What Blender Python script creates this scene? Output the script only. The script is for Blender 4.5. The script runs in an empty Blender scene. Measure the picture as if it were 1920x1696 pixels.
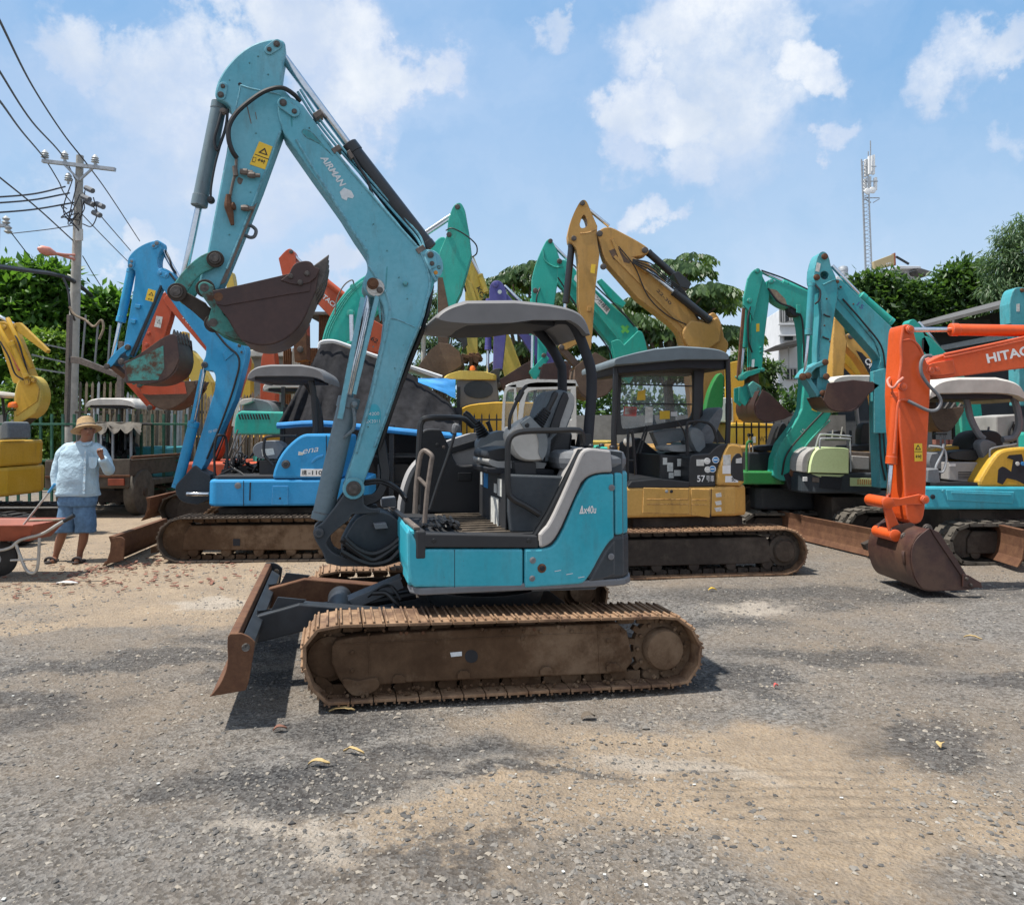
import bpy, bmesh, math, random
import numpy as np
from mathutils import Vector, Matrix, noise
random.seed(7)
SC = bpy.context.scene
COL = SC.collection
R = math.radians
# ---------------------------------------------------------------- camera
F, CX, CY, HCAM = 1442.0, 960.0, 720.0, 1.55
PITCH = math.atan(85 / F)
cd = bpy.data.cameras.new('camera'); cam = bpy.data.objects.new('camera', cd); COL.objects.link(cam)
cam.location = (0, 0, HCAM); cam.rotation_euler = (R(90) + PITCH, 0, 0)
cd.sensor_fit = 'HORIZONTAL'; cd.sensor_width = 36; cd.lens = 36 * F / 1920
cd.shift_y = -128 / 1920; cd.clip_start = .1; cd.clip_end = 2000
SC.camera = cam
# ---------------------------------------------------------------- light
SUN_EL, SUN_AZ = 67, 190          # azimuth measured from +X counter-clockwise (left of the camera)
sd = bpy.data.lights.new('sun', 'SUN'); sd.energy = 4.2; sd.angle = R(1.0); sd.color = (1, .95, .87)
sun = bpy.data.objects.new('sun', sd); COL.objects.link(sun)
sv = Vector((math.cos(R(SUN_EL)) * math.cos(R(SUN_AZ)), math.cos(R(SUN_EL)) * math.sin(R(SUN_AZ)), math.sin(R(SUN_EL))))
sun.rotation_euler = sv.to_track_quat('Z', 'Y').to_euler(); sun.location = (-6, 2, 12)
SC.view_settings.view_transform = 'Standard'; SC.view_settings.look = 'None'
SC.view_settings.exposure = .72; SC.view_settings.gamma = 1
def raydir(px, py):
 x = (px - CX) / F; y = (CY - py) / F
 c, s = math.cos(PITCH), math.sin(PITCH)
 return Vector((x, c - y * s, s + y * c))
def make_world():
 w = bpy.data.worlds.new('World'); SC.world = w; w.use_nodes = True
 nt = w.node_tree; N = nt.nodes; L = nt.links; N.clear()
 def n(t, **k):
  a = N.new(t)
  for q, v in k.items(): setattr(a, q, v)
  return a
 def math_(op, a, b=None, clamp=False):
  m = n('ShaderNodeMath', operation=op, use_clamp=clamp)
  for i, v in enumerate((a, b)):
   if v is None: continue
   if hasattr(v, 'is_linked'): L.new(v, m.inputs[i])
   else: m.inputs[i].default_value = v
  return m.outputs[0]
 out = n('ShaderNodeOutputWorld'); bg = n('ShaderNodeBackground'); L.new(bg.outputs[0], out.inputs[0])
 sky = n('ShaderNodeTexSky', sky_type='NISHITA'); sky.sun_disc = False
 sky.sun_elevation = R(SUN_EL); sky.sun_rotation = R(90 - SUN_AZ)
 sky.air_density = 1.0; sky.dust_density = 1.6; sky.ozone_density = 1.4
 geo = n('ShaderNodeTexCoord'); D = geo.outputs['Generated']
 # distorted direction
 n1 = n('ShaderNodeTexNoise'); n1.inputs['Scale'].default_value = 5.5; n1.inputs['Detail'].default_value = 10; n1.inputs['Roughness'].default_value = .7
 L.new(D, n1.inputs['Vector'])
 nw = n('ShaderNodeTexNoise'); nw.inputs['Scale'].default_value = 6.5; nw.inputs['Detail'].default_value = 9; nw.inputs['Roughness'].default_value = .6; L.new(D, nw.inputs['Vector'])
 w1 = n('ShaderNodeVectorMath', operation='SUBTRACT'); L.new(nw.outputs['Color'], w1.inputs[0]); w1.inputs[1].default_value = (.5, .5, .5)
 w2 = n('ShaderNodeVectorMath', operation='SCALE'); L.new(w1.outputs[0], w2.inputs[0]); w2.inputs['Scale'].default_value = .34
 w3 = n('ShaderNodeVectorMath'); L.new(D, w3.inputs[0]); L.new(w2.outputs[0], w3.inputs[1])
 w4 = n('ShaderNodeVectorMath', operation='NORMALIZE'); L.new(w3.outputs[0], w4.inputs[0]); DW = w4.outputs[0]
 n2 = n('ShaderNodeTexNoise'); n2.inputs['Scale'].default_value = 2.2; n2.inputs['Detail'].default_value = 5
 mp = n('ShaderNodeMapping'); mp.inputs['Scale'].default_value = (1, 1, 1.6); L.new(DW, mp.inputs[0]); L.new(mp.outputs[0], n2.inputs['Vector'])
 # blobs : px, py, angular radius(deg), weight
 tot = None
 for px, py, rad, wt in CLOUDS:
  d = raydir(px, py).normalized()
  v = n('ShaderNodeVectorMath', operation='DOT_PRODUCT'); L.new(DW, v.inputs[0]); v.inputs[1].default_value = d
  c0 = math.cos(R(rad)); mr = n('ShaderNodeMapRange', interpolation_type='SMOOTHSTEP')
  mr.inputs['From Min'].default_value = c0; mr.inputs['From Max'].default_value = 1
  mr.inputs['To Max'].default_value = wt
  L.new(v.outputs['Value'], mr.inputs['Value'])
  tot = mr.outputs[0] if tot is None else math_('MAXIMUM', tot, mr.outputs[0])
 # puffy clouds = blob + noise
 sy = n('ShaderNodeSeparateXYZ'); L.new(D, sy.inputs[0])
 bh = n('ShaderNodeMapRange', interpolation_type='SMOOTHSTEP'); bh.inputs['From Min'].default_value = .25; bh.inputs['From Max'].default_value = -.25; bh.inputs['To Max'].default_value = .8  # unseen cloud bank added behind the camera to brighten the near faces
 L.new(sy.outputs[1], bh.inputs['Value']); tot = math_('MAXIMUM', tot, bh.outputs[0])
 s = math_('ADD', tot, math_('MULTIPLY', math_('SUBTRACT', n1.outputs['Fac'], .5), 2.4))
 mr = n('ShaderNodeMapRange', interpolation_type='SMOOTHSTEP'); mr.inputs['From Min'].default_value = .34; mr.inputs['From Max'].default_value = 1.2
 L.new(s, mr.inputs['Value']); puff = mr.outputs[0]
 # soft grey body
 mr2 = n('ShaderNodeMapRange', interpolation_type='SMOOTHSTEP'); mr2.inputs['From Min'].default_value = .05; mr2.inputs['From Max'].default_value = 1.0; mr2.inputs['To Max'].default_value = .8
 L.new(math_('ADD', tot, math_('MULTIPLY', math_('SUBTRACT', n2.outputs['Fac'], .5), 1.5)), mr2.inputs['Value']); veil = mr2.outputs[0]
 mr3 = n('ShaderNodeMapRange'); mr3.inputs['From Min'].default_value = .35; mr3.inputs['From Max'].default_value = .75; mr3.inputs['To Max'].default_value = .62
 L.new(n2.outputs['Fac'], mr3.inputs['Value']); wisp = mr3.outputs[0]
 def mix(fac, a, b):
  m = n('ShaderNodeMix', data_type='RGBA')
  if hasattr(fac, 'is_linked'): L.new(fac, m.inputs[0])
  else: m.inputs[0].default_value = fac
  for i, v in ((6, a), (7, b)):
   if hasattr(v, 'is_linked'): L.new(v, m.inputs[i])
   else: m.inputs[i].default_value = v
  return m.outputs[2]
 hz = n('ShaderNodeSeparateXYZ'); L.new(D, hz.inputs[0])
 up = math_('GREATER_THAN', hz.outputs[2], -.02)
 gr = n('ShaderNodeMapRange', interpolation_type='SMOOTHSTEP'); gr.inputs['From Min'].default_value = -.02; gr.inputs['From Max'].default_value = .5; L.new(hz.outputs[2], gr.inputs['Value'])
 base = mix(.78, sky.outputs[0], mix(gr.outputs[0], (6.4, 8.5, 10.4, 1), (2.5, 5.3, 9.2, 1)))
 n3 = n('ShaderNodeTexNoise'); n3.inputs['Scale'].default_value = 9; n3.inputs['Detail'].default_value = 8; L.new(D, n3.inputs['Vector'])
 r3 = n('ShaderNodeMapRange'); r3.inputs['From Min'].default_value = .38; r3.inputs['From Max'].default_value = .62; L.new(n3.outputs['Fac'], r3.inputs['Value'])
 cw = mix(r3.outputs[0], (6.4, 7.4, 8.9, 1), (9.5, 9.9, 10.4, 1))
 c = mix(math_('MULTIPLY', wisp, up), base, (7.0, 8.2, 10.2, 1))
 c = mix(math_('MULTIPLY', veil, up), c, (6.6, 7.5, 9.3, 1))
 c = mix(math_('MULTIPLY', puff, up), c, cw)
 L.new(c, bg.inputs['Color']); bg.inputs['Strength'].default_value = .06
CLOUDS = [(200, 90, 3.6, .8), (330, 160, 4.5, .75), (420, 110, 4, .8), (560, 110, 5.2, 1.0), (680, 120, 5.6, 1.05), (780, 150, 3.2, .95), (600, 230, 5, .7), (680, 290, 3.4, .55),
  (310, 250, 7, .72), (180, 330, 7, .6), (480, 330, 6, .55), (1260, 60, 6.2, .85), (1330, 180, 7.0, .72), (1210, 220, 3.8, .95), (1250, 320, 3.4, .72), (1490, 110, 3.4, .9), (1545, 270, 1.7, .75),
  (1370, 300, 6.5, .5), (1830, 130, 3.6, .85), (1910, 90, 3.0, .9), (1020, 25, 2.2, .7), (230, 480, 3.2, .8), (650, 505, 2.4, .85), (1230, 470, 2, .8), (1400, 20, 6, .7),
  (1910, 280, 2, .6), (140, 200, 5, .5), (40, 110, 6, .5)]
make_world()
# ---------------------------------------------------------------- materials
MATS = {}
def nodes(name):
 m = bpy.data.materials.new(name); m.use_nodes = True
 nt = m.node_tree; b = nt.nodes['Principled BSDF']; MATS[name] = m
 return m, nt, b
def noise_ramp(nt, scale, lo, hi, detail=6, rough=.6, vec=None, stretch=None):
 t = nt.nodes.new('ShaderNodeTexNoise'); t.inputs['Scale'].default_value = scale; t.inputs['Detail'].default_value = detail; t.inputs['Roughness'].default_value = rough
 if vec is None:
  tc = nt.nodes.new('ShaderNodeTexCoord'); vec = tc.outputs['Object']
 if stretch:
  mp = nt.nodes.new('ShaderNodeMapping'); mp.inputs['Scale'].default_value = stretch; nt.links.new(vec, mp.inputs[0]); vec = mp.outputs[0]
 nt.links.new(vec, t.inputs['Vector'])
 r = nt.nodes.new('ShaderNodeMapRange'); r.inputs['From Min'].default_value = lo; r.inputs['From Max'].default_value = hi
 nt.links.new(t.outputs['Fac'], r.inputs['Value'])
 return r.outputs[0], t.outputs['Fac']
def mixc(nt, fac, a, b):
 m = nt.nodes.new('ShaderNodeMix'); m.data_type = 'RGBA'
 if hasattr(fac, 'is_linked'): nt.links.new(fac, m.inputs[0])
 else: m.inputs[0].default_value = fac
 for i, v in ((6, a), (7, b)):
  if hasattr(v, 'is_linked'): nt.links.new(v, m.inputs[i])
  else: m.inputs[i].default_value = (*v, 1)
 return m.outputs[2]
def mul(nt, a, k):
 m = nt.nodes.new('ShaderNodeMath'); m.operation = 'MULTIPLY'; nt.links.new(a, m.inputs[0])
 if hasattr(k, 'is_linked'): nt.links.new(k, m.inputs[1])
 else: m.inputs[1].default_value = k
 return m.outputs[0]
def bump(nt, b, h, strength=.2, dist=.01):
 if strength >= 1: dist = .04
 n = nt.nodes.new('ShaderNodeBump'); n.inputs['Strength'].default_value = strength; n.inputs['Distance'].default_value = dist
 nt.links.new(h, n.inputs['Height']); nt.links.new(n.outputs[0], b.inputs['Normal'])
def sh(c, k): return tuple(min(1, v * k) for v in c)
def paint(name, c, rough=.42, rust=.5, fade=.35, dirt=(.09, .065, .045), spec=.38, stain=.5):
 """weathered paint: fading, dust, dark stains, rust chips"""
 m, nt, b = nodes(name)
 f1, _ = noise_ramp(nt, 1.7, .35, .68, 5)
 f2, n2 = noise_ramp(nt, 34, .40, .66, 8)
 base = mixc(nt, f1, sh(c, .84), tuple(v + (.42 - v) * fade * .45 for v in c))
 base = mixc(nt, mul(nt, f2, .22), base, sh(c, .62))
 fs, _ = noise_ramp(nt, 3.2, .52, .74, 9, .7, stretch=(2.6, 2.6, .6))
 base = mixc(nt, mul(nt, fs, stain * .7), base, dirt)
 fr, _ = noise_ramp(nt, 15, .735 - .10 * rust, .76 - .10 * rust, 9, .72)
 base = mixc(nt, fr, base, (.075, .038, .024))
 fr2, _ = noise_ramp(nt, 60, .70 - .03 * rust, .73 - .03 * rust, 4, .6)
 base = mixc(nt, mul(nt, fr2, .8), base, (.06, .03, .02))
 # worn edges: bare rusty metal and chalky paint where the bevelled normal turns
 bv = nt.nodes.new('ShaderNodeBevel'); bv.samples = 4; bv.inputs['Radius'].default_value = .014
 ge = nt.nodes.new('ShaderNodeNewGeometry'); dt = nt.nodes.new('ShaderNodeVectorMath'); dt.operation = 'DOT_PRODUCT'
 nt.links.new(bv.outputs[0], dt.inputs[0]); nt.links.new(ge.outputs['Normal'], dt.inputs[1])
 em = nt.nodes.new('ShaderNodeMapRange'); em.inputs['From Min'].default_value = .995; em.inputs['From Max'].default_value = .9; nt.links.new(dt.outputs['Value'], em.inputs['Value'])
 fe, _ = noise_ramp(nt, 22, .50 - .1 * rust, .60 - .1 * rust, 8, .7)
 base = mixc(nt, mul(nt, em.outputs[0], .35), base, tuple(v + (.5 - v) * .5 for v in c))
 base = mixc(nt, mul(nt, em.outputs[0], mul(nt, fe, .25 + .75 * min(1, rust * 2))), base, (.07, .04, .028))
 nt.links.new(base, b.inputs['Base Color'])
 ro = nt.nodes.new('ShaderNodeMapRange'); ro.inputs['To Min'].default_value = rough - .1; ro.inputs['To Max'].default_value = min(1, rough + .3)
 nt.links.new(n2, ro.inputs['Value']); nt.links.new(ro.outputs[0], b.inputs['Roughness'])
 b.inputs['Specular IOR Level'].default_value = spec
 bump(nt, b, n2, .12, .004)
 return m
def rusty(name, c1, c2, rough=.8, scale=9, c3=None, spec=.3, bs=.4):
 m, nt, b = nodes(name)
 f1, _ = noise_ramp(nt, scale, .35, .65, 9, .68)
 f2, n2 = noise_ramp(nt, scale * 7, .3, .7, 6, .6)
 base = mixc(nt, f1, c1, c2)
 base = mixc(nt, mul(nt, f2, .35), base, sh(c1, .5))
 if c3:
  f3, _ = noise_ramp(nt, scale * .45, .5, .62, 8, .7)
  base = mixc(nt, f3, base, c3)
 nt.links.new(base, b.inputs['Base Color']); b.inputs['Roughness'].default_value = rough; b.inputs['Specular IOR Level'].default_value = spec
 bump(nt, b, n2, bs, .006)
 return m
def plain(name, c, rough=.5, metal=0, var=.25, scale=12, spec=.5, alpha=None, bs=.08):
 m, nt, b = nodes(name)
 f1, n1 = noise_ramp(nt, scale, .3, .7, 6)
 nt.links.new(mixc(nt, f1, sh(c, 1 - var), sh(c, 1 + var * .5)), b.inputs['Base Color'])
 b.inputs['Roughness'].default_value = rough; b.inputs['Metallic'].default_value = metal; b.inputs['Specular IOR Level'].default_value = spec
 if bs: bump(nt, b, n1, bs, .004)
 if alpha: b.inputs['Alpha'].default_value = alpha
 return m
paint('teal', (.115, .44, .55), rust=.28, stain=.5, fade=.5)
paint('cyan', (.018, .40, .52), rough=.34, rust=.06, fade=.25, stain=.35)
paint('sky_blue', (.022, .33, .62), rust=.35, fade=.2)
paint('skin_blue', (.012, .28, .60), rust=.1, fade=.15, stain=.25)
paint('turquoise', (.008, .41, .33), rust=.35, fade=.15)
paint('green_teal', (.01, .36, .29), rust=.45, fade=.15, stain=.7)
paint('worn_teal', (.035, .33, .38), rust=.7, fade=.35, stain=.7)
paint('ochre', (.50, .27, .062), rust=.45, fade=.15)
paint('cat_yellow', (.62, .345, .07), rust=.5, fade=.15)
paint('yellow', (.62, .36, .02), rust=.45, fade=.2)
paint('pale_yellow', (.60, .43, .06), rust=.5, fade=.3)
paint('orange', (.70, .092, .010), rough=.32, rust=.05, fade=.08, stain=.18)
paint('red_orange', (.52, .075, .02), rust=.4, fade=.15)
paint('purple', (.07, .065, .30), rust=.3, fade=.25)
paint('green', (.008, .20, .035), rust=.2, fade=.1)
paint('lime', (.60, .72, .36), rough=.35, rust=.0, fade=.2, stain=.1)
paint('white_paint', (.58, .58, .55), rust=.3, fade=.1)
paint('light_grey', (.36, .345, .335), rough=.5, rust=0, fade=.05, stain=.25)
paint('mid_grey', (.15, .16, .175), rough=.5, rust=0, fade=.15, stain=.3)
paint('cylinder_grey', (.13, .19, .22), rough=.42, rust=.5, fade=.2, stain=.6)
paint('dark_metal', (.022, .027, .032), rough=.5, rust=.35, fade=.12, stain=.2)
paint('slate', (.026, .036, .046), rough=.45, rust=.05, fade=.1, stain=.2)
rusty('rust', (.10, .045, .026), (.17, .085, .045))
rusty('bucket_dark', (.040, .018, .016), (.068, .030, .024), .5, 4, (.085, .045, .03), spec=.5, bs=.2)
rusty('bucket_worn', (.10, .065, .045), (.15, .10, .07), .7, 5)
rusty('track_rust', (.20, .115, .065), (.36, .235, .145), .8, 6, (.12, .07, .045))
rusty('track_dark', (.055, .043, .034), (.11, .085, .065), .85, 7)
rusty('frame_mud', (.072, .042, .025), (.13, .08, .048), .9, 3, (.19, .13, .085), spec=.12, bs=.8)
rusty('frame_dark', (.042, .034, .03), (.075, .062, .052), .85, 3, (.10, .082, .066), spec=.2)
rusty('teal_rust', (.06, .26, .24), (.10, .33, .29), .7, 9, (.085, .045, .028))
plain('blade_arm', (.030, .035, .042), .45, var=.5, scale=6)
plain('chrome', (.62, .64, .66), .22, 1, .15, 40)
plain('black_cyl', (.016, .017, .019), .38, var=.4)
plain('pin_steel', (.10, .085, .075), .5, .3, .5, 30)
plain('rubber', (.022, .021, .020), .65, var=.4)
plain('rubber_dusty', (.10, .088, .072), .85, var=.5, scale=7)
plain('hose', (.014, .014, .015), .45, var=.3)
plain('black_plastic', (.012, .013, .015), .45, var=.3)
plain('panel_dark', (.022, .023, .026), .6, var=.25, scale=5)
plain('seat_black', (.018, .019, .022), .55, var=.3)
plain('seat_grey', (.13, .15, .165), .75, var=.25, scale=25)
plain('seat_light', (.34, .34, .33), .7, var=.2, scale=20)
plain('console_light', (.46, .45, .42), .55, var=.12)
plain('console_grey', (.17, .19, .20), .55, var=.15)
plain('roof_grey', (.17, .165, .165), .62, var=.2, scale=4)
plain('roof_slate', (.12, .15, .165), .6, var=.2, scale=4)
plain('roof_white', (.50, .48, .44), .7, var=.3, scale=3)
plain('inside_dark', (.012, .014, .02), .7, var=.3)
plain('mat_floor', (.12, .095, .07), .9, var=.5, scale=14)
plain('white', (.75, .75, .74), .5, var=.08)
plain('decal_white', (.62, .66, .68), .5, var=.15, scale=30)
plain('sticker_yellow', (.78, .50, .03), .5, var=.1)
plain('sticker_white', (.62, .62, .58), .6, var=.3, scale=25)
plain('sticker_blue', (.03, .22, .50), .5, var=.3)
plain('black_ink', (.015, .015, .015), .6, var=.1)
plain('orange_lamp', (.75, .16, .02), .35, var=.1)
plain('decal_orange', (.6, .25, .02), .5, var=.2)
plain('decal_green', (.12, .50, .10), .5, var=.1)
plain('red_wrap', (.55, .10, .09), .6, var=.3)
plain('concrete', (.36, .345, .31), .85, var=.25, scale=6)
plain('concrete_wall', (.30, .29, .27), .9, var=.3, scale=3)
plain('galv', (.38, .40, .42), .5, .4, .25, 9)
plain('wire', (.03, .03, .035), .6, var=.1)
plain('porcelain', (.42, .44, .44), .35, var=.2)
plain('lamp_red', (.60, .24, .18), .5, var=.1)
plain('chipped_steel', (.16, .13, .11), .6, .2, .4, 20)
plain('tarp_black', (.024, .024, .027), .9, var=.5, scale=9, spec=.15, bs=.6)
plain('tarp_blue', (.03, .26, .62), .5, var=.25, scale=5)
plain('wood_old', (.26, .20, .14), .85, var=.5, scale=14)
plain('wood_dark', (.09, .075, .06), .85, var=.4, scale=9)
plain('fence_green', (.03, .13, .08), .6, var=.4)
plain('building_white', (.62, .63, .64), .8, var=.1, scale=2)
plain('building_grey', (.40, .40, .39), .85, var=.2, scale=2)
plain('roof_tin', (.10, .095, .09), .8, var=.3, scale=4)
plain('shed_dark', (.028, .032, .038), .8, var=.35, scale=2)
plain('window_dark', (.03, .035, .04), .2, var=.2)
plain('window_blue', (.08, .25, .45), .2, var=.2)
plain('brick', (.30, .12, .09), .85, var=.4, scale=12)
plain('billboard', (.45, .36, .20), .7, var=.15)
plain('bark', (.14, .11, .08), .9, var=.4, scale=12)
plain('shirt', (.42, .56, .65), .85, var=.15, scale=7, spec=.2, bs=1)
plain('denim', (.12, .21, .33), .9, var=.3, scale=22, spec=.2)
plain('skin', (.27, .125, .075), .5, var=.15, scale=8, bs=0)
plain('straw', (.42, .28, .14), .85, var=.25, scale=40)
plain('slipper', (.045, .038, .038), .8, var=.3)
plain('hair', (.03, .025, .022), .7, var=.2, bs=0)
plain('barrow_red', (.27, .06, .03), .5, var=.35, scale=5)
plain('pale_steel', (.42, .41, .38), .45, .3, .3, 12)
plain('leaf_dry', (.50, .36, .16), .8, var=.4, scale=30)
plain('debris_red', (.24, .11, .075), .9, var=.5, scale=4)
def glass_mat():
 m, nt, b = nodes('glass')
 b.inputs['Base Color'].default_value = (.25, .30, .33, 1); b.inputs['Roughness'].default_value = .05; b.inputs['Alpha'].default_value = .28
glass_mat()
plain('glass_dark', (.02, .025, .03), .06, var=.1, alpha=.85, bs=0)
def leafmat(name, c1, c2, trans=.35):
 m, nt, b = nodes(name)
 g = nt.nodes.new('ShaderNodeNewGeometry')
 r = nt.nodes.new('ShaderNodeMapRange'); nt.links.new(g.outputs['Random Per Island'], r.inputs['Value'])
 nt.links.new(mixc(nt, r.outputs[0], c1, c2), b.inputs['Base Color'])
 b.inputs['Roughness'].default_value = .45
 out = nt.nodes['Material Output']
 tr = nt.nodes.new('ShaderNodeBsdfTranslucent'); tr.inputs['Color'].default_value = (c2[0] * 1.5, c2[1] * 1.5, c2[2] * .8, 1)
 mx = nt.nodes.new('ShaderNodeMixShader'); mx.inputs[0].default_value = trans
 nt.links.new(b.outputs[0], mx.inputs[1]); nt.links.new(tr.outputs[0], mx.inputs[2]); nt.links.new(mx.outputs[0], out.inputs['Surface'])
leafmat('leaf_broad', (.018, .06, .010), (.10, .22, .035))
leafmat('leaf_vine', (.045, .11, .02), (.16, .27, .05))
leafmat('leaf_mid', (.02, .055, .016), (.09, .155, .045))
leafmat('leaf_dark', (.014, .045, .012), (.07, .14, .035))
leafmat('leaf_pale', (.05, .10, .045), (.11, .18, .08))
# ---------------------------------------------------------------- object helpers
def tag(o, label=None, cat=None, group=None, kind=None):
 if label: o['label'] = label
 if cat: o['category'] = cat
 if group: o['group'] = group
 if kind: o['kind'] = kind
 return o
def thing(name, label, cat, loc, yaw=0, group=None):
 o = bpy.data.objects.new(name, None); COL.objects.link(o); o.empty_display_size = .2
 o.location = loc; o.rotation_euler = (0, 0, yaw); tag(o, label, cat, group)
 o['_'] = 0; del o['_']
 return o
def wmat(o):
 m = Matrix.Translation(o.location) @ o.rotation_euler.to_matrix().to_4x4()
 return (wmat(o.parent) @ m) if o.parent else m
def mesh_obj(name, verts, faces, mat, parent=None, smooth=False, bev=0, autos=True):
 """verts in world space; stored local to the parent"""
 me = bpy.data.meshes.new(name)
 vv = [Vector(v) for v in verts]
 if parent is not None:
  inv = wmat(parent).inverted(); vv = [inv @ v for v in vv]
  off = Vector((0, 0, 0))
 else:
  off = Vector((0, 0, 0)) if name in ('ground',) else Vector((sum(v.x for v in vv) / len(vv), sum(v.y for v in vv) / len(vv), min(v.z for v in vv)))
  vv = [v - off for v in vv]
 me.from_pydata([tuple(v) for v in vv], [], faces)
 bm = bmesh.new(); bm.from_mesh(me); bmesh.ops.recalc_face_normals(bm, faces=bm.faces); bm.to_mesh(me); bm.free()
 me.materials.append(MATS[mat])
 o = bpy.data.objects.new(name, me); COL.objects.link(o)
 if parent is not None: o.parent = parent
 else: o.location = off
 if bev:
  b = o.modifiers.new('bevel', 'BEVEL'); b.width = bev; b.segments = 2; b.limit_method = 'ANGLE'; b.angle_limit = R(40)
  b.harden_normals = False
 if smooth:
  for p in me.polygons: p.use_smooth = True
  if autos:
   try: me.set_sharp_from_angle(angle=R(38))
   except Exception: pass
 return o
class MB:
 """collects world-space geometry for one mesh"""
 def __init__(s): s.v = []; s.f = []
 def add(s, v, f):
  k = len(s.v); s.v += [tuple(x) for x in v]; s.f += [tuple(i + k for i in q) for q in f]; return s
 def box(s, c, d, ax=None):
  """c centre, d full sizes, ax = (ex,ey,ez)"""
  ex, ey, ez = ax or (Vector((1, 0, 0)), Vector((0, 1, 0)), Vector((0, 0, 1)))
  c = Vector(c); v = []
  for i in (-.5, .5):
   for j in (-.5, .5):
    for k in (-.5, .5): v.append(c + ex * d[0] * i + ey * d[1] * j + ez * d[2] * k)
  return s.add(v, [(0, 1, 3, 2), (4, 6, 7, 5), (0, 4, 5, 1), (2, 3, 7, 6), (0, 2, 6, 4), (1, 5, 7, 3)])
 def bar(s, a, b, w, h, upv=Vector((0, 0, 1))):
  a, b = Vector(a), Vector(b); ex = (b - a); l = ex.length
  if l < 1e-6: return s
  ex /= l; ey = upv.cross(ex)
  if ey.length < 1e-4: ey = Vector((0, 1, 0)).cross(ex)
  ey.normalize(); ez = ex.cross(ey)
  return s.box((a + b) / 2, (l, w, h), (ex, ey, ez))
 def tube(s, pts, r, res=8, caps=True):
  pts = [Vector(p) for p in pts]; n = len(pts)
  rr = list(r) if isinstance(r, (list, tuple)) else [r] * n
  if len(rr) != n: rr = list(np.interp(np.linspace(0, 1, n), np.linspace(0, 1, len(rr)), rr))
  t0 = (pts[1] - pts[0]).normalized(); a = Vector((0, 0, 1)) if abs(t0.z) < .9 else Vector((0, 1, 0))
  nx = t0.cross(a).normalized(); v = []; f = []
  for i, p in enumerate(pts):
   t = (pts[min(i + 1, n - 1)] - pts[max(i - 1, 0)]).normalized()
   nx = (nx - t * nx.dot(t)).normalized(); ny = t.cross(nx)
   for k in range(res):
    an = 2 * math.pi * k / res; v.append(p + (nx * math.cos(an) + ny * math.sin(an)) * rr[i])
  for i in range(n - 1):
   for k in range(res):
    k2 = (k + 1) % res; f.append((i * res + k, i * res + k2, (i + 1) * res + k2, (i + 1) * res + k))
  if caps: f += [tuple(range(res))[::-1], tuple(range((n - 1) * res, n * res))]
  return s.add(v, f)
 def lathe(s, o, axis, prof, res=20):
  """prof: [(dist along axis, radius)]"""
  axis = Vector(axis).normalized(); a = Vector((0, 0, 1)) if abs(axis.z) < .9 else Vector((1, 0, 0))
  nx = axis.cross(a).normalized(); ny = axis.cross(nx); v = []; f = []; o = Vector(o)
  for d, r in prof:
   for k in range(res):
    an = 2 * math.pi * k / res; v.append(o + axis * d + (nx * math.cos(an) + ny * math.sin(an)) * r)
  for i in range(len(prof) - 1):
   for k in range(res):
    k2 = (k + 1) % res; f.append((i * res + k, i * res + k2, (i + 1) * res + k2, (i + 1) * res + k))
  f += [tuple(range(res))[::-1], tuple(range((len(prof) - 1) * res, len(prof) * res))]
  return s.add(v, f)
 def build(s, name, mat, parent=None, **k): return mesh_obj(name, s.v, s.f, mat, parent, **k)
def rnd(pts, it=2):
 """closed outline; points given as (x,y,1) get their corner cut round"""
 p = [(q[0], q[1], q[2] if len(q) > 2 else 0) for q in pts]
 for _ in range(it):
  o = []; n = len(p)
  for i in range(n):
   x, y, g = p[i]
   if not g: o.append(p[i]); continue
   a = p[i - 1]; b = p[(i + 1) % n]
   o.append((x + (a[0] - x) * .27, y + (a[1] - y) * .27, 1)); o.append((x + (b[0] - x) * .27, y + (b[1] - y) * .27, 1))
  p = o
 return [(x, y) for x, y, g in p]
def arcn(cx, cy, r, a0, a1, n=8):
 return [(cx + r * math.cos(R(a0 + (a1 - a0) * i / n)), cy + r * math.sin(R(a0 + (a1 - a0) * i / n))) for i in range(n + 1)]
def spl(pts, k=6):
 P = [Vector(p) for p in pts]; P = [P[0] * 2 - P[1]] + P + [P[-1] * 2 - P[-2]]; o = []
 for i in range(1, len(P) - 2):
  a, b, c, d = P[i - 1], P[i], P[i + 1], P[i + 2]
  for j in range(k):
   t = j / k
   o.append(.5 * ((2 * b) + (c - a) * t + (2 * a - 5 * b + 4 * c - d) * t * t + (3 * b - a - 3 * c + d) * t ** 3))
 o.append(P[-2]); return o
def hoses(th, pl, paths, r=.014, mat='hose'):
 for p in paths: tubepx(th, 'hose', pl, p, r, mat)
class PL:
 """upright plane: u runs along the machine (image right), n points away from the camera"""
 def __init__(s, px, depth, yaw=0):
  s.o = Vector(((px - CX) / F * depth, depth, 0)); s.yaw = R(yaw)
  s.u = Vector((math.cos(s.yaw), math.sin(s.yaw), 0)); s.n = Vector((-math.sin(s.yaw), math.cos(s.yaw), 0))
 def w(s, px, py, off=0):
  d = raydir(px, py); c = Vector((0, 0, HCAM)); q = s.o + s.n * off
  t = (q - c).dot(s.n) / d.dot(s.n)
  return c + d * t
 def sz(s, px, py, off=0):
  p = s.w(px, py, off); return ((p - s.o).dot(s.u), p.z)
 def s_(s, px, off=0): return s.sz(px, 805, off)[0]
 def g(s, ss, z, off=0): return s.o + s.u * ss + s.n * off + Vector((0, 0, z))
def ground_pt(px, py, h=0):
 d = raydir(px, py); t = (h - HCAM) / d.z; p = Vector((0, 0, HCAM)) + d * t; return p
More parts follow.
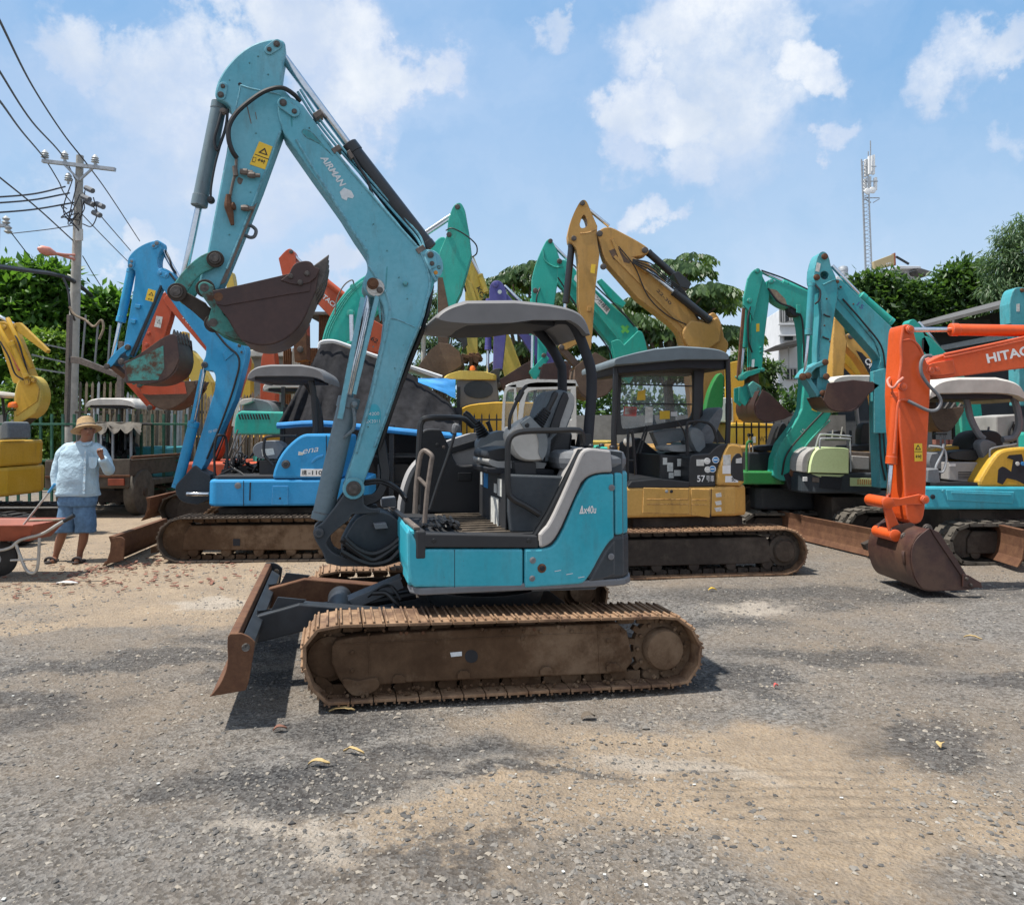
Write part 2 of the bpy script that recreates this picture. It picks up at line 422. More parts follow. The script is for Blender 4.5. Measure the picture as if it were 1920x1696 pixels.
def prism2(th, name, pl, sz, off, thick, mat, bev=.006, hole=None, **k):
 n = len(sz)
 if hole:
  # ring-shaped faces: outline and hole joined by two slits
  i0 = min(range(n), key=lambda i: (sz[i][0] - hole[0][0]) ** 2 + (sz[i][1] - hole[0][1]) ** 2)
  A = sum(sz[i][0] * sz[(i + 1) % n][1] - sz[(i + 1) % n][0] * sz[i][1] for i in range(n)); h = list(hole); m = len(h)
  B = sum(h[i][0] * h[(i + 1) % m][1] - h[(i + 1) % m][0] * h[i][1] for i in range(m))
  if A * B > 0: h = [h[0]] + h[:0:-1]
  al = list(sz) + h; N = n + m; v = [pl.g(a, b, off) for a, b in al] + [pl.g(a, b, off + thick) for a, b in al]
  import mathutils.geometry as mg
  tri = mg.tessellate_polygon([[Vector((a, b, 0)) for a, b in sz], [Vector((a, b, 0)) for a, b in h]])
  f = [tuple(t) for t in tri] + [tuple(i + N for i in t[::-1]) for t in tri]
  f += [(i, (i + 1) % n, (i + 1) % n + N, i + N) for i in range(n)] + [(n + i, n + (i + 1) % m, n + (i + 1) % m + N, n + i + N) for i in range(m)]
  return mesh_obj(name, v, f, mat, th, **k)
 n = len(sz); v = [pl.g(a, b, off) for a, b in sz] + [pl.g(a, b, off + thick) for a, b in sz]
 f = [tuple(range(n)), tuple(range(2 * n - 1, n - 1, -1))] + [(i, (i + 1) % n, (i + 1) % n + n, i + n) for i in range(n)]
 return mesh_obj(name, v, f, mat, th, bev=bev, **k)
def plate(th, name, pl, pts, off, thick, mat, bev=.006, hole=None, **k):
 if hole: k['hole'] = [pl.sz(x, y, off) for x, y in rnd(hole)]
 return prism2(th, name, pl, [pl.sz(x, y, off) for x, y in rnd(pts)], off, thick, mat, bev, **k)
def decal(th, name, pl, pts, off, mat, t=.003): return plate(th, name, pl, pts, off, t, mat, 0)
def tubepx(th, name, pl, pts, r, mat, smooth=True, res=8, k=6):
 """pts: (px,py,off)"""
 w = [pl.w(x, y, o) for x, y, o in pts]
 if len(w) > 2 and smooth: w = spl(w, k)
 return MB().tube(w, r, res).build(name, mat, th, smooth=True)
def cylpx(th, name, pl, a, b, off, rpx, mat, cap=None, res=18, rings=True):
 p, q = pl.w(*a, off), pl.w(*b, off); L = (q - p).length; r = rpx / F * (p.y + q.y) / 2
 prof = [(0, r * .9), (.004, r), (L - .004, r), (L, r * .9)]
 if rings: prof = [(0, r * .9), (.004, r * 1.06), (.05, r * 1.06), (.052, r), (L - .075, r), (L - .073, r * 1.09), (L - .004, r * 1.09), (L, r)]
 return MB().lathe(p, q - p, prof, res).build(name, mat, th, smooth=True)
def pin(th, pl, px, py, off, rpx, mat='pin_steel', thick=.03, boss=None, name='pin', bolt=True, inset=0):
 c = pl.w(px, py, off); r = rpx / F * c.y; m = MB()
 m.lathe(c + pl.n * .002, -pl.n, [(0, r), (thick * .6, r), (thick * .7, r * .93), (thick * .7, r * .72), (thick, r * .66), (thick, r * .3), (thick * 1.05, r * .1)], 20)
 o = m.build(name, mat, th, smooth=True)
 if boss:
  MB().lathe(c + pl.n * .004, -pl.n, [(0, r * 1.45), (thick * .35, r * 1.45), (thick * .42, r * 1.38)], 24).build('boss', boss, th, smooth=True)
 return o
def keeper(th, pl, a, b, off, rpx, mat, mat2='pin_steel'):
 """oval pin plate with pin head and bolt"""
 c0, c1 = Vector(a), Vector(b); d = (c1 - c0); an = math.degrees(math.atan2(d.y, d.x))
 pts = arcn(a[0], a[1], rpx, an + 90, an + 270, 8) + arcn(b[0], b[1], rpx * .9, an - 90, an + 90, 8)
 o = plate(th, 'pin_plate', pl, pts, off - .012, .014, mat, .003)
 pin(o, pl, a[0], a[1], off - .012, rpx * .62, mat2, .018, name='pin')
 pin(o, pl, b[0], b[1], off - .012, rpx * .45, mat2, .014, name='bolt')
def loft(th, name, pl, pts, ref, slices, mat, px=True, smooth=True, bev=0):
 """pts outline; slices [(off, scale_s, scale_z)] or with (.., ds, dz)"""
 sz = [pl.sz(x, y, ref) for x, y in rnd(pts)] if px else rnd(pts)
 cs = (min(a for a, b in sz) + max(a for a, b in sz)) / 2; cz = (min(b for a, b in sz) + max(b for a, b in sz)) / 2
 n = len(sz); v = []; f = []
 for sl in slices:
  off, fx, fz = sl[:3]; ds, dz = (sl[3:] + (0, 0))[:2]
  for a, b in sz: v.append(pl.g(cs + (a - cs) * fx + ds, cz + (b - cz) * fz + dz, off))
 m = len(slices)
 for i in range(m - 1):
  for k in range(n):
   k2 = (k + 1) % n; f.append((i * n + k, i * n + k2, (i + 1) * n + k2, (i + 1) * n + k))
 f += [tuple(range(n)), tuple(range(m * n - 1, (m - 1) * n - 1, -1))]
 return mesh_obj(name, v, f, mat, th, smooth=smooth, bev=bev)
def rl(o0, o1, r=.03, q=.04):
 """rounded slice list between two offsets"""
 return [(o0, 1 - q * 1.6, 1 - q * 1.6), (o0 + r * .3, 1 - q * .6, 1 - q * .6), (o0 + r, 1, 1), (o1 - r, 1, 1), (o1 - r * .3, 1 - q * .6, 1 - q * .6), (o1, 1 - q * 1.6, 1 - q * 1.6)]
def planx(th, name, pl, so, z0, z1, mat, bev=.01, smooth=False):
 """vertical extrusion of a plan outline [(s,off)]"""
 n = len(so); v = [pl.g(a, z0, b) for a, b in so] + [pl.g(a, z1, b) for a, b in so]
 f = [tuple(range(n)), tuple(range(2 * n - 1, n - 1, -1))] + [(i, (i + 1) % n, (i + 1) % n + n, i + n) for i in range(n)]
 return mesh_obj(name, v, f, mat, th, bev=bev, smooth=smooth)
def text(th, s, pl, a, b, hpx, off, mat, bold=.0, name='lettering', shear=0, ext=.0015):
 cu = bpy.data.curves.new('txt', 'FONT'); cu.body = s; cu.size = 1; cu.offset = bold; cu.extrude = 0; cu.shear = shear
 to = bpy.data.objects.new('txt', cu); COL.objects.link(to)
 dg = bpy.context.evaluated_depsgraph_get(); dg.update()
 me = bpy.data.meshes.new_from_object(to.evaluated_get(dg)); bpy.data.objects.remove(to)
 if not me.vertices: return None
 xs = [v.co.x for v in me.vertices]; ys = [v.co.y for v in me.vertices]
 A, B = pl.w(*a, off), pl.w(*b, off); ex = B - A; L = ex.length; ex.normalize(); ez = -pl.n; ey = ez.cross(ex)
 h = hpx / F * A.y; x0, x1, y0, y1 = min(xs), max(xs), min(ys), max(ys)
 v = [A + ex * ((p.co.x - x0) / (x1 - x0) * L) + ey * ((p.co.y - y0) / (y1 - y0) * h) + ez * ext for p in me.vertices]
 f = [tuple(p.vertices) for p in me.polygons]
 return mesh_obj(name, v, f, mat, th)
def bucket(th, pl, side, back, off, width, mat, teeth=(), ears=None, earmat=None, ntooth=4, lip=None, name='bucket', tw=3):
 """side: px outline of the near cheek; back: open px polyline of the curved shell; lip: px line of cutting edge"""
 r = plate(th, name, pl, side, off, .018, mat, .004)
 sz = [pl.sz(x, y, off) for x, y in side2(side)]
 prism2(r, 'cheek', pl, sz, off + width - .018, .018, mat, .004)
 bz = [pl.sz(x, y, off) for x, y in back]; n = len(bz); v = []
 # smoothed shell
 bs = spl([(a, b, 0) for a, b in bz], 5); t = .014; n = len(bs)
 for i, p in enumerate(bs):
  q = bs[min(i + 1, n - 1)] - bs[max(i - 1, 0)]; q.normalize(); nn = Vector((-q.y, q.x, 0))
  cen = Vector((sum(a for a, b in sz) / len(sz), sum(b for a, b in sz) / len(sz), 0))
  if (cen - p).dot(nn) < 0: nn = -nn
  pi = p + nn * t
  v += [pl.g(p.x, p.y, off + .012), pl.g(p.x, p.y, off + width - .012), pl.g(pi.x, pi.y, off + width - .012), pl.g(pi.x, pi.y, off + .012)]
 f = []
 for i in range(n - 1):
  a = i * 4; b = a + 4
  f += [(a, a + 1, b + 1, b), (a + 1, a + 2, b + 2, b + 1), (a + 2, a + 3, b + 3, b + 2), (a + 3, a, b, b + 3)]
 f += [(0, 1, 2, 3), (n * 4 - 4, n * 4 - 3, n * 4 - 2, n * 4 - 1)]
 mesh_obj('shell', v, f, mat, r, smooth=True)
 if teeth:
  for k in range(ntooth):
   o = off + .02 + (width - .1) * k / max(1, ntooth - 1)
   prism2(r, 'tooth', pl, [pl.sz(x, y, off) for x, y in side2(teeth)], o, .055, 'pin_steel' if mat != 'orange' else mat, .006)
 if ears:
  for o in (off + width * .5 - .13, off + width * .5 + .11):
   prism2(r, 'ear', pl, [pl.sz(x, y, off) for x, y in side2(ears)], o, .022, earmat or mat, .004)
 return r
def side2(p): return rnd(p)
def crawler(th, pl, s0, s1, h, off, width, steel=True, mat='track_dark', fmat='frame_dark', path=None, pitch=.14, hub_front=False, drop=.0, detail=True, z0=0, parts=True):
 """one crawler: belt with shoes, side frame, idler, sprocket, rollers. s0 front (image left), s1 rear"""
 r = h / 2
 if path is None:
  path = arcn(s0 + r, z0 + r, r, 90, 270, 10) + arcn(s1 - r, z0 + r, r, -90, 90, 10)
 P = [Vector((a, b, 0)) for a, b in path]; P.append(P[0]); seg = [(P[i + 1] - P[i]).length for i in range(len(P) - 1)]; T = sum(seg)
 N = max(12, int(round(T / pitch))); step = T / N
 def at(d):
  d %= T
  for i, l in enumerate(seg):
   if d <= l: return P[i] + (P[i + 1] - P[i]) * (d / l)
   d -= l
  return P[0].copy()
 cen = Vector(((s0 + s1) / 2, z0 + r, 0)); m = MB(); ch = MB(); G = MB()
 rng = random.Random(int(s0 * 100) + N)
 for k in range(N):
  a, b = at(k * step), at((k + 1) * step); t = (b - a); l = t.length; t /= l; nn = Vector((t.y, -t.x, 0))
  mid = (a + b) / 2
  if nn.dot(mid - at(k * step + T * .5 + step)) < 0: nn = -nn
  U = pl.u * t.x + Vector((0, 0, t.y)); V = pl.n; Z = pl.u * nn.x + Vector((0, 0, nn.y))
  c = pl.g(mid.x, mid.y, off + width / 2)
  w2 = width * (1 if steel else 1); jit = rng.uniform(-.004, .004) if steel else 0
  m.box(c - Z * .014 + V * jit, (l * (.955 if steel else 1.05), w2, .018 if steel else .035), (U, V, Z))
  if steel:
   for q in (-.42, -.02, .38):
    m.box(c + Z * .002 + U * l * q + V * jit, (.012, w2 * .985, .013), (U, V, Z))
  else:
   sd = .5 if k % 2 else -.5
   m.box(c + Z * .012 + V * w2 * .16 * sd * 2, (l * .45, w2 * .62, .03), (U, V, Z))
   m.box(c + Z * .006 - V * w2 * .38 * sd * 2, (l * .3, w2 * .2, .022), (U, V, Z))
  if detail and steel:
   ch.lathe(pl.g(mid.x, mid.y, off + width * .36 - .016) - Z * .05 + U * l * .38, V, [(0, .024), (width * .28 + .032, .024)], 8)
   for o in (off + width * .36, off + width * .64):
    cc = pl.g(mid.x, mid.y, o) - Z * .05
    ch.box(cc, (l * .62, .022, .052), (U, V, Z))
 belt = m.build('crawler_belt', mat, th, bev=.003 if detail and steel else 0)
 if detail and steel: ch.build('track_chain', fmat, belt)
 if not parts: return belt
 fo = off + width * .22; fw = width * .56
 fr = [(s0 + r * 1.05, z0 + h * .26), (s0 + r * 1.1, z0 + h * .62), (s0 + r * 1.35, z0 + h * .80), (s1 - r * 1.75, z0 + h * .80), (s1 - r * 1.62, z0 + h * .70), (s1 - r * 1.55, z0 + h * .27), (s1 - r * 2.0, z0 + h * .24)]
 f_ = prism2(th, 'track_frame', pl, fr, fo, fw, fmat, .012)
 # idler and sprocket
 rr = r - .07
 MB().lathe(pl.g(s0 + r, z0 + r, fo + fw * .15), pl.n, [(0, rr * .55), (.01, rr), (fw * .7 - .01, rr), (fw * .7, rr * .55)], 28).build('idler', fmat, th, smooth=True)
 sp = MB(); sp.lathe(pl.g(s1 - r, z0 + r, fo - .02), pl.n, [(0, rr * .62), (.012, rr * .66), (.02, rr * .9), (.05, rr * .92), (.06, rr * .7), (fw, rr * .7)], 28)
 for k in range(14):
  an = 2 * math.pi * k / 14; d = Vector((math.cos(an), math.sin(an)))
  U = pl.u * d.x + Vector((0, 0, d.y)); V = pl.n
  sp.box(pl.g(s1 - r + d.x * rr * .95, z0 + r + d.y * rr * .95, fo + .04), (.05, .03, .035), (U, V, U.cross(V)))
 s_ = sp.build('sprocket', fmat, th, smooth=True)
 MB().lathe(pl.g(s1 - r, z0 + r, fo + .02), -pl.n, [(0, rr * .66), (.055, rr * .66), (.07, rr * .6), (.072, rr * .3), (.074, rr * .05)], 26).build('drive_hub', 'frame_mud' if fmat == 'frame_mud' else 'track_dark', s_, smooth=True)
 n = 5; x0, x1 = s0 + r * 1.5, s1 - r * 1.7
 for k in range(n):
  s = x0 + (x1 - x0) * k / (n - 1)
  MB().lathe(pl.g(s, z0 + .115, fo + .01), pl.n, [(0, .035), (.004, .058), (.05, .062), (.052, .04), (fw - .06, .04), (fw - .055, .062), (fw - .02, .058), (fw - .015, .03)], 14).build('track_roller', fmat, th, smooth=True)
 return belt
def blade(th, a, b, z0, h, mat='rust', back=.10, name='blade', fwd=None, top=.05):
 """curved dozer blade between ground points a (near) and b (far); fwd = direction the blade faces"""
 a, b = Vector((a[0], a[1], 0)), Vector((b[0], b[1], 0)); ax = (b - a); L = ax.length; ax /= L
 fw = Vector((-ax.y, ax.x, 0)) if fwd is None else Vector(fwd).normalized(); up = Vector((0, 0, 1))
 prof = [(back * .85, 0), (back * .25, .22), (0, .5), (-.005, .78), (.02, 1.0)]
 inn = [(-top, 1.0), (-top * .9, .78), (-top * .8, .5), (back * .02, .2), (back * .62, 0)]
 pr = [a * 0 + fw * p + up * (z0 + h * q) for p, q in prof + inn]; n = len(pr)
 v = [a + p for p in pr] + [b + p for p in pr]
 f = [tuple(range(n)), tuple(range(2 * n - 1, n - 1, -1))] + [(i, (i + 1) % n, (i + 1) % n + n, i + n) for i in range(n)]
 return mesh_obj(name, v, f, mat, th, bev=.004)
# ---------------------------------------------------------------- ground
def sstep(a, b, x):
 t = max(0, min(1, (x - a) / (b - a))); return t * t * (3 - 2 * t)
def gz(x, y):
 """gentle unevenness of the yard"""
 dip = -.052 * sstep(-1.2, 1.2, x) * (1 - sstep(2.4, 4.4, x)) * sstep(2.2, 4.2, y) * (1 - sstep(6.6, 7.6, y))
 n = noise.noise(Vector((x * .9, y * .9, 3.1))) * .012 + noise.noise(Vector((x * 3.3, y * 3.3, 7.1))) * .006
 k = 1 if y < 9 else max(0, 1 - (y - 9) / 3)
 return dip + n * k * (.5 if 4 < y < 7 else 1)
def make_ground():
 m, nt, b = nodes('ground'); N = nt.nodes; L = nt.links
 tc = N.new('ShaderNodeTexCoord'); V = tc.outputs['Object']
 # warped coordinates for the patches
 f_big, nb = noise_ramp(nt, .55, .42, .60, 9, .66, V)
 f_mid, nm = noise_ramp(nt, 2.3, .38, .62, 10, .7, V)
 f_fine, nf = noise_ramp(nt, 95, .30, .70, 4, .6, V)
 f_fine2, nf2 = noise_ramp(nt, 26, .35, .65, 8, .75, V)
 def vor(sc):
  vo = N.new('ShaderNodeTexVoronoi'); vo.inputs['Scale'].default_value = sc; L.new(V, vo.inputs['Vector']); sp = N.new('ShaderNodeSeparateColor'); L.new(vo.outputs['Color'], sp.inputs[0]); return vo, sp.outputs[0]
 vo, va = vor(62); vo2, vb = vor(24)
 vs = N.new('ShaderNodeMapRange'); vs.interpolation_type = 'SMOOTHSTEP'; L.new(va, vs.inputs['Value'])
 grey = mixc(nt, vs.outputs[0], (.062, .060, .057), (.31, .295, .275))
 big = N.new('ShaderNodeMapRange'); big.inputs['From Min'].default_value = .72; big.inputs['From Max'].default_value = .76; L.new(vb, big.inputs['Value'])
 grey = mixc(nt, mul(nt, big.outputs[0], .35), grey, (.26, .24, .22))
 grey = mixc(nt, mul(nt, f_fine2, .55), grey, (.17, .152, .132))
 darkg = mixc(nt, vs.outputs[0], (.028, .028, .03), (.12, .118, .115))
 brown = mixc(nt, f_fine2, (.27, .20, .132), (.43, .335, .235))
 brown = mixc(nt, mul(nt, vs.outputs[0], .35), brown, (.36, .30, .24))
 pale = mixc(nt, f_fine, (.38, .33, .27), (.52, .46, .39))
 def ell(cx, cy, rx, ry, rot=0, soft=.55):
  mp = N.new('ShaderNodeMapping'); mp.vector_type = 'TEXTURE'
  mp.inputs['Location'].default_value = (cx, cy, 0); mp.inputs['Rotation'].default_value = (0, 0, R(rot)); mp.inputs['Scale'].default_value = (rx, ry, 1e6)
  nz = N.new('ShaderNodeTexNoise'); nz.inputs['Scale'].default_value = 1.1; nz.inputs['Detail'].default_value = 7; nz.inputs['Roughness'].default_value = .65; L.new(V, nz.inputs['Vector'])
  sb = N.new('ShaderNodeVectorMath'); sb.operation = 'SUBTRACT'; L.new(nz.outputs['Color'], sb.inputs[0]); sb.inputs[1].default_value = (.5, .5, .5)
  sc = N.new('ShaderNodeVectorMath'); sc.operation = 'SCALE'; L.new(sb.outputs[0], sc.inputs[0]); sc.inputs['Scale'].default_value = 1.6
  ad = N.new('ShaderNodeVectorMath'); L.new(V, ad.inputs[0]); L.new(sc.outputs[0], ad.inputs[1])
  L.new(ad.outputs[0], mp.inputs[0])
  ln = N.new('ShaderNodeVectorMath'); ln.operation = 'LENGTH'; L.new(mp.outputs[0], ln.inputs[0])
  r = N.new('ShaderNodeMapRange'); r.interpolation_type = 'SMOOTHSTEP'; r.inputs['From Min'].default_value = 1.1; r.inputs['From Max'].default_value = 1 - soft; L.new(ln.outputs['Value'], r.inputs['Value'])
  return r.outputs[0]
 col = mixc(nt, mul(nt, f_big, .6), grey, (.25, .195, .14))
 def add(col, lst, c2, k):
  for e in lst:
   col = mixc(nt, mul(nt, ell(*e), k), col, c2)
  return col
 # sandy brown patches, then dark gravel patches
 col = add(col, [(.95, 3.95, 1.3, .5, -6), (1.0, 3.4, 1.3, .55, -8), (0, 3.2, 1.0, .3, 0), (-3.2, 7.9, 3.4, 1.7, 8), (-4.6, 9.9, 5, 2.6, 0), (-5.5, 13, 6, 2.5, 0), (-2.4, 6.6, 1.6, .6, 0), (1.6, 3.2, 1.0, .5, 20), (-.6, 8.2, 1.4, .8, 0), (-2.2, 6.3, 1.8, .35, 0), (-3.9, 6.2, 1.0, .3, 0)], brown, .95)
 col = add(col, [(-.42, 3.35, .32, .1, 10), (-.35, 3.62, .30, .12, 0), (.75, 3.75, .5, .16, 0), (-2.7, 7.0, .6, .3, 0), (2.1, 6.9, .5, .2, 0), (-.9, 3.15, .25, .1, 0)], pale, .75)
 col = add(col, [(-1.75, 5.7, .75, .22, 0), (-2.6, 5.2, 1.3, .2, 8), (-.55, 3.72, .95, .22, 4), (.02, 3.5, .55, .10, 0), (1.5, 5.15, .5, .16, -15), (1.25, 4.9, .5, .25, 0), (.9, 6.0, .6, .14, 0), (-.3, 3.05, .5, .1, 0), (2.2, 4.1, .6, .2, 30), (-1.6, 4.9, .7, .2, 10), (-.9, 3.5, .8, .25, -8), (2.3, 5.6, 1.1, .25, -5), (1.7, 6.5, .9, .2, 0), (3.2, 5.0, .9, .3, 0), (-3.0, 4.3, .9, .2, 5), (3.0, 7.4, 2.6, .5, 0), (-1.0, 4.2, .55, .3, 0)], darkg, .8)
 col = mixc(nt, mul(nt, f_mid, .35), col, (.14, .122, .105))
 # bright chips
 sp, _ = noise_ramp(nt, 210, .72, .76, 2, .5, V)
 col = mixc(nt, mul(nt, sp, .4), col, (.45, .42, .38))
 L.new(col, b.inputs['Base Color']); b.inputs['Roughness'].default_value = .95; b.inputs['Specular IOR Level'].default_value = .15
 h = N.new('ShaderNodeMath'); h.operation = 'ADD'; L.new(nf2, h.inputs[0]); L.new(mul(nt, vo.outputs['Distance'], .55), h.inputs[1])
 h2 = N.new('ShaderNodeMath'); h2.operation = 'ADD'; L.new(h.outputs[0], h2.inputs[0]); L.new(mul(nt, nm, 3.0), h2.inputs[1])
 wv = N.new('ShaderNodeTexWave'); wv.bands_direction = 'Y'; wv.inputs['Scale'].default_value = 3.2; wv.inputs['Distortion'].default_value = 5; wv.inputs['Detail'].default_value = 3; wv.inputs['Detail Scale'].default_value = .7; L.new(V, wv.inputs['Vector'])
 tm = mul(nt, wv.outputs['Fac'], mul(nt, ell(1.15, 3.5, .9, .55, -10), 1.5))
 h3 = N.new('ShaderNodeMath'); h3.operation = 'ADD'; L.new(h2.outputs[0], h3.inputs[0]); L.new(tm, h3.inputs[1])
 bump(nt, b, h3.outputs[0], .9, .022)
 # one sheet : fine near, coarse far
 xs = sorted(set([-300, -150, -80, -40, -24, -16] + [round(-12 + .12 * i, 3) for i in range(201)] + [16, 24, 40, 80, 150, 300]))
 ys = sorted(set([-40, -15, -4, 0] + [round(1.2 + .1 * i, 3) for i in range(108)] + [14, 17, 21, 26, 34, 50, 80, 150, 320]))
 v = [(x, y, gz(x, y) if (-12 <= x <= 12 and 1.2 <= y <= 12) else 0) for y in ys for x in xs]; n = len(xs)
 f = [(j * n + i, j * n + i + 1, (j + 1) * n + i + 1, (j + 1) * n + i) for j in range(len(ys) - 1) for i in range(n - 1)]
 o = mesh_obj('ground', v, f, 'ground', smooth=True, autos=False); tag(o, kind='structure')
make_ground()
def make_gravel():
 rng = np.random.default_rng(3)
 n = 52000
 y = 2.3 + (rng.random(n) ** 1.3) * 8.5
 x = (rng.random(n) * 2 - 1) * (y * .72 + .2)
 dens = np.array([noise.noise(Vector((a * 1.1, b * 1.1, 5))) for a, b in zip(x, y)])
 keep = rng.random(n) < np.clip(.62 + dens * 1.5, .12, 1)
 x, y = x[keep], y[keep]; n = len(x)
 base = np.array([(1, 0, 0), (0, 1, 0), (-1, 0, 0), (0, -1, 0), (0, 0, 1), (.6, .6, .5), (-.6, .6, .45), (-.6, -.6, .5), (.6, -.6, .45)], float)
 faces = np.array([(0, 5, 8), (1, 6, 5), (2, 7, 6), (3, 8, 7), (0, 1, 5), (1, 2, 6), (2, 3, 7), (3, 0, 8), (4, 5, 6), (4, 6, 7), (4, 7, 8), (4, 8, 5)])
 size = .0035 + .011 * rng.random(n) ** 3.2 + (rng.random(n) > .997) * .01
 V = np.repeat(base[None], n, 0) * (1 + rng.normal(0, .18, (n, 9, 1))) * size[:, None, None] * np.stack([rng.uniform(.8, 1.5, n), rng.uniform(.7, 1.2, n), rng.uniform(.5, .9, n)], 1)[:, None, :]
 a = rng.random(n) * 6.283; c, s = np.cos(a)[:, None], np.sin(a)[:, None]
 X = V[..., 0] * c - V[..., 1] * s + x[:, None]; Y = V[..., 0] * s + V[..., 1] * c + y[:, None]
 gzv = np.array([gz(p, q) for p, q in zip(x, y)]); Z = V[..., 2] + gzv[:, None]
 P = np.stack([X, Y, Z], -1).reshape(-1, 3); Fc = (faces[None] + (np.arange(n) * 9)[:, None, None]).reshape(-1, 3)
 me = bpy.data.meshes.new('gravel'); me.from_pydata(P.tolist(), [], Fc.tolist())
 m, nt, b = nodes('stones'); g = nt.nodes.new('ShaderNodeNewGeometry'); r = nt.nodes.new('ShaderNodeValToRGB'); nt.links.new(g.outputs['Random Per Island'], r.inputs[0])
 e = r.color_ramp.elements; e[0].color = (.06, .058, .056, 1); e[1].color = (.31, .285, .25, 1)
 q = r.color_ramp.elements.new(.5); q.color = (.19, .175, .155, 1); q = r.color_ramp.elements.new(.93); q.color = (.27, .235, .19, 1)
 nt.links.new(r.outputs[0], b.inputs['Base Color']); b.inputs['Roughness'].default_value = .9
 me.materials.append(m); o = bpy.data.objects.new('gravel', me); COL.objects.link(o); tag(o, 'loose grey and brown gravel stones strewn over the yard', 'gravel', kind='stuff')
make_gravel()
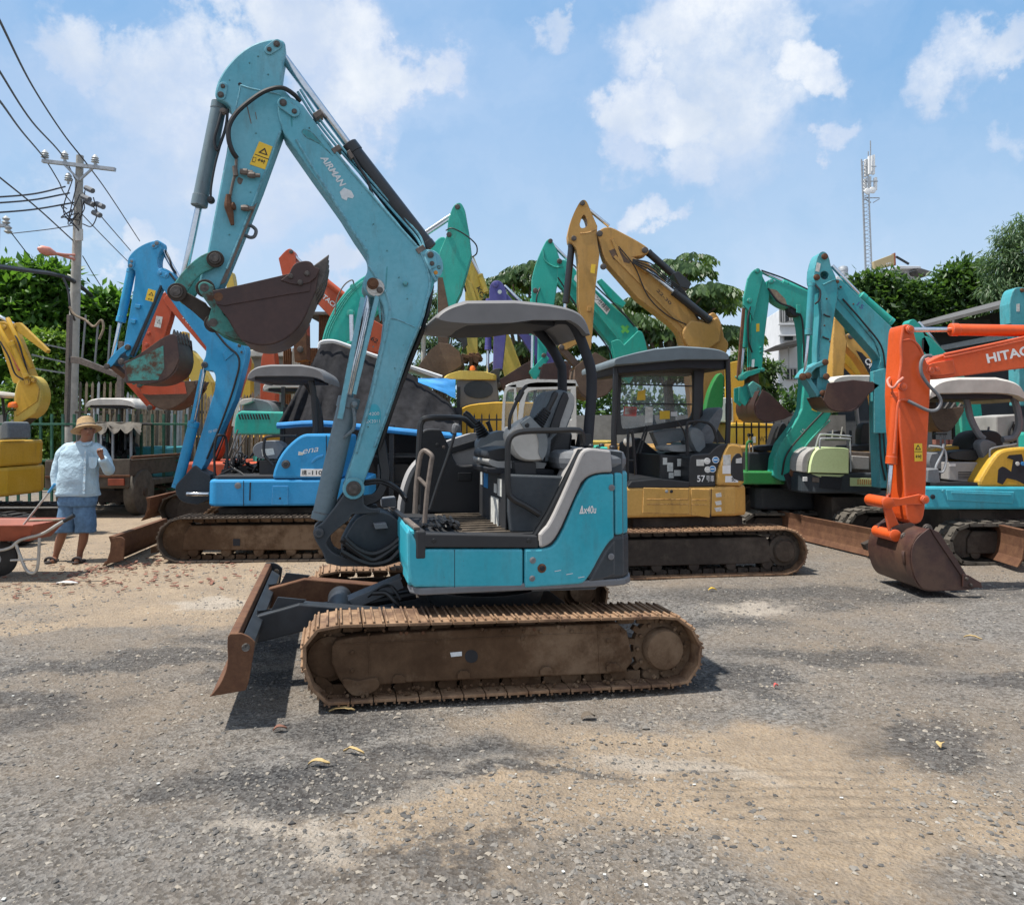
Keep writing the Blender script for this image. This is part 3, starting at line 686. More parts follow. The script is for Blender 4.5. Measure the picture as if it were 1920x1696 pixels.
# ---------------------------------------------------------------- the teal excavator in the foreground
H = PL(615, 4.3, 13)
def hero():
 pl = H
 th = thing('mini_excavator', 'teal mini excavator with grey canopy and raised boom, nearest of all in the yard', 'excavator', pl.g(1.1, 0, 1.0), pl.yaw)
 # ---- crawlers
 pp = [(612, 1324), (584, 1302), (567, 1262), (562, 1228), (568, 1197), (590, 1178), (632, 1169), (1268, 1152), (1300, 1174), (1319, 1210), (1318, 1242), (1302, 1275), (1286, 1287)]
 path = [pl.sz(x, y, 0) for x, y in pp]
 for k, (off, nm) in enumerate(((0, 1), (1.66, 0))):
  b = crawler(th, pl, path[3][0], path[9][0], .46, off, .36, True, 'track_rust', 'frame_mud', path, .128, detail=True, parts=(k == 1))
  if k == 1: continue
  fo = .055
  fr = plate(th, 'track_frame', pl, [(622, 1212), (637, 1190, 1), (1158, 1168), (1176, 1183), (1180, 1200), (1187, 1240), (1172, 1258), (1156, 1262), (755, 1280), (712, 1284), (698, 1300, 1), (664, 1305, 1), (636, 1277, 1), (622, 1242)], fo, .22, 'frame_mud', .01)
  plate(fr, 'opening_shade', pl, [(872, 1218, 1), (896, 1218, 1), (896, 1242, 1), (872, 1242, 1)], fo - .002, .003, 'inside_dark', 0)  # no cut in the frame: black plate paints the shade inside an opening
  plate(fr, 'paint_patch', pl, [(844, 1223), (866, 1221), (866, 1229), (846, 1231)], fo - .003, .003, 'decal_white', 0)
  for x, y in ((748, 1276), (870, 1268), (1025, 1261), (1150, 1254)):
   plate(fr, 'roller_bolt', pl, [(x - 12, y - 4), (x - 6, y - 11), (x + 6, y - 11), (x + 12, y - 5), (x + 12, y + 4), (x - 12, y + 5)], fo - .02, .03, 'frame_mud', .004)
  plate(fr, 'guard', pl, [(640, 1270, 1), (672, 1276), (694, 1272, 1), (706, 1270), (716, 1286, 1), (690, 1304, 1), (660, 1306, 1), (644, 1286)], fo - .025, .03, 'frame_mud', .006)
  for x in (752, 762, 793, 1002): pin(fr, pl, x, 1187 - (x - 752) * .03, fo - .001, 3.2, 'rust', .006, name='bolt')
  # idler
  c = pl.w(615, 1232, .1); r = 47 / F * c.y
  MB().lathe(c, pl.n, [(0, r * .5), (.008, r * .78), (.03, r * .82), (.035, r), (.12, r), (.13, r * .6)], 30).build('idler', 'frame_mud', th, smooth=True)
  c = pl.w(1238, 1212, .12); r = 46 / F * c.y; sp = MB(); sp.lathe(c, pl.n, [(0, r * .9), (.01, r * 1.12), (.05, r * 1.15), (.055, r * .8), (.15, r * .8)], 30)
  for q in range(15):
   an = 2 * math.pi * q / 15; U = pl.u * math.cos(an) + Vector((0, 0, math.sin(an)))
   sp.box(c + U * r * 1.2 + pl.n * .03, (.05, .04, .035), (U, pl.n, U.cross(pl.n)))
  s_ = sp.build('sprocket', 'frame_mud', th, smooth=True)
  MB().lathe(c, -pl.n, [(0, r * .80), (.065, r * .80), (.08, r * .74), (.083, r * .5), (.084, r * .05)], 36).build('drive_hub', 'frame_mud', s_, smooth=True)
  for q in range(12):
   an = 2 * math.pi * q / 12; U = pl.u * math.cos(an) + Vector((0, 0, math.sin(an)))
   MB().lathe(c + U * r * 1.0, -pl.n, [(0, .012), (.02, .012), (.022, .006)], 6).build('hub_bolt', 'frame_mud', s_)
  md = MB(); mr_ = random.Random(6)
  for q in range(150):
   x = mr_.uniform(600, 1270); t_ = (x - 600) / 670; y = (1306 - 34 * t_ + mr_.uniform(-9, 5)) if mr_.random() < .75 else 1184 - 10 * t_ + mr_.uniform(-3, 6); r_ = mr_.uniform(.004, .016); o_ = mr_.uniform(.02, .07)
   md.lathe(pl.w(x, y, o_), Vector((mr_.uniform(-1, 1), mr_.uniform(-1, 1), 1)), [(-r_ * .7, r_ * .4), (-r_ * .2, r_), (r_ * .5, r_ * .7)], 5)
  tag(md.build('caked_mud', 'frame_mud', b, smooth=True), kind='stuff')
  for p in ([(640, 1206), (1150, 1184), (1150, 1186), (640, 1208)], [(1120, 1172), (1122, 1172), (1126, 1260), (1124, 1260)], [(690, 1190), (692, 1190), (694, 1276), (692, 1276)]): plate(fr, 'weld_seam', pl, p, fo - .004, .006, 'frame_mud', .001)
  for x, y in ((660, 1222), (660, 1256), (1140, 1200), (1140, 1244), (980, 1196), (820, 1203)): pin(fr, pl, x, y, fo - .002, 4, 'frame_mud', .012, name='bolt')
  for q in range(6):
   x = 700 + q * 92
   c2 = pl.w(x, 1288 - q * 6, .1); MB().lathe(c2, pl.n, [(0, .03), (.004, .055), (.04, .06), (.042, .04), (.12, .04), (.125, .06), (.16, .055)], 16).build('track_roller', 'frame_mud', th, smooth=True)
 s0, s1 = path[3][0], path[9][0]
 # centre of the undercarriage
 planx(th, 'car_body', pl, [(s0 + .62, .35), (s1 - .62, .35), (s1 - .62, 1.68), (s0 + .62, 1.68)], .17, .34, 'frame_dark', .02)
 planx(th, 'car_body_leg', pl, [(s0 + .45, .38), (s0 + .75, .8), (s0 + .75, 1.2), (s0 + .45, 1.62), (s0 + .35, 1.62), (s0 + .5, 1.0), (s0 + .35, .38)], .2, .33, 'dark_metal', .02)
 c = pl.g((s0 + s1) / 2 + .02, .36, 1.0); MB().lathe(c, (0, 0, 1), [(0, .40), (.06, .42), (.10, .42), (.11, .36), (.2, .36)], 40).build('slew_ring', 'dark_metal', th, smooth=True)
 # ---- blade
 ck = [(427, 1193), (431, 1188), (452, 1187), (468, 1193, 1), (478, 1204), (476, 1220), (466, 1282, 1), (460, 1294), (392, 1306), (408, 1290, 1), (423, 1262, 1), (428, 1236, 1), (426, 1208, 1)]
 bl = plate(th, 'dozer_blade', pl, [(427, 1194), (431, 1189), (446, 1188), (448, 1200), (442, 1238), (434, 1262), (408, 1298), (394, 1305), (409, 1288), (423, 1262), (427, 1236), (426, 1208)], -.10, 2.18, 'rust', .006)
 for k, o in enumerate((-.118, 2.08)):
  c_ = prism2(bl, 'end_plate', pl, [pl.sz(x, y, -.118) for x, y in rnd(ck)], o, .018, 'rust' if k == 0 else 'dark_metal', .003)
  cc = pl.g(*pl.sz(461, 1213, -.118), o - .001); MB().lathe(cc, -pl.n, [(-.02, .021), (.0025, .021), (.003, .018)], 20).build('hole', 'ground', c_, smooth=True)
 a0 = pl.sz(440, 1195, -.1); a1 = pl.sz(440, 1260, -.1)
 prism2(bl, 'stiffener', pl, [(a0[0] + .03, a0[1] - .02), (a0[0] + .09, a0[1] - .06), (a0[0] + .08, a1[1] + .05), (a0[0] + .0, a1[1])], .0, 2.0, 'blade_arm', .004)
 for o in (.52, 1.34):
  # arm with a curved gusset rising up the back of the blade
  z = a1[1]; S = a0[0]
  arm = prism2(th, 'blade_arm', pl, [(S + .05, z + .14), (S + .30, z + .20), (s0 + .62, .40), (s0 + .62, .22), (S + .35, z + .04), (S + .05, z - .02)], o, .12, 'blade_arm' if o < 1 else 'rust', .008)
  g = [(S + .05, a0[1] - .01), (S + .09, a0[1] - .10), (S + .17, z + .24), (S + .34, z + .215), (S + .30, z + .18), (S + .05, z + .12)]
  prism2(arm, 'gusset', pl, g, o + .05, .014, 'blade_arm', .002)
 c = pl.g(a0[0] + .55, .34, .40); MB().lathe(c, pl.n, [(0, .075), (.01, .085), (1.13, .085), (1.14, .075)], 24).build('cross_tube', 'blade_arm', th, smooth=True)
 cov = MB(); A = pl.w(637, 1128, 1.0); B = pl.w(752, 1080, 1.0); cov.bar(A, B, .17, .012); cov.bar(A - pl.n * .08 - Vector((0, 0, .03)), B - pl.n * .08 - Vector((0, 0, .03)), .012, .07); cov.build('cylinder_cover', 'mid_grey', th, bev=.004)
 MB().tube([A + Vector((-.06, 0, -.03)), A + Vector((.1, 0, -.02)), B + Vector((.1, 0, -.12))], .035, 12).build('blade_cylinder', 'black_cyl', th)
 for q in (-.05, .05): MB().bar(A + pl.n * q + Vector((-.22, -.05, -.05)), A + pl.n * q + Vector((.06, 0, -.01)), .02, .05).build('cylinder_lug', 'blade_arm', th)
 MB().tube(spl([pl.w(700, 1112, .8), pl.w(724, 1112, .75), pl.w(742, 1128, .7), pl.w(765, 1150, .7)]), .016, 8).build('hose', 'hose', th, smooth=True)
 MB().tube(spl([pl.w(690, 1118, .85), pl.w(715, 1100, .8), pl.w(735, 1100, .8), pl.w(752, 1125, .7)]), .010, 8).build('hose', 'hose', th, smooth=True)
 # ---- upper body skirt : plan outline with a rounded tail
 n0 = .12; zb = pl.sz(800, 1101, n0)[1]; zt = pl.sz(800, 1028, n0)[1]
 sf = pl.s_(784, n0); sr = pl.s_(1148, n0)
 Rb = [(sr, n0), (sr + .07, n0 + .02), (sr + .13, n0 + .09), (sr + .17, n0 + .2), (sr + .20, .6), (sr + .21, 1.0), (sr + .20, 1.4), (sr + .17, 1.7), (sr + .12, 1.80), (sr + .04, 1.86)]
 front = [(sf - .02, 1.88), (sf - .08, 1.8), (sf - .10, 1.45), (sf + .05, 1.40), (sf + .12, .95), (sf + .04, .72), (sf - .02, .34), (sf - .02, .2), (sf + .01, n0 + .03), (sf + .03, n0 + .005), (sf + .06, n0)]
 planx(th, 'revolving_frame', pl, [(s + (.015 if s > 1 else -.015), o) for s, o in Rb + front], zb - .045, zb - .002, 'mid_grey', .01)
 planx(th, 'rear_base', pl, [(pl.s_(1100, n0), n0 + .002)] + [(s + .004, o) for s, o in Rb[:-1]] + [(sr - .2, 1.84)], zb, pl.sz(1150, 1004, n0)[1], 'slate', .02)
 planx(th, 'rear_panel', pl, [(sr + .016, n0 + .001)] + Rb[1:-1] + [(sr - .1, 1.84)], pl.sz(1150, 1004, n0)[1] + .003, pl.sz(1150, 886, n0)[1], 'cyan', .012)
 planx(th, 'rear_cap', pl, [(sr - .02, n0)] + [(s - .006, o) for s, o in Rb[1:-1]] + [(sr - .3, 1.84), (sr - .3, .3)], pl.sz(1150, 885, n0)[1] + .002, pl.sz(1150, 845, n0)[1], 'mid_grey', .05)
 sk = plate(th, 'skirt', pl, [(776, 1101), (768, 1092, 1), (764, 1060), (763, 1000), (767, 990), (787, 1026, 1), (792, 1029), (981, 1029), (981, 1102)], n0, .7, 'cyan', .02)
 planx(sk, 'front_panel', pl, [(sf - .05, n0 + .06), (sf - .05, .5), (sf + .02, .5), (sf + .02, n0 + .06)], zb, zt + .10, 'cyan', .02)
 for q in range(5): pin(sk, pl, 767, 1010 + q * 14, n0 + .05, 1.6, 'white', .004, name='rivet')
 # side panel
 sp = plate(th, 'side_panel', pl, [(984, 1102), (984, 1029), (1026, 1029, 1), (1042, 1019, 1), (1058, 988), (1080, 935), (1097, 903, 1), (1108, 893, 1), (1126, 889), (1151, 888), (1152, 1008), (1136, 1022, 1), (1100, 1091, 1), (1085, 1095)], n0 - .008, .6, 'cyan', .012)
 plate(th, 'corner_cover', pl, [(1154, 1010), (1139, 1024, 1), (1103, 1091), (1130, 1087), (1154, 1078)], n0 - .003, .3, 'slate', .012)
 tr = plate(th, 'side_trim', pl, [(1012, 1027), (1012, 1002), (1018, 994, 1), (1032, 980, 1), (1078, 876), (1088, 852, 1), (1096, 842, 1), (1110, 840), (1146, 844), (1149, 885), (1120, 886, 1), (1100, 894, 1), (1090, 905), (1076, 936), (1053, 988), (1040, 1012, 1), (1025, 1024, 1)], n0 - .016, .3, 'light_grey', .014)
 loft(th, 'engine_cover', pl, [(1000, 1030), (1006, 1000), (1034, 975), (1100, 840), (1150, 846), (1152, 1040), (1100, 1095), (985, 1098)], .3, [(.14, 1, 1), (.3, 1, 1), (1.7, 1, 1), (1.8, .97, .97)], 'slate', smooth=False)
 plate(th, 'door_seal', pl, [(1001, 1004), (1008, 1004), (1018, 992), (1032, 975), (1098, 842), (1088, 842), (1028, 960)], n0 + .02, .06, 'black_plastic', .006)
 for x, y, r_ in ((1147, 914, 6), (999, 1050, 6), (998, 1084, 5.5), (1146, 1043, 6)): pin(th, pl, x, y, n0 - .010, r_, 'mid_grey', .006, name='latch')
 pin(th, pl, 1016, 1065, n0 - .009, 8.5, 'rust', .004, name='lock'); pin(th, pl, 1017, 1065, n0 - .012, 5, 'inside_dark', .004, name='lock')
 for x, y in ((1108, 838), (1128, 837), (1148, 841)): MB().lathe(pl.w(x, y, .25), (0, 0, 1), [(0, .018), (.012, .018), (.02, .009)], 14).build('cap_bolt', 'black_plastic', th, smooth=True)
 text(sp, '\u0394x40u', pl, (1086, 963), (1118, 962), 15, n0 - .010, 'white', .02, shear=.15)
 dc = decal(th, 'warning_sticker', pl, [(1162, 975), (1169, 970), (1168, 996), (1161, 998)], n0 + .05, 'sticker_white')
 for q in range(3): decal(sp, 'scuff', pl, [(1040 + q * 22, 1070 + q * 6), (1052 + q * 22, 1068 + q * 6), (1052 + q * 22, 1069.2 + q * 6), (1040 + q * 22, 1071.4 + q * 6)], n0 - .0095, 'decal_white', .001)
 plate(sk, 'panel_seam', pl, [(852, 1030), (853, 1030), (853, 1101), (852, 1101)], n0 - .001, .003, 'inside_dark', 0)
 # sill
 sl = plate(th, 'floor_sill', pl, [(787, 1001), (800, 1000), (1008, 1004), (1010, 1027), (790, 1026)], n0 - .004, .12, 'panel_dark', .008)
 for x in (814, 992): pin(sl, pl, x, 1013, n0 - .005, 4.5, 'black_plastic', .006, name='bolt')
 zf = pl.sz(900, 1002, n0)[1]
 planx(th, 'floor', pl, [(sf + .02, n0 + .1), (pl.s_(1000, n0) + .1, n0 + .1), (pl.s_(1000, n0) - .3, 1.5), (sf + .02, 1.5)], zf - .06, zf - .012, 'panel_dark', .004)
 # ribbed mat
 ma = MB(); s_a, s_b = pl.s_(862, .3), pl.s_(945, .3)
 ma.v += [tuple(pl.g(s, zf - .004, o)) for s, o in ((s_a, .27), (s_b + .1, .27), (s_b - .05, 1.35), (s_a - .02, 1.35))] + [tuple(pl.g(s, zf - .012, o)) for s, o in ((s_a, .27), (s_b + .1, .27), (s_b - .05, 1.35), (s_a - .02, 1.35))]
 ma.f += [(0, 1, 2, 3), (7, 6, 5, 4), (0, 4, 5, 1), (1, 5, 6, 2), (2, 6, 7, 3), (3, 7, 4, 0)]
 for q in range(9):
  o = .32 + q * .115; ma.box(pl.g((s_a + s_b) / 2 + .02, zf, o), ((s_b - s_a), .018, .012), (pl.u, pl.n, Vector((0, 0, 1))))
 ma.build('floor_mat', 'mat_floor', th)
 ru = MB();
 for q in range(14):
  a = random.uniform(-.16, .14); ru.tube(spl([pl.g(sf + .2 + a, zf + random.uniform(.01, .05), .35 + random.uniform(0, .4)) for _ in range(4)], 5), .011, 6)
 ru.build('hose', 'hose', th, smooth=True)
 # front bumper of the platform
 planx(th, 'front_frame', pl, [(sf - .01, n0 - .005), (sf + .05, n0 - .005), (sf - .02, 1.5), (sf - .08, 1.5)], zf - .13, zf + .035, 'panel_dark', .012)
 MB().bar(pl.g(sf + .0, zf + .045, n0 + .02), pl.g(sf - .06, zf + .045, 1.5), .035, .014).build('edge_strip', 'chipped_steel', th)
 # far side wall and console
 plate(th, 'console_wall', pl, [(786, 960), (788, 815), (796, 803, 1), (826, 804), (840, 832), (852, 862), (862, 875, 1), (905, 868), (925, 880), (925, 965)], 1.42, .08, 'panel_dark', .012)
 pin(th, pl, 820, 834, 1.415, 4, 'black_plastic', .006, name='bolt'); pin(th, pl, 832, 838, 1.415, 3, 'chipped_steel', .006, name='bolt')
 plate(th, 'socket_panel', pl, [(859, 886), (884, 886), (884, 901), (859, 901)], 1.405, .02, 'black_plastic', .003)
 fc = loft(th, 'side_cover', pl, [(747, 985), (749, 945), (757, 905, 1), (772, 872, 1), (800, 848), (838, 826), (880, 812), (935, 808), (1060, 806), (1090, 985)], 1.6, [(1.52, 1, 1), (1.6, 1.0, 1.0), (1.78, 1, .98), (1.86, .97, .9)], 'light_grey')
 plate(th, 'cover_seal', pl, [(757, 975), (760, 935), (768, 905), (781, 872), (800, 853), (900, 822), (900, 835), (806, 862), (790, 885), (776, 920), (770, 975)], 1.49, .03, 'black_plastic', .004)
 # seat box
 sb = plate(th, 'seat_box', pl, [(953, 889), (1064, 893), (1018, 974), (1003, 998), (957, 997), (953, 960)], .26, .95, 'slate', .012)
 bx = MB(); s_l = pl.s_(953, .26) - .006
 fx = PL(0, 5, 0); fx.o = pl.g(s_l, 0, .26); fx.u = pl.n; fx.n = pl.u; fx.yaw = 0
 def fr(x0, x1, z0, z1, mat, nm='sticker'):
  m = MB(); m.box(pl.g(s_l, (z0 + z1) / 2, (x0 + x1) / 2), (.006, x1 - x0, z1 - z0), (pl.u, pl.n, Vector((0, 0, 1)))); m.build(nm, mat, sb)
 zz = pl.sz(953, 889, .26)[1]
 fr(.30, 1.18, zf, zz, 'panel_dark', 'front_face'); s_l -= .004
 fr(.40, .52, zz - .15, zz - .04, 'sticker_white'); fr(.56, .64, zz - .14, zz - .08, 'sticker_white'); fr(.50, .74, zz - .40, zz - .17, 'sticker_white'); fr(.86, 1.0, zz - .13, zz - .03, 'sticker_blue'); fr(1.04, 1.12, zz - .12, zz - .03, 'sticker_white')
 plate(th, 'seat_base', pl, [(912, 876), (962, 878), (1040, 880), (1042, 890), (960, 891), (916, 888)], .45, .55, 'inside_dark', .01)
 plate(th, 'console_bracket', pl, [(965, 866), (1005, 866), (1006, 890), (967, 890)], .36, .1, 'panel_dark', .006)
 loft(th, 'seat_cushion', pl, [(911, 850, 1), (918, 842, 1), (950, 838), (1000, 840), (1025, 846), (1025, 866), (930, 864, 1), (912, 860, 1)], .5, rl(.5, 1.0, .05, .05), 'seat_black')
 loft(th, 'seat_shell', pl, [(910, 858, 1), (930, 864), (1000, 864), (1025, 868), (1020, 878), (935, 878), (914, 872, 1)], .5, rl(.47, 1.03, .04, .03), 'seat_light')
 br = [(1036, 737, 1), (1046, 729, 1), (1066, 731, 1), (1080, 741, 1), (1080, 762, 1), (1064, 803), (1040, 866), (1020, 872), (1012, 850), (1014, 806)]
 bk = loft(th, 'seat_back', pl, br, .52, rl(.52, 1.0, .07, .06), 'seat_grey')
 loft(bk, 'bolster', pl, [(1061, 738, 1), (1069, 733, 1), (1078, 742, 1), (1078, 760, 1), (1060, 804), (1048, 803)], .5, rl(.5, .6, .03, .03), 'seat_light')
 loft(bk, 'bolster', pl, [(1056, 735, 1), (1064, 733, 1), (1068, 745), (1046, 806), (1030, 820), (1034, 795)], .49, rl(.495, .6, .03, .03), 'seat_black')
 plate(bk, 'seat_hinge', pl, [(1028, 822), (1048, 800), (1075, 812), (1070, 850), (1048, 872), (1024, 866)], .52, .4, 'black_plastic', .02)
 # far console, bellows and stick
 fcon = loft(th, 'armrest_console', pl, [(895, 828, 1), (902, 820), (936, 805, 1), (952, 810, 1), (962, 830), (950, 842), (920, 848), (914, 872, 1), (903, 862), (896, 842)], 1.05, rl(1.05, 1.2, .03, .03), 'console_grey')
 loft(fcon, 'lower_cover', pl, [(897, 840), (930, 826), (958, 824), (955, 838), (918, 848), (912, 868, 1), (902, 860)], 1.03, rl(1.04, 1.19, .02, .02), 'console_light')
 def bellows(x0, y0, x1, y1, r0, r1, off, n=7):
  a, b = pl.w(x0, y0, off), pl.w(x1, y1, off); L = (b - a).length; pr = []
  for q in range(n):
   t = q / n; r = (r0 + (r1 - r0) * t) / F * a.y; pr += [(t * L, r * .86), (t * L + L / n * .5, r), (t * L + L / n * .95, r * .86)]
  MB().lathe(a, b - a, pr, 18).build('lever_boot', 'black_plastic', th, smooth=True)
 bellows(908, 820, 893, 790, 14, 7, 1.1); bellows(1007, 795, 1026, 768, 14, 9, .4)
 def stick(p, rr, off, nm='joystick'):
  w = [pl.w(x, y, off) for x, y in p]; MB().tube(w, [r / F * w[0].y for r in rr], 12).build(nm, 'black_plastic', th, smooth=True)
 stick([(894, 795), (886, 788), (877, 779), (871, 773)], [6, 6, 7, 5], 1.1); stick([(1024, 772), (1033, 756), (1040, 740), (1043, 735)], [6, 5.5, 6.5, 4], .4)
 stick([(922, 812), (918, 800), (914, 790)], [4, 3.5, 4.5], 1.3, 'lever')
 nc = loft(th, 'armrest_console', pl, [(950, 815, 1), (960, 799, 1), (994, 778, 1), (1018, 804), (1029, 820, 1), (1027, 848, 1), (1018, 864), (985, 867, 1), (966, 852, 1), (957, 832, 1)], .32, rl(.32, .5, .05, .06), 'console_light')
 loft(nc, 'rear_cover', pl, [(994, 779), (1018, 803), (1029, 820, 1), (1027, 850, 1), (1018, 864), (1009, 850, 1), (1012, 830, 1), (1006, 812), (984, 806), (975, 792)], .312, rl(.312, .46, .03, .03), 'console_grey')
 pin(nc, pl, 988, 797, .315, 4.5, 'black_plastic', .012, name='knob')
 # rails
 r1 = .019
 tubepx(th, 'guard_rail', pl, [(782, 945, .4), (784, 890, .36), (787, 815, .36), (791, 790, .36), (806, 783, .36), (850, 783, .5), (870, 785, .7), (886, 799, .9)], r1, 'black_plastic')
 tubepx(th, 'guard_rail', pl, [(1012, 965, .2), (985, 948, .2), (962, 935, .2), (953, 918, .2), (952, 850, .2), (954, 826, .2), (965, 813, .2), (990, 808, .2), (1040, 807, .2), (1078, 806, .2), (1090, 811, .22), (1093, 832, .25)], r1, 'black_plastic')
 tubepx(th, 'hand_rail', pl, [(778, 962, .25), (781, 905, .25), (788, 856, .25), (795, 845, .24), (803, 848, .22), (810, 856, .2), (808, 870, .2), (801, 920, .2), (796, 980, .2)], .015, 'chipped_steel')
 tubepx(th, 'hand_rail', pl, [(783, 894, .25), (801, 912, .2)], .013, 'chipped_steel', smooth=False)
 tubepx(th, 'travel_lever', pl, [(806, 955, .6), (822, 905, .6), (838, 860, .6), (853, 812, .6)], .011, 'black_plastic')
 tubepx(th, 'lever_knob', pl, [(851, 812, .6), (853, 803, .6), (856, 797, .6), (857, 794, .6)], [.012, .022, .026, .014], 'mid_grey')
 tubepx(th, 'safety_lever', pl, [(955, 805, .35), (957, 780, .35), (971, 748, .35), (980, 731, .35), (988, 723, .35)], .011, 'black_plastic')
 tubepx(th, 'safety_lever_grip', pl, [(969, 752, .345), (979, 733, .345)], .019, 'black_plastic', smooth=False)
 # canopy
 ca = th
 prof = [(818, 599, 1), (816, 592, 1), (838, 574, 1), (872, 563), (965, 562), (1030, 569), (1072, 577, 1), (1096, 594, 1), (1106, 628), (1100, 627), (1086, 608, 1), (1068, 598), (1000, 598), (960, 604), (872, 606), (840, 603)]
 rf = loft(ca, 'canopy', pl, prof, .36, [(.33, .97, .86, 0, -.012), (.345, .995, .96, 0, -.006), (.38, 1, 1), (.6, 1, 1.06, 0, .01), (.85, 1, 1.08, 0, .016), (1.1, 1, 1.06, 0, .014), (1.3, 1, 1, 0, .02), (1.33, .97, .9, 0, .02)], 'roof_grey')
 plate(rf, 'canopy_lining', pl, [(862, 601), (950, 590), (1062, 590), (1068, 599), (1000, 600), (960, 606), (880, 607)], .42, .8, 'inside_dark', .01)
 plate(rf, 'roof_beam', pl, [(897, 589), (990, 592), (1040, 598), (1040, 612), (985, 606), (900, 602)], .5, .05, 'inside_dark', .006)
 post = lambda pts, o, r: tubepx(ca, 'canopy_post', pl, [(x, y, o) for x, y in pts], r, 'inside_dark', res=12)
 post([(1040, 598), (1066, 600), (1082, 620), (1097, 658), (1108, 695), (1109, 740), (1105, 790), (1101, 842)], .48, .036)
 post([(975, 600), (993, 606), (1010, 622), (1033, 650), (1050, 682), (1054, 700), (1054, 790), (1052, 840)], 1.06, .036)
 plate(ca, 'post_foot', pl, [(1086, 838), (1092, 812), (1108, 812), (1112, 838)], .44, .1, 'black_plastic', .008)
 # ---- swing post and boom foot bracket
 sw = plate(th, 'swing_bracket', pl, [(646, 924), (643, 912, 1), (650, 898, 1), (674, 898, 1), (681, 914), (683, 946), (694, 953, 1), (712, 953), (713, 961), (660, 964), (653, 976), (641, 985, 1), (618, 1004, 1), (612, 1020), (622, 1036, 1), (650, 1046), (760, 1050), (720, 1062), (640, 1062), (612, 1056), (604, 1034), (588, 1008, 1), (586, 992, 1), (604, 980), (626, 952)], .84, .03, 'slate', .008)
 prism2(sw, 'bracket_plate', pl, [pl.sz(x, y, .84) for x, y in rnd([(646, 924), (643, 912, 1), (650, 898, 1), (674, 898, 1), (681, 914), (683, 946), (712, 953), (713, 961), (660, 964), (641, 985, 1), (618, 1004, 1), (622, 1036, 1), (650, 1046), (650, 1062), (612, 1056), (604, 1034), (588, 1008, 1), (586, 992, 1), (604, 980), (626, 952)])], 1.10, .03, 'slate', .008)
 loft(sw, 'swing_post', pl, [(650, 1000), (668, 970, 1), (694, 960, 1), (722, 960, 1), (742, 970, 1), (760, 990), (775, 1010), (775, 1050), (725, 1058), (660, 1060, 1), (640, 1050), (640, 1020)], .86, [(.875, .98, .98), (.885, 1, 1), (1.18, 1, 1), (1.2, .97, .97)], 'slate')
 plate(sw, 'step', pl, [(700, 982), (724, 980), (728, 990), (704, 992)], .80, .09, 'mid_grey', .004)
 hs = MB()
 rg = random.Random(5)
 for q in range(9):
  yb = 1030 + q * 3.0; o = .76 + (q % 4) * .03
  hs.tube(spl([pl.w(648 + rg.uniform(-8, 4), yb - 22 + rg.uniform(-4, 4), o), pl.w(672, yb - 2 + rg.uniform(-4, 4), o), pl.w(700, yb + 5 + rg.uniform(-4, 4), o), pl.w(730, yb - 6 + rg.uniform(-4, 4), o), pl.w(752 + rg.uniform(-3, 3), yb - 24, o), pl.w(775, yb - 36, o + .1)]), .021, 7)
 hs.build('hose_bundle', 'hose', th, smooth=True)
 hs = MB()
 for q in range(5):
  hs.tube(spl([pl.w(706 + q * 3, 820, 1.02), pl.w(712 + q * 3.2, 860, 1.0), pl.w(716 + q * 3, 895, .98), pl.w(704 + q * 2, 925 + q * 2, .96), pl.w(680, 932 + q * 4, .95)]), .013, 7)
 for q in range(2): hs.tube(spl([pl.w(680, 903 + q * 5, .97), pl.w(715, 900 + q * 5, .97), pl.w(745, 915 + q * 4, .9), pl.w(762, 935 + q * 4, .8)]), .012, 7)
 hs.build('hose', 'hose', th, smooth=True)
 plate(th, 'valve_block', pl, [(715, 935), (742, 932), (744, 950), (716, 951)], 1.2, .15, 'mid_grey', .006)
 # ---- boom
 bo = .87; bt = .22
 boom = plate(th, 'boom', pl, [(519, 206, 1), (521, 190, 1), (530, 180, 1), (546, 180, 1), (568, 196), (601, 242), (636, 288), (689, 351), (742, 411), (782, 462, 1), (803, 468, 1), (820, 500), (816, 530, 1), (804, 560), (792, 605), (765, 672), (736, 758), (706, 843), (680, 912, 1), (670, 932, 1), (652, 930, 1), (644, 912, 1), (650, 890), (663, 853), (695, 735), (717, 634), (721, 600), (719, 572, 1), (706, 556, 1), (690, 553, 1), (679, 540, 1), (681, 524, 1), (690, 508, 1), (692, 484, 1), (683, 469, 1), (665, 443), (639, 401), (612, 363), (583, 323), (548, 273), (532, 250), (524, 228)], bo, bt, 'teal', .012)
 # flange ribs along both edges
 def ribs(pts, o, w=.010, hgt=.016, mat='teal', par=boom):
  P_ = [pl.w(x, y, o) for x, y in pts]; MB().tube(spl(P_, 3), w, 6).build('weld_rib', mat, par, smooth=True)
 ribs([(692, 500), (700, 512), (714, 532), (726, 556), (731, 580), (727, 612), (712, 680), (694, 756), (668, 850)], bo)
 ribs([(555, 262), (585, 312), (620, 366), (660, 430), (688, 470)], bo)
 ribs([(604, 252), (640, 298), (692, 360), (744, 420), (780, 460)], bo)
 ribs([(788, 470), (800, 500), (806, 530), (800, 560), (789, 602), (762, 668), (734, 750), (702, 838)], bo)
 ribs([(727, 596), (748, 600), (777, 613)], bo, .006)
 plate(boom, 'recess', pl, [(563, 246, 1), (572, 240, 1), (586, 248), (625, 293), (600, 270), (574, 258)], bo - .004, .006, 'worn_teal', .002)
 lug = plate(boom, 'cylinder_lug', pl, [(782, 470), (800, 466, 1), (824, 472, 1), (834, 504, 1), (820, 526, 1), (806, 500)], bo - .004, .024, 'teal', .006)
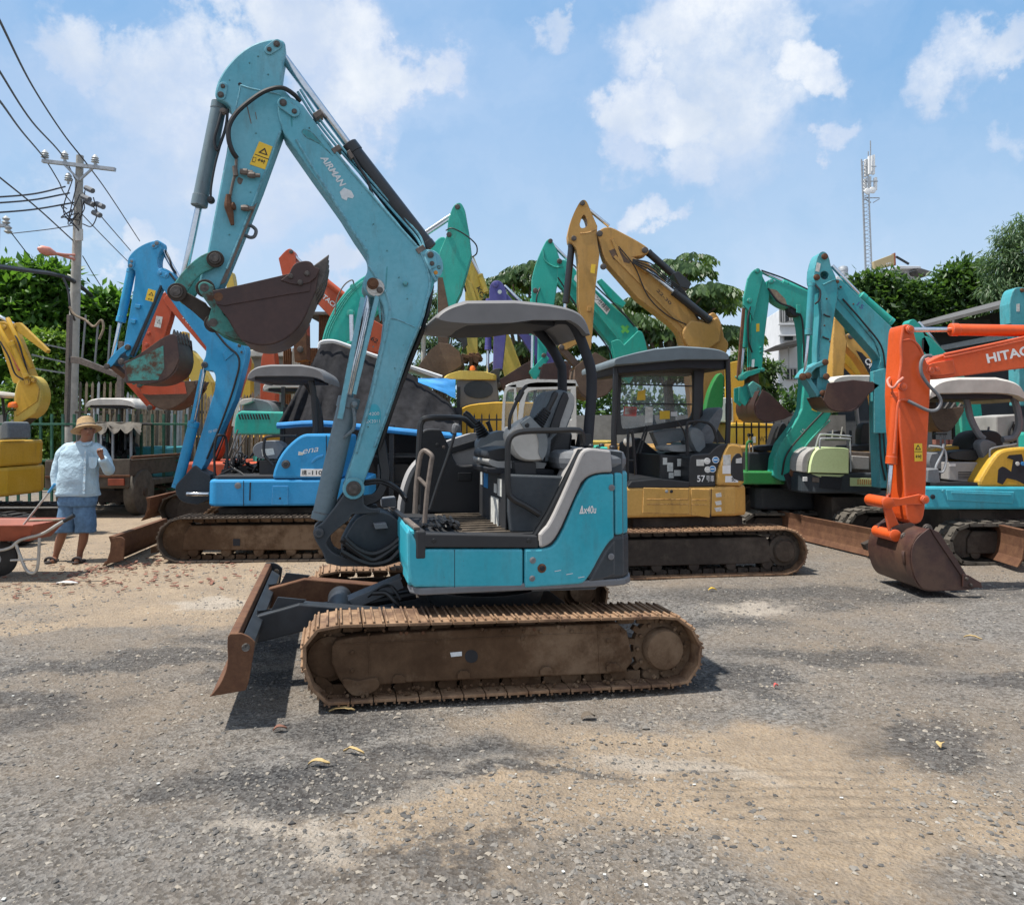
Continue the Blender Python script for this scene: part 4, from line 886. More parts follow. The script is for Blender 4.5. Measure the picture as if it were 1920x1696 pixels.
 prism2(boom, 'cylinder_lug', pl, [pl.sz(x, y, bo) for x, y in rnd([(782, 470), (800, 466, 1), (824, 472, 1), (834, 504, 1), (820, 526, 1), (806, 500)])], bo + bt - .02, .024, 'teal', .006)
 keeper(boom, pl, (807, 478), (810, 494), bo - .004, 10, 'teal'); pin(lug, pl, 823, 501, bo - .004, 4, 'worn_teal', .006, name='boss'); pin(lug, pl, 817, 511, bo - .004, 4, 'decal_orange', .004, name='paint_mark')
 keeper(boom, pl, (531, 193), (552, 209), bo - .01, 11, 'teal')
 pin(boom, pl, 704, 539, bo - .012, 17, 'white_paint', .012, name='boss'); pin(boom, pl, 699, 532, bo - .02, 11, 'rust', .03); pin(boom, pl, 712, 544, bo - .016, 6, 'pin_steel', .02, name='bolt')
 pin(boom, pl, 760, 532, bo - .002, 5, 'worn_teal', .035, name='grease_nipple')
 pin(boom, pl, 663, 915, bo - .035, 14, 'pin_steel', .05, boss='teal')
 text(boom, 'AIRMAN', pl, (600, 296), (639, 352), 13, bo - .001, 'decal_white', .03, shear=.2)
 decal(boom, 'emblem', pl, [(637, 360), (645, 352), (659, 358), (664, 368), (661, 372), (652, 370), (650, 376), (641, 372)], bo - .003, 'decal_white', .002)
 decal(boom, 'fresh_paint', pl, [(690, 757, 1), (712, 757, 1), (716, 790, 1), (702, 796, 1), (684, 792, 1)], bo - .0015, 'cyan', .001)
 text(boom, '4200', pl, (692, 779), (711, 778), 6, bo - .0035, 'white', -.01); text(boom, 'SX2011', pl, (686, 793), (712, 792), 6, bo - .0035, 'white', -.01)
 for x, y in ((700, 420), (748, 520), (700, 650), (740, 690), (690, 800), (580, 240), (764, 560), (726, 470)): MB().lathe(pl.w(x, y, bo - .0005), -pl.n, [(0, .006), (.004, .005)], 8).build('stud', 'worn_teal', boom)
 for p in ([(724, 498, 1), (727, 500), (725, 540, 1), (722, 544, 1)], [(706, 556, 1), (711, 560), (716, 600, 1), (712, 604, 1)], [(545, 214), (548, 215), (549, 240, 1), (545, 236, 1)], [(812, 520), (816, 522), (809, 548, 1), (806, 546, 1)]): decal(boom, 'grease_streak', pl, p, bo - .001, 'worn_teal', .0008)
 # service pipes on top of the boom
 for q, (dx, dy) in enumerate(((0, 0), (5, -4))):
  tubepx(boom, 'oil_pipe', pl, [(558 + dx, 172 + dy, bo + .06), (590 + dx, 222 + dy, bo + .06), (634 + dx, 278 + dy, bo + .06), (690 + dx, 342 + dy, bo + .06), (745 + dx, 404 + dy, bo + .06), (784 + dx, 450 + dy, bo + .04), (800, 490, bo - .012), (818, 528, bo - .012)], .009, 'teal')
 for x, y in ((592, 216), (627, 282), (785, 470)): plate(boom, 'pipe_clamp', pl, [(x - 6, y - 3), (x + 8, y - 12), (x + 14, y - 4), (x, y + 6)], bo - .01, .12, 'chipped_steel', .003)
 tubepx(th, 'conduit', pl, [(810, 535, bo + .12), (803, 580, bo + .12), (791, 620, bo + .12)], .016, 'hose')
 tubepx(th, 'conduit', pl, [(792, 618, bo + .12), (763, 690, bo + .14), (733, 770, bo + .14), (709, 845, bo + .14)], .02, 'hose')
 # arm cylinder
 co = bo + bt / 2
 ac = cylpx(th, 'arm_cylinder', pl, (804, 468), (652, 272), co, 17, 'black_cyl'); cylpx(ac, 'piston_rod', pl, (656, 276), (532, 108), co, 8.2, 'chrome', rings=False)
 tubepx(ac, 'pressure_pipe', pl, [(660, 290, co - .08), (676, 318, co - .085), (690, 340, co - .085), (706, 378, co - .085), (770, 450, co - .085), (786, 470, co - .08)], .010, 'black_cyl')
 plate(ac, 'pipe_fitting', pl, [(650, 284), (656, 280), (664, 294), (658, 298)], co - .1, .05, 'chipped_steel', .003)
 # boom cylinder
 bc = cylpx(th, 'boom_cylinder', pl, (603, 975), (655, 745), co - .02, 19, 'cylinder_grey'); cylpx(bc, 'piston_rod', pl, (652, 752), (697, 545), co - .02, 8.5, 'chrome', rings=False)
 plate(bc, 'rod_guard', pl, [(676, 556), (685, 558), (643, 786), (632, 784)], co - .13, .014, 'teal', .003); plate(bc, 'rod_guard', pl, [(703, 553), (712, 556), (668, 740), (661, 738)], co - .13, .014, 'teal', .003)
 prism2(bc, 'rod_guard', pl, [pl.sz(x, y, co) for x, y in ((680, 556), (708, 556), (664, 740), (640, 784))], co + .09, .01, 'teal', .002)
 tubepx(bc, 'pressure_pipe', pl, [(660, 757, co - .10), (664, 772, co - .10), (664, 800, co - .1), (655, 812, co - .1), (645, 820, co - .08)], .012, 'cylinder_grey'); pin(bc, pl, 664, 758, co - .1, 6, 'cylinder_grey', .03, name='fitting')
 pin(bc, pl, 598, 998, .84, 9, 'slate', .03)
 # ---- arm
 ao = .885; at_ = .19
 arm = plate(th, 'arm', pl, [(403, 184, 1), (403, 168, 1), (412, 142, 1), (434, 112, 1), (462, 88, 1), (492, 75, 1), (518, 72, 1), (534, 76, 1), (536, 92, 1), (530, 118, 1), (527, 146), (530, 165), (546, 182), (548, 215), (530, 240), (490, 350), (450, 450), (417, 530, 1), (405, 548, 1), (380, 552, 1), (370, 540, 1), (378, 505), (388, 475), (406, 380), (424, 288), (431, 238), (435, 208, 1), (428, 194, 1), (414, 188)], ao, at_, 'teal', .012)
 ribs([(451, 160), (470, 166), (500, 172), (527, 178)], ao, .007, par=arm); ribs([(451, 160), (446, 185), (437, 220)], ao, .006, par=arm)
 ribs([(526, 246), (500, 316), (462, 412), (425, 504)], ao, .008, par=arm)
 plate(arm, 'worn_edge', pl, [(476, 385), (482, 380), (422, 530), (412, 534)], ao - .003, .004, 'chipped_steel', .001)
 for p in ([(462, 198), (464, 198), (472, 232), (470, 232)], [(478, 210), (479.5, 210), (482, 224), (480.5, 224)], [(446, 330, 1), (456, 336), (452, 348, 1), (444, 342, 1)]): decal(arm, 'scratch', pl, p, ao - .001, 'chipped_steel', .0008)
 for x, y in ((468, 118), (484, 106), (503, 140), (430, 150), (480, 250), (470, 360), (430, 440), (410, 500)): MB().lathe(pl.w(x, y, ao - .0005), -pl.n, [(0, .006), (.004, .005)], 8).build('stud', 'worn_teal', arm)
 keeper(arm, pl, (519, 83), (505, 93), ao, 10, 'teal'); keeper(arm, pl, (414, 178), (418, 162), ao, 9.5, 'teal')
 pin(arm, pl, 450, 158, ao - .002, 3.5, 'inside_dark', .004, name='hole')
 st = decal(arm, 'warning_sticker', pl, [(486, 265), (511, 275), (497, 318), (468, 308)], ao - .003, 'sticker_yellow')
 text(st, '\u25B3', pl, (484, 286), (502, 292), 13, ao - .004, 'black_ink', .02); text(st, '\u2194\u2020', pl, (482, 303), (496, 308), 8, ao - .004, 'black_ink', .04)
 decal(st, 'border', pl, [(478, 288.5), (504, 298), (503.4, 299.5), (477.5, 290)], ao - .0036, 'black_ink', .001)
 decal(st, 'frame', pl, [(474.5, 294), (481, 296), (478, 305), (472, 303)], ao - .0036, 'black_ink', .001); decal(st, 'frame', pl, [(475.5, 295.3), (480, 296.8), (477.4, 303.6), (473.3, 302.2)], ao - .0046, 'sticker_yellow', .001)
 for x, y in ((456, 322), (470, 328), (458, 390)):
  cc = pl.w(x, y, ao - .03); MB().lathe(cc - pl.u * .02, pl.u, [(0, .018), (.02, .022), (.045, .022), (.05, .015), (.08, .014)], 8).build('port', 'chipped_steel', arm, smooth=True)
 tubepx(arm, 'hose', pl, [(444, 296, ao - .02), (436, 284, ao - .05), (429, 262, ao - .06), (430, 235, ao - .06), (447, 208, ao - .06), (480, 181, ao - .06), (505, 168, ao - .06), (530, 165, ao - .05), (552, 178, ao - .02), (562, 190, ao + .02)], .016, 'hose')
 tubepx(arm, 'oil_pipe', pl, [(443, 296, ao - .02), (442, 320, ao - .02), (436, 345, ao - .02), (430, 375, ao - .02)], .010, 'chipped_steel', smooth=True)
 tubepx(arm, 'valve', pl, [(440, 312, ao - .03), (442, 330, ao - .03)], .017, 'chipped_steel', smooth=False)
 tubepx(arm, 'valve', pl, [(428, 365, ao - .03), (428, 385, ao - .03), (432, 402, ao - .03), (436, 422, ao - .03)], [.016, .028, .022, .012], 'rust')
 MB().tube([pl.w(430, 388, ao - .02), pl.w(440, 386, ao - .03)], .026, 10).build('valve', 'rust', arm, smooth=True)
 tubepx(arm, 'lifting_eye', pl, [(462, 422, co), (472, 424, co), (480, 432, co), (477, 443, co), (468, 445, co), (455, 438, co)], .012, 'mid_grey')
 # bucket cylinder
 cc = cylpx(th, 'bucket_cylinder', pl, (412, 192), (373, 387), co, 14, 'cylinder_grey'); cylpx(cc, 'piston_rod', pl, (374, 383), (341, 535), co, 6.5, 'chrome', rings=False)
 tubepx(cc, 'hose', pl, [(416, 208, co - .07), (409, 235, co - .08), (402, 262, co - .08), (407, 282, co - .08), (416, 262, co - .07), (424, 235, co - .07), (427, 205, co - .06)], .010, 'hose')
 tubepx(cc, 'pressure_pipe', pl, [(413, 272, co - .07), (403, 310, co - .07), (396, 350, co - .07), (395, 375, co - .06)], .008, 'black_cyl'); pin(cc, pl, 419, 210, co - .06, 6.5, 'chipped_steel', .03, name='fitting'); pin(cc, pl, 396, 376, co - .04, 7, 'black_cyl', .04, name='fitting')
 # linkage
 for o in (ao - .045, ao + at_ + .02):
  l1 = prism2(th, 'bucket_link', pl, [pl.sz(x, y, ao - .045) for x, y in rnd([(409, 470, 1), (414, 488, 1), (402, 503, 1), (372, 514, 1), (352, 545, 1), (338, 562, 1), (322, 556, 1), (318, 542, 1), (340, 512), (362, 488, 1), (388, 472, 1)])], o, .024, 'teal_rust', .006)
  prism2(th, 'tipping_link', pl, [pl.sz(x, y, ao - .045) for x, y in rnd([(326, 542, 1), (338, 540), (384, 566), (408, 600), (404, 616, 1), (388, 608), (350, 574), (325, 556, 1)])], o + (.026 if o < 1 else -.026), .024, 'frame_dark', .006)
 for x, y, r_ in ((404, 486, 11), (332, 548, 12), (385, 541, 12), (401, 606, 12)):
  pin(th, pl, x, y, ao - .05, r_, 'pin_steel', .04, boss='frame_dark'); MB().lathe(pl.w(x, y, ao - .05), pl.n, [(0, r_ * .8 / F * 5), (at_ + .1, r_ * .8 / F * 5)], 16).build('pin_shaft', 'pin_steel', th, smooth=True)
 # bucket
 bkt = bucket(th, pl, [(398, 545), (455, 533), (542, 513), (560, 494, 1), (583, 491, 1), (588, 500, 1), (598, 508), (592, 544), (583, 566), (569, 600, 1), (547, 627, 1), (515, 645, 1), (484, 647, 1), (452, 637), (430, 600), (405, 570)], [(592, 520), (592, 544), (583, 567), (569, 600), (547, 627), (516, 644), (484, 647), (452, 636), (430, 604), (400, 548)], .69, .58, 'bucket_dark', [(583, 500), (617, 475), (612, 505), (604, 530), (592, 548), (586, 535)], [(370, 533), (384, 526, 1), (400, 534), (412, 556), (430, 590), (455, 618), (470, 640), (440, 634), (405, 622, 1), (388, 606, 1), (394, 580)], 'teal_rust')
 # near ear plates are wider: outer plate
 prism2(bkt, 'ear', pl, [pl.sz(x, y, .8) for x, y in rnd([(370, 533, 1), (384, 526, 1), (400, 536), (404, 560), (420, 590), (468, 636), (440, 634), (405, 622, 1), (388, 606, 1), (396, 578), (374, 548)])], .80, .022, 'teal_rust', .004)
 cb = plate(bkt, 'side_cutter', pl, [(526, 525), (542, 513), (549, 497, 1), (560, 490, 1), (582, 488, 1), (590, 500), (600, 504), (592, 520), (580, 530), (562, 534), (545, 532)], .672, .018, 'bucket_dark', .004)
 for x, y in ((545, 518), (576, 513), (563, 530)): pin(cb, pl, x, y, .672, 5, 'pin_steel', .02, name='bolt')
 plate(bkt, 'rim', pl, [(399, 545), (455, 533), (542, 513), (583, 530), (581, 546), (540, 552), (420, 573), (405, 570)], .682, .008, 'bucket_dark', .002)
 plate(bkt, 'rust_patch', pl, [(400, 552, 1), (412, 546, 1), (420, 556, 1), (412, 566, 1), (402, 562, 1)], .681, .002, 'rust', 0)
 return th
hero()
# ---------------------------------------------------------------- the rows of machines behind
def mach(name, label, px, depth, yaw=0, cx=None, cat='excavator', group=None, coff=.9):
 pl = PL(px, depth, yaw); c = pl.s_(cx, coff) if cx is not None else 1.0
 return thing(name, label, cat, pl.g(c, 0, coff), pl.yaw, group), pl
def rrect(s0, s1, o0, o1, r0=.08, r1=.25):
 return [(s0 + r0, o0), (s1 - r1, o0), (s1 - r1 * .3, o0 + r1 * .3), (s1, o0 + r1), (s1, o1 - r1), (s1 - r1 * .3, o1 - r1 * .3), (s1 - r1, o1), (s0 + r0, o1), (s0, o1 - r0), (s0, o0 + r0)]
def base(th, pl, s0, s1, off=0, w=1.9, mat='mid_grey', z=(.58, .95), h=.5, steel=False, hood=None, tm='rubber_dusty', body=True):
 """plain undercarriage and upper body of a machine that stands behind others"""
 for o in (off, off + w - .36): crawler(th, pl, s0, s1, h, o, .36, steel, 'track_dark' if steel else tm, 'frame_dark', None, .2, detail=False)
 planx(th, 'car_body', pl, [(s0 + .6, off + .3), (s1 - .6, off + .3), (s1 - .6, off + w - .3), (s0 + .6, off + w - .3)], .2, z[0] - .01, 'frame_dark', .01)
 if body: planx(th, 'body', pl, rrect(s0 + .25, s1 - .1, off + .12, off + w - .12), z[0], z[1], mat, .03)
 if hood: planx(th, 'engine_cover', pl, rrect(s1 - .95, s1 - .12, off + .16, off + w - .16), z[1] - .01, z[1] + hood, mat, .05)
def roof(th, pl, x0, x1, yt, yb, off, w, mat, posts=(), pr=.025, pm='black_plastic', lining=True):
 d = (yb - yt)
 prof = [(x0, yb, 1), (x0 - 1, yb - d * .4, 1), (x0 + (x1 - x0) * .10, yt + d * .12, 1), (x0 + (x1 - x0) * .3, yt), (x0 + (x1 - x0) * .7, yt), (x0 + (x1 - x0) * .92, yt + d * .2, 1), (x1 + 1, yb - d * .3, 1), (x1, yb), (x0 + (x1 - x0) * .85, yb - d * .35, 1), (x0 + (x1 - x0) * .1, yb - d * .3)]
 r = loft(th, 'canopy', pl, prof, off, [(off, .96, .8), (off + .03, 1, 1), (off + w * .5, 1, 1.1, 0, .01), (off + w - .03, 1, 1), (off + w, .96, .8)], mat)
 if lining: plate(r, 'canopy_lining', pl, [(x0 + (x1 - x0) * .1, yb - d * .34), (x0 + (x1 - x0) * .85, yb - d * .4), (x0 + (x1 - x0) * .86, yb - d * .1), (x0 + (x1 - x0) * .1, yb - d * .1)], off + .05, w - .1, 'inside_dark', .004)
 for p in posts: tubepx(th, 'canopy_post', pl, p, pr, pm)
 return r
def seat(th, pl, x, y, k, off, mat='seat_black', face=-1, light=None):
 """seat seen from the side; x,y = rear foot of the cushion, k = px per unit"""
 f = face
 loft(th, 'seat_cushion', pl, [(x, y, 1), (x + f * 48 * k, y, 1), (x + f * 52 * k, y - 10 * k, 1), (x, y - 13 * k)], off, rl(off, off + .42, .04, .05), mat)
 loft(th, 'seat_back', pl, [(x - f * 2 * k, y, 1), (x + f * 12 * k, y - 6 * k), (x - f * 2 * k, y - 56 * k, 1), (x - f * 14 * k, y - 58 * k, 1), (x - f * 16 * k, y - 40 * k)], off, rl(off + .02, off + .4, .05, .05), light or mat)
def pins(th, pl, lst, off, mat='pin_steel', boss=None):
 for x, y, r in lst: pin(th, pl, x, y, off, r, mat, .03, boss)
def levers(th, pl, lst, off, r=.010, mat='chipped_steel'):
 for a, b in lst: tubepx(th, 'lever', pl, [(*a, off), (*b, off)], r, mat, smooth=False)
def blue_machine():
 th, pl = mach('mini_excavator', 'sky blue mini excavator with a green and rust bucket and white plate 110', 297, 9.0, 4, 450)
 s0 = pl.s_(297); s1 = s0 + 2.35
 for o in (0, 1.55):
  crawler(th, pl, s0, s1, .53, o, .38, True, 'track_rust' if o else 'track_dark', 'frame_mud', None, .13, detail=(o == 0))
 decal(th, 'opening_shade', pl, [(437, 1010), (450, 1010), (450, 1023), (437, 1023)], .078, 'inside_dark', .003)  # black decal stands for the dark inside of a frame opening
 planx(th, 'car_body', pl, [(s0 + .6, .35), (s1 - .6, .35), (s1 - .6, 1.6), (s0 + .6, 1.6)], .2, .6, 'frame_dark', .01)
 b = blade(th, (-4.52, 8.74), (-4.72, 10.5), .02, .33, 'rust', fwd=(-1, -.1, 0)); bo = pl.s_(240, 0)
 for o in (.5, 1.2): prism2(th, 'blade_arm', pl, [(bo + .1, .12), (s0 + .7, .36), (s0 + .7, .24), (bo + .1, .04)], o, .1, 'frame_mud', .006)
 plate(th, 'end_plate', pl, [(210, 1008), (228, 1005, 1), (234, 1012), (231, 1050), (197, 1058), (208, 1035, 1), (212, 1020)], -.32, .02, 'rust', .004)
 # upper body
 z0, z1 = pl.sz(450, 949, .14)[1], pl.sz(450, 899, .14)[1]; a, e = pl.s_(392, .14), pl.s_(392, .14) + 1.85
 sk = planx(th, 'skirt', pl, rrect(a, e, .14, 1.7, .06, .35), z0, z1, 'skin_blue', .03)
 for x in (456,): plate(sk, 'panel_gap', pl, [(x, 901), (x + 1.2, 901), (x + 1.2, 948), (x, 948)], .137, .004, 'inside_dark', 0)
 plate(sk, 'vent', pl, [(468, 904), (470.5, 904), (469.5, 938), (467, 938)], .136, .004, 'inside_dark', 0)
 plate(sk, 'hatch', pl, [(511, 911), (540, 911), (540, 946), (509, 946)], .134, .008, 'skin_blue', .003); pin(sk, pl, 446, 910, .136, 6, 'mid_grey', .008, name='lock'); pin(sk, pl, 525, 934, .13, 2, 'black_ink', .004, name='lock')
 planx(th, 'deck', pl, rrect(a + .05, a + 1.0, .2, 1.6, .05, .05), z1, z1 + .04, 'panel_dark', .004)
 cv = plate(th, 'side_cover', pl, [(510, 897), (513, 882), (520, 862, 1), (536, 838, 1), (562, 816, 1), (575, 813), (608, 813), (640, 815), (640, 897)], .15, 1.4, 'skin_blue', .03)
 pin(cv, pl, 536, 870, .148, 8, 'slate', .012, name='fuel_cap'); plate(cv, 'panel_gap', pl, [(611, 816), (612.5, 816), (613, 896), (611.5, 896)], .146, .004, 'inside_dark', 0)
 plate(cv, 'panel_rib', pl, [(583, 866, 1), (592, 856, 1), (606, 852), (606, 856), (594, 860, 1), (586, 868, 1)], .14, .012, 'skin_blue', .003)
 pt = plate(cv, 'number_plate', pl, [(564, 879), (607, 879), (606, 893), (563, 893)], .144, .006, 'white', .001)
 text(pt, '\u69cb', pl, (566, 890.5), (575, 890.5), 9.5, .143, 'black_ink', .01); text(pt, '-110', pl, (578, 890), (604, 890), 8, .143, 'black_ink', .02)
 plate(cv, 'sticker', pl, [(559, 853), (560, 846), (571, 849), (567, 853)], .146, .003, 'sticker_white', 0); text(cv, 'ena', pl, (568, 851), (598, 846), 8, .145, 'decal_white', .0, shear=.4)
 # controls
 loft(th, 'console', pl, [(470, 848, 1), (478, 828, 1), (520, 824, 1), (534, 838), (520, 860), (485, 862, 1)], .5, rl(.5, .8, .04, .04), 'mid_grey')
 decal(th, 'sticker', pl, [(490, 842), (512, 840), (515, 852), (492, 855)], .49, 'sticker_white')
 seat(th, pl, 545, 872, .6, .8); plate(th, 'seat_box', pl, [(486, 862), (520, 862), (520, 897), (486, 897)], .5, .7, 'black_plastic', .01)
 tubepx(th, 'guard_rail', pl, [(512, 872, .4), (496, 852, .4), (496, 826, .4), (505, 818, .4), (556, 816, .4)], .018, 'black_plastic')
 tubepx(th, 'guard_rail', pl, [(403, 897, .5), (402, 850, .5), (406, 820, .5), (414, 816, .5), (424, 824, .6), (426, 880, .6)], .016, 'black_plastic')
 levers(th, pl, [((420, 880), (446, 805)), ((430, 870), (450, 812)), ((436, 860), (462, 815)), ((452, 862), (440, 836))], .8)
 m = MB(); rg = random.Random(2)
 for q in range(22):
  x, y = 425 + rg.random() * 65, 850 + rg.random() * 40
  m.tube(spl([pl.w(x + rg.uniform(-18, 18), y + rg.uniform(-14, 10), .7 + rg.random() * .5) for _ in range(4)], 4), .012, 6)
 m.build('hose', 'hose', th, smooth=True)
 plate(th, 'pedal_box', pl, [(415, 880), (470, 870), (484, 897), (412, 897)], .9, .4, 'black_plastic', .01)
 roof(th, pl, 463, 609, 683, 716, .35, 1.2, 'roof_grey', [[(582, 706, .5), (588, 740, .5), (592, 800, .5), (591, 815, .5)], [(570, 712, 1.2), (590, 745, 1.3), (600, 780, 1.3), (602, 815, 1.3)]], .04)
 # boom, arm, bucket
 plate(th, 'boom_bracket', pl, [(358, 878), (366, 870, 1), (378, 882), (394, 890), (396, 935), (370, 946), (338, 942, 1), (326, 918, 1), (332, 906)], .9, .28, 'slate', .01)
 cylpx(th, 'swing_cylinder', pl, (392, 926), (350, 926), .8, 4, 'chrome', rings=False)
 bo = .92
 bm = plate(th, 'boom', pl, [(296, 505), (306, 500, 1), (324, 512), (372, 574), (424, 632), (440, 640, 1), (456, 640, 1), (464, 656, 1), (456, 690), (440, 750), (412, 812), (378, 884, 1), (366, 886, 1), (359, 874), (372, 830), (402, 732), (405, 704, 1), (398, 694, 1), (384, 696, 1), (377, 682, 1), (386, 668, 1), (386, 650), (340, 590), (300, 534)], bo, .22, 'sky_blue', .01)
 keeper(bm, pl, (300, 512), (311, 516), bo, 6, 'sky_blue', 'sky_blue'); pins(bm, pl, [(384, 684, 6)], bo, 'slate'); keeper(bm, pl, (449, 648), (453, 660), bo, 5, 'sky_blue')
 plate(bm, 'hose_clamp', pl, [(418, 662), (426, 650), (438, 662), (422, 676)], bo - .02, .02, 'sky_blue', .004)
 tubepx(bm, 'hose', pl, [(462, 662, bo + .1), (452, 710, bo + .2), (430, 780, bo + .2), (400, 850, bo + .2)], .03, 'hose')
 ar = plate(th, 'arm', pl, [(238, 492, 1), (242, 478, 1), (262, 460, 1), (292, 449, 1), (304, 453, 1), (303, 466), (295, 484, 1), (296, 500), (306, 510), (301, 534), (246, 662, 1), (238, 672, 1), (231, 652), (256, 512, 1), (249, 504, 1), (240, 502)], bo + .01, .19, 'sky_blue', .01)
 plate(ar, 'seal_strip', pl, [(302, 534), (304, 536), (249, 668), (244, 664)], bo - .002, .03, 'black_plastic', .002)
 keeper(ar, pl, (294, 456), (288, 461), bo + .01, 6, 'sky_blue', 'mid_grey'); keeper(ar, pl, (245, 498), (247, 490), bo + .01, 6, 'sky_blue', 'mid_grey')
 st = decal(ar, 'warning_sticker', pl, [(278, 541), (292, 545), (287, 566), (272, 562)], bo + .007, 'sticker_yellow'); text(st, '\u25B3', pl, (278, 553), (288, 555), 7, bo + .006, 'black_ink', .02); text(st, '\u2194', pl, (277, 562), (285, 564), 4, bo + .006, 'black_ink', .02)
 for x, y in ((258, 574), (249, 602)): plate(ar, 'port', pl, [(x - 5, y - 4), (x + 5, y - 3), (x + 4, y + 4), (x - 6, y + 3)], bo - .03, .05, 'sky_blue', .004)
 co = bo + .11
 c = cylpx(th, 'arm_cylinder', pl, (430, 640), (345, 545), co, 8, 'sky_blue'); cylpx(c, 'piston_rod', pl, (352, 550), (298, 456), co, 4, 'chrome', rings=False)
 c = cylpx(th, 'bucket_cylinder', pl, (247, 504), (226, 604), co, 8, 'sky_blue'); cylpx(c, 'piston_rod', pl, (226, 600), (211, 672), co, 3.5, 'chrome', rings=False)
 c = cylpx(th, 'boom_cylinder', pl, (332, 915), (364, 790), co - .03, 9.5, 'sky_blue'); cylpx(c, 'piston_rod', pl, (363, 794), (384, 686), co - .03, 4, 'chrome', rings=False); plate(c, 'rod_guard', pl, [(376, 692), (380, 692), (362, 792), (356, 790)], co - .12, .012, 'sky_blue', .002)
 hoses(bm, pl, [[(318, 512, bo - .02), (370, 578, bo - .03), (420, 642, bo - .03), (448, 672, bo - .03), (440, 720, bo - .03), (416, 790, bo - .03), (388, 860, bo)], [(310, 470, bo + .1), (318, 486, bo), (322, 500, bo), (330, 512, bo + .05)], [(470, 900, .3), (440, 880, .5), (420, 886, .6), (400, 900, .8), (390, 915, 1.0)]])
 text(bm, '15K 4200', pl, (392, 812), (408, 808), 5, bo - .002, 'decal_white', .0)
 plate(th, 'bucket_link', pl, [(240, 642, 1), (245, 652, 1), (226, 665), (206, 692, 1), (196, 686, 1), (214, 660, 1)], bo - .03, .3, 'sky_blue', .006)
 plate(th, 'tipping_link', pl, [(198, 684), (206, 680), (240, 706), (236, 714)], bo - .01, .22, 'rust', .004)
 pins(th, pl, [(240, 651, 5.5), (201, 687, 5.5), (228, 678, 6), (239, 712, 6)], bo - .03)
 bucket(th, pl, [(232, 678), (250, 672), (300, 636), (322, 624, 1), (332, 630), (336, 672), (325, 700, 1), (300, 716, 1), (270, 720), (236, 718), (234, 700)], [(330, 640), (336, 672), (326, 700), (300, 716), (268, 720), (236, 716)], bo - .2, .55, 'bucket_dark', [(320, 632), (324, 616), (330, 630), (332, 642)], [(226, 680), (234, 672, 1), (250, 680), (262, 712), (240, 720), (234, 712)], 'teal_rust', ntooth=5)
 for o in (bo - .203,): plate(th, 'bucket_paint', pl, [(235, 682), (306, 648), (308, 690), (296, 712), (240, 714)], o, .003, 'teal_rust', 0)
blue_machine()
def red_hitachi():
 th, pl = mach('excavator', 'red orange excavator with lettered boom directly behind the sky blue one', 300, 12.6, 3, 470)
 s0 = pl.s_(300); base(th, pl, s0, s0 + 2.9, z=(.62, 1.0), mat='red_orange', steel=True, hood=.6)
 blade(th, (-5.75, 12.2), (-5.9, 13.9), .12, .36, 'rust', fwd=(-1, -.2, 0))
 bo = .9
 ar = plate(th, 'arm', pl, [(300, 556), (308, 546, 1), (318, 550, 1), (326, 566, 1), (318, 600), (298, 662), (264, 670), (268, 628)], bo + .02, .2, 'red_orange', .01)
 decal(ar, 'sticker', pl, [(293, 592), (305, 594), (301, 615), (289, 612)], bo + .015, 'sticker_white'); text(ar, '\u25B3', pl, (294, 606), (301, 607), 8, bo + .013, 'black_ink')
 for x, y in ((279, 625), (275, 646)): pin(ar, pl, x, y, bo + .018, 3.5, 'red_orange', .03)
 bm = plate(th, 'boom', pl, [(306, 560), (312, 550, 1), (326, 556), (372, 600), (420, 655), (446, 668, 1), (464, 664, 1), (466, 684, 1), (452, 720), (430, 800), (410, 862, 1), (398, 866), (402, 830), (424, 750), (430, 712, 1), (414, 690), (370, 640), (310, 570)], bo, .24, 'red_orange', .01)
 plate(bm, 'recess', pl, [(330, 570, 1), (338, 570), (360, 598), (352, 596), (332, 580, 1)], bo - .003, .004, 'bucket_worn', .001)
 text(bm, 'HITACHI', pl, (342, 596), (384, 644), 9, bo - .002, 'decal_white', .02)
 decal(bm, 'number_strip', pl, [(446, 745), (452, 746), (441, 800), (434, 798)], bo - .003, 'sticker_white')
 co = bo + .12; c = cylpx(th, 'bucket_cylinder', pl, (300, 570), (272, 640), co + .2, 6, 'red_orange')
 plate(th, 'bucket_link', pl, [(236, 718), (246, 714), (286, 758), (280, 768)], bo, .22, 'red_orange', .005)
 plate(th, 'arm_tip', pl, [(262, 690), (290, 690), (284, 740, 1), (262, 730)], bo + .03, .2, 'red_orange', .008)
 bucket(th, pl, [(258, 716), (364, 714), (366, 726), (352, 745), (334, 760, 1), (312, 768, 1), (288, 762, 1), (268, 740)], [(360, 720), (352, 745), (334, 760), (312, 768), (290, 762), (266, 738), (258, 718)], bo - .2, .6, 'bucket_worn', [(346, 716), (372, 712), (364, 728)], [(238, 712), (262, 712), (290, 764), (270, 758)], 'red_orange', ntooth=4)
 plate(th, 'bucket_paint', pl, [(258, 716), (346, 716), (350, 738), (282, 740), (266, 738)], bo - .204, .003, 'red_orange', 0)
 pins(th, pl, [(281, 764, 5), (262, 722, 5)], bo - .22); hoses(bm, pl, [[(330, 552, bo), (380, 612, bo - .04), (424, 664, bo - .04), (458, 672, bo)], [(460, 690, bo), (444, 740, bo - .05), (420, 820, bo - .05), (404, 862, bo)]])
red_hitachi()
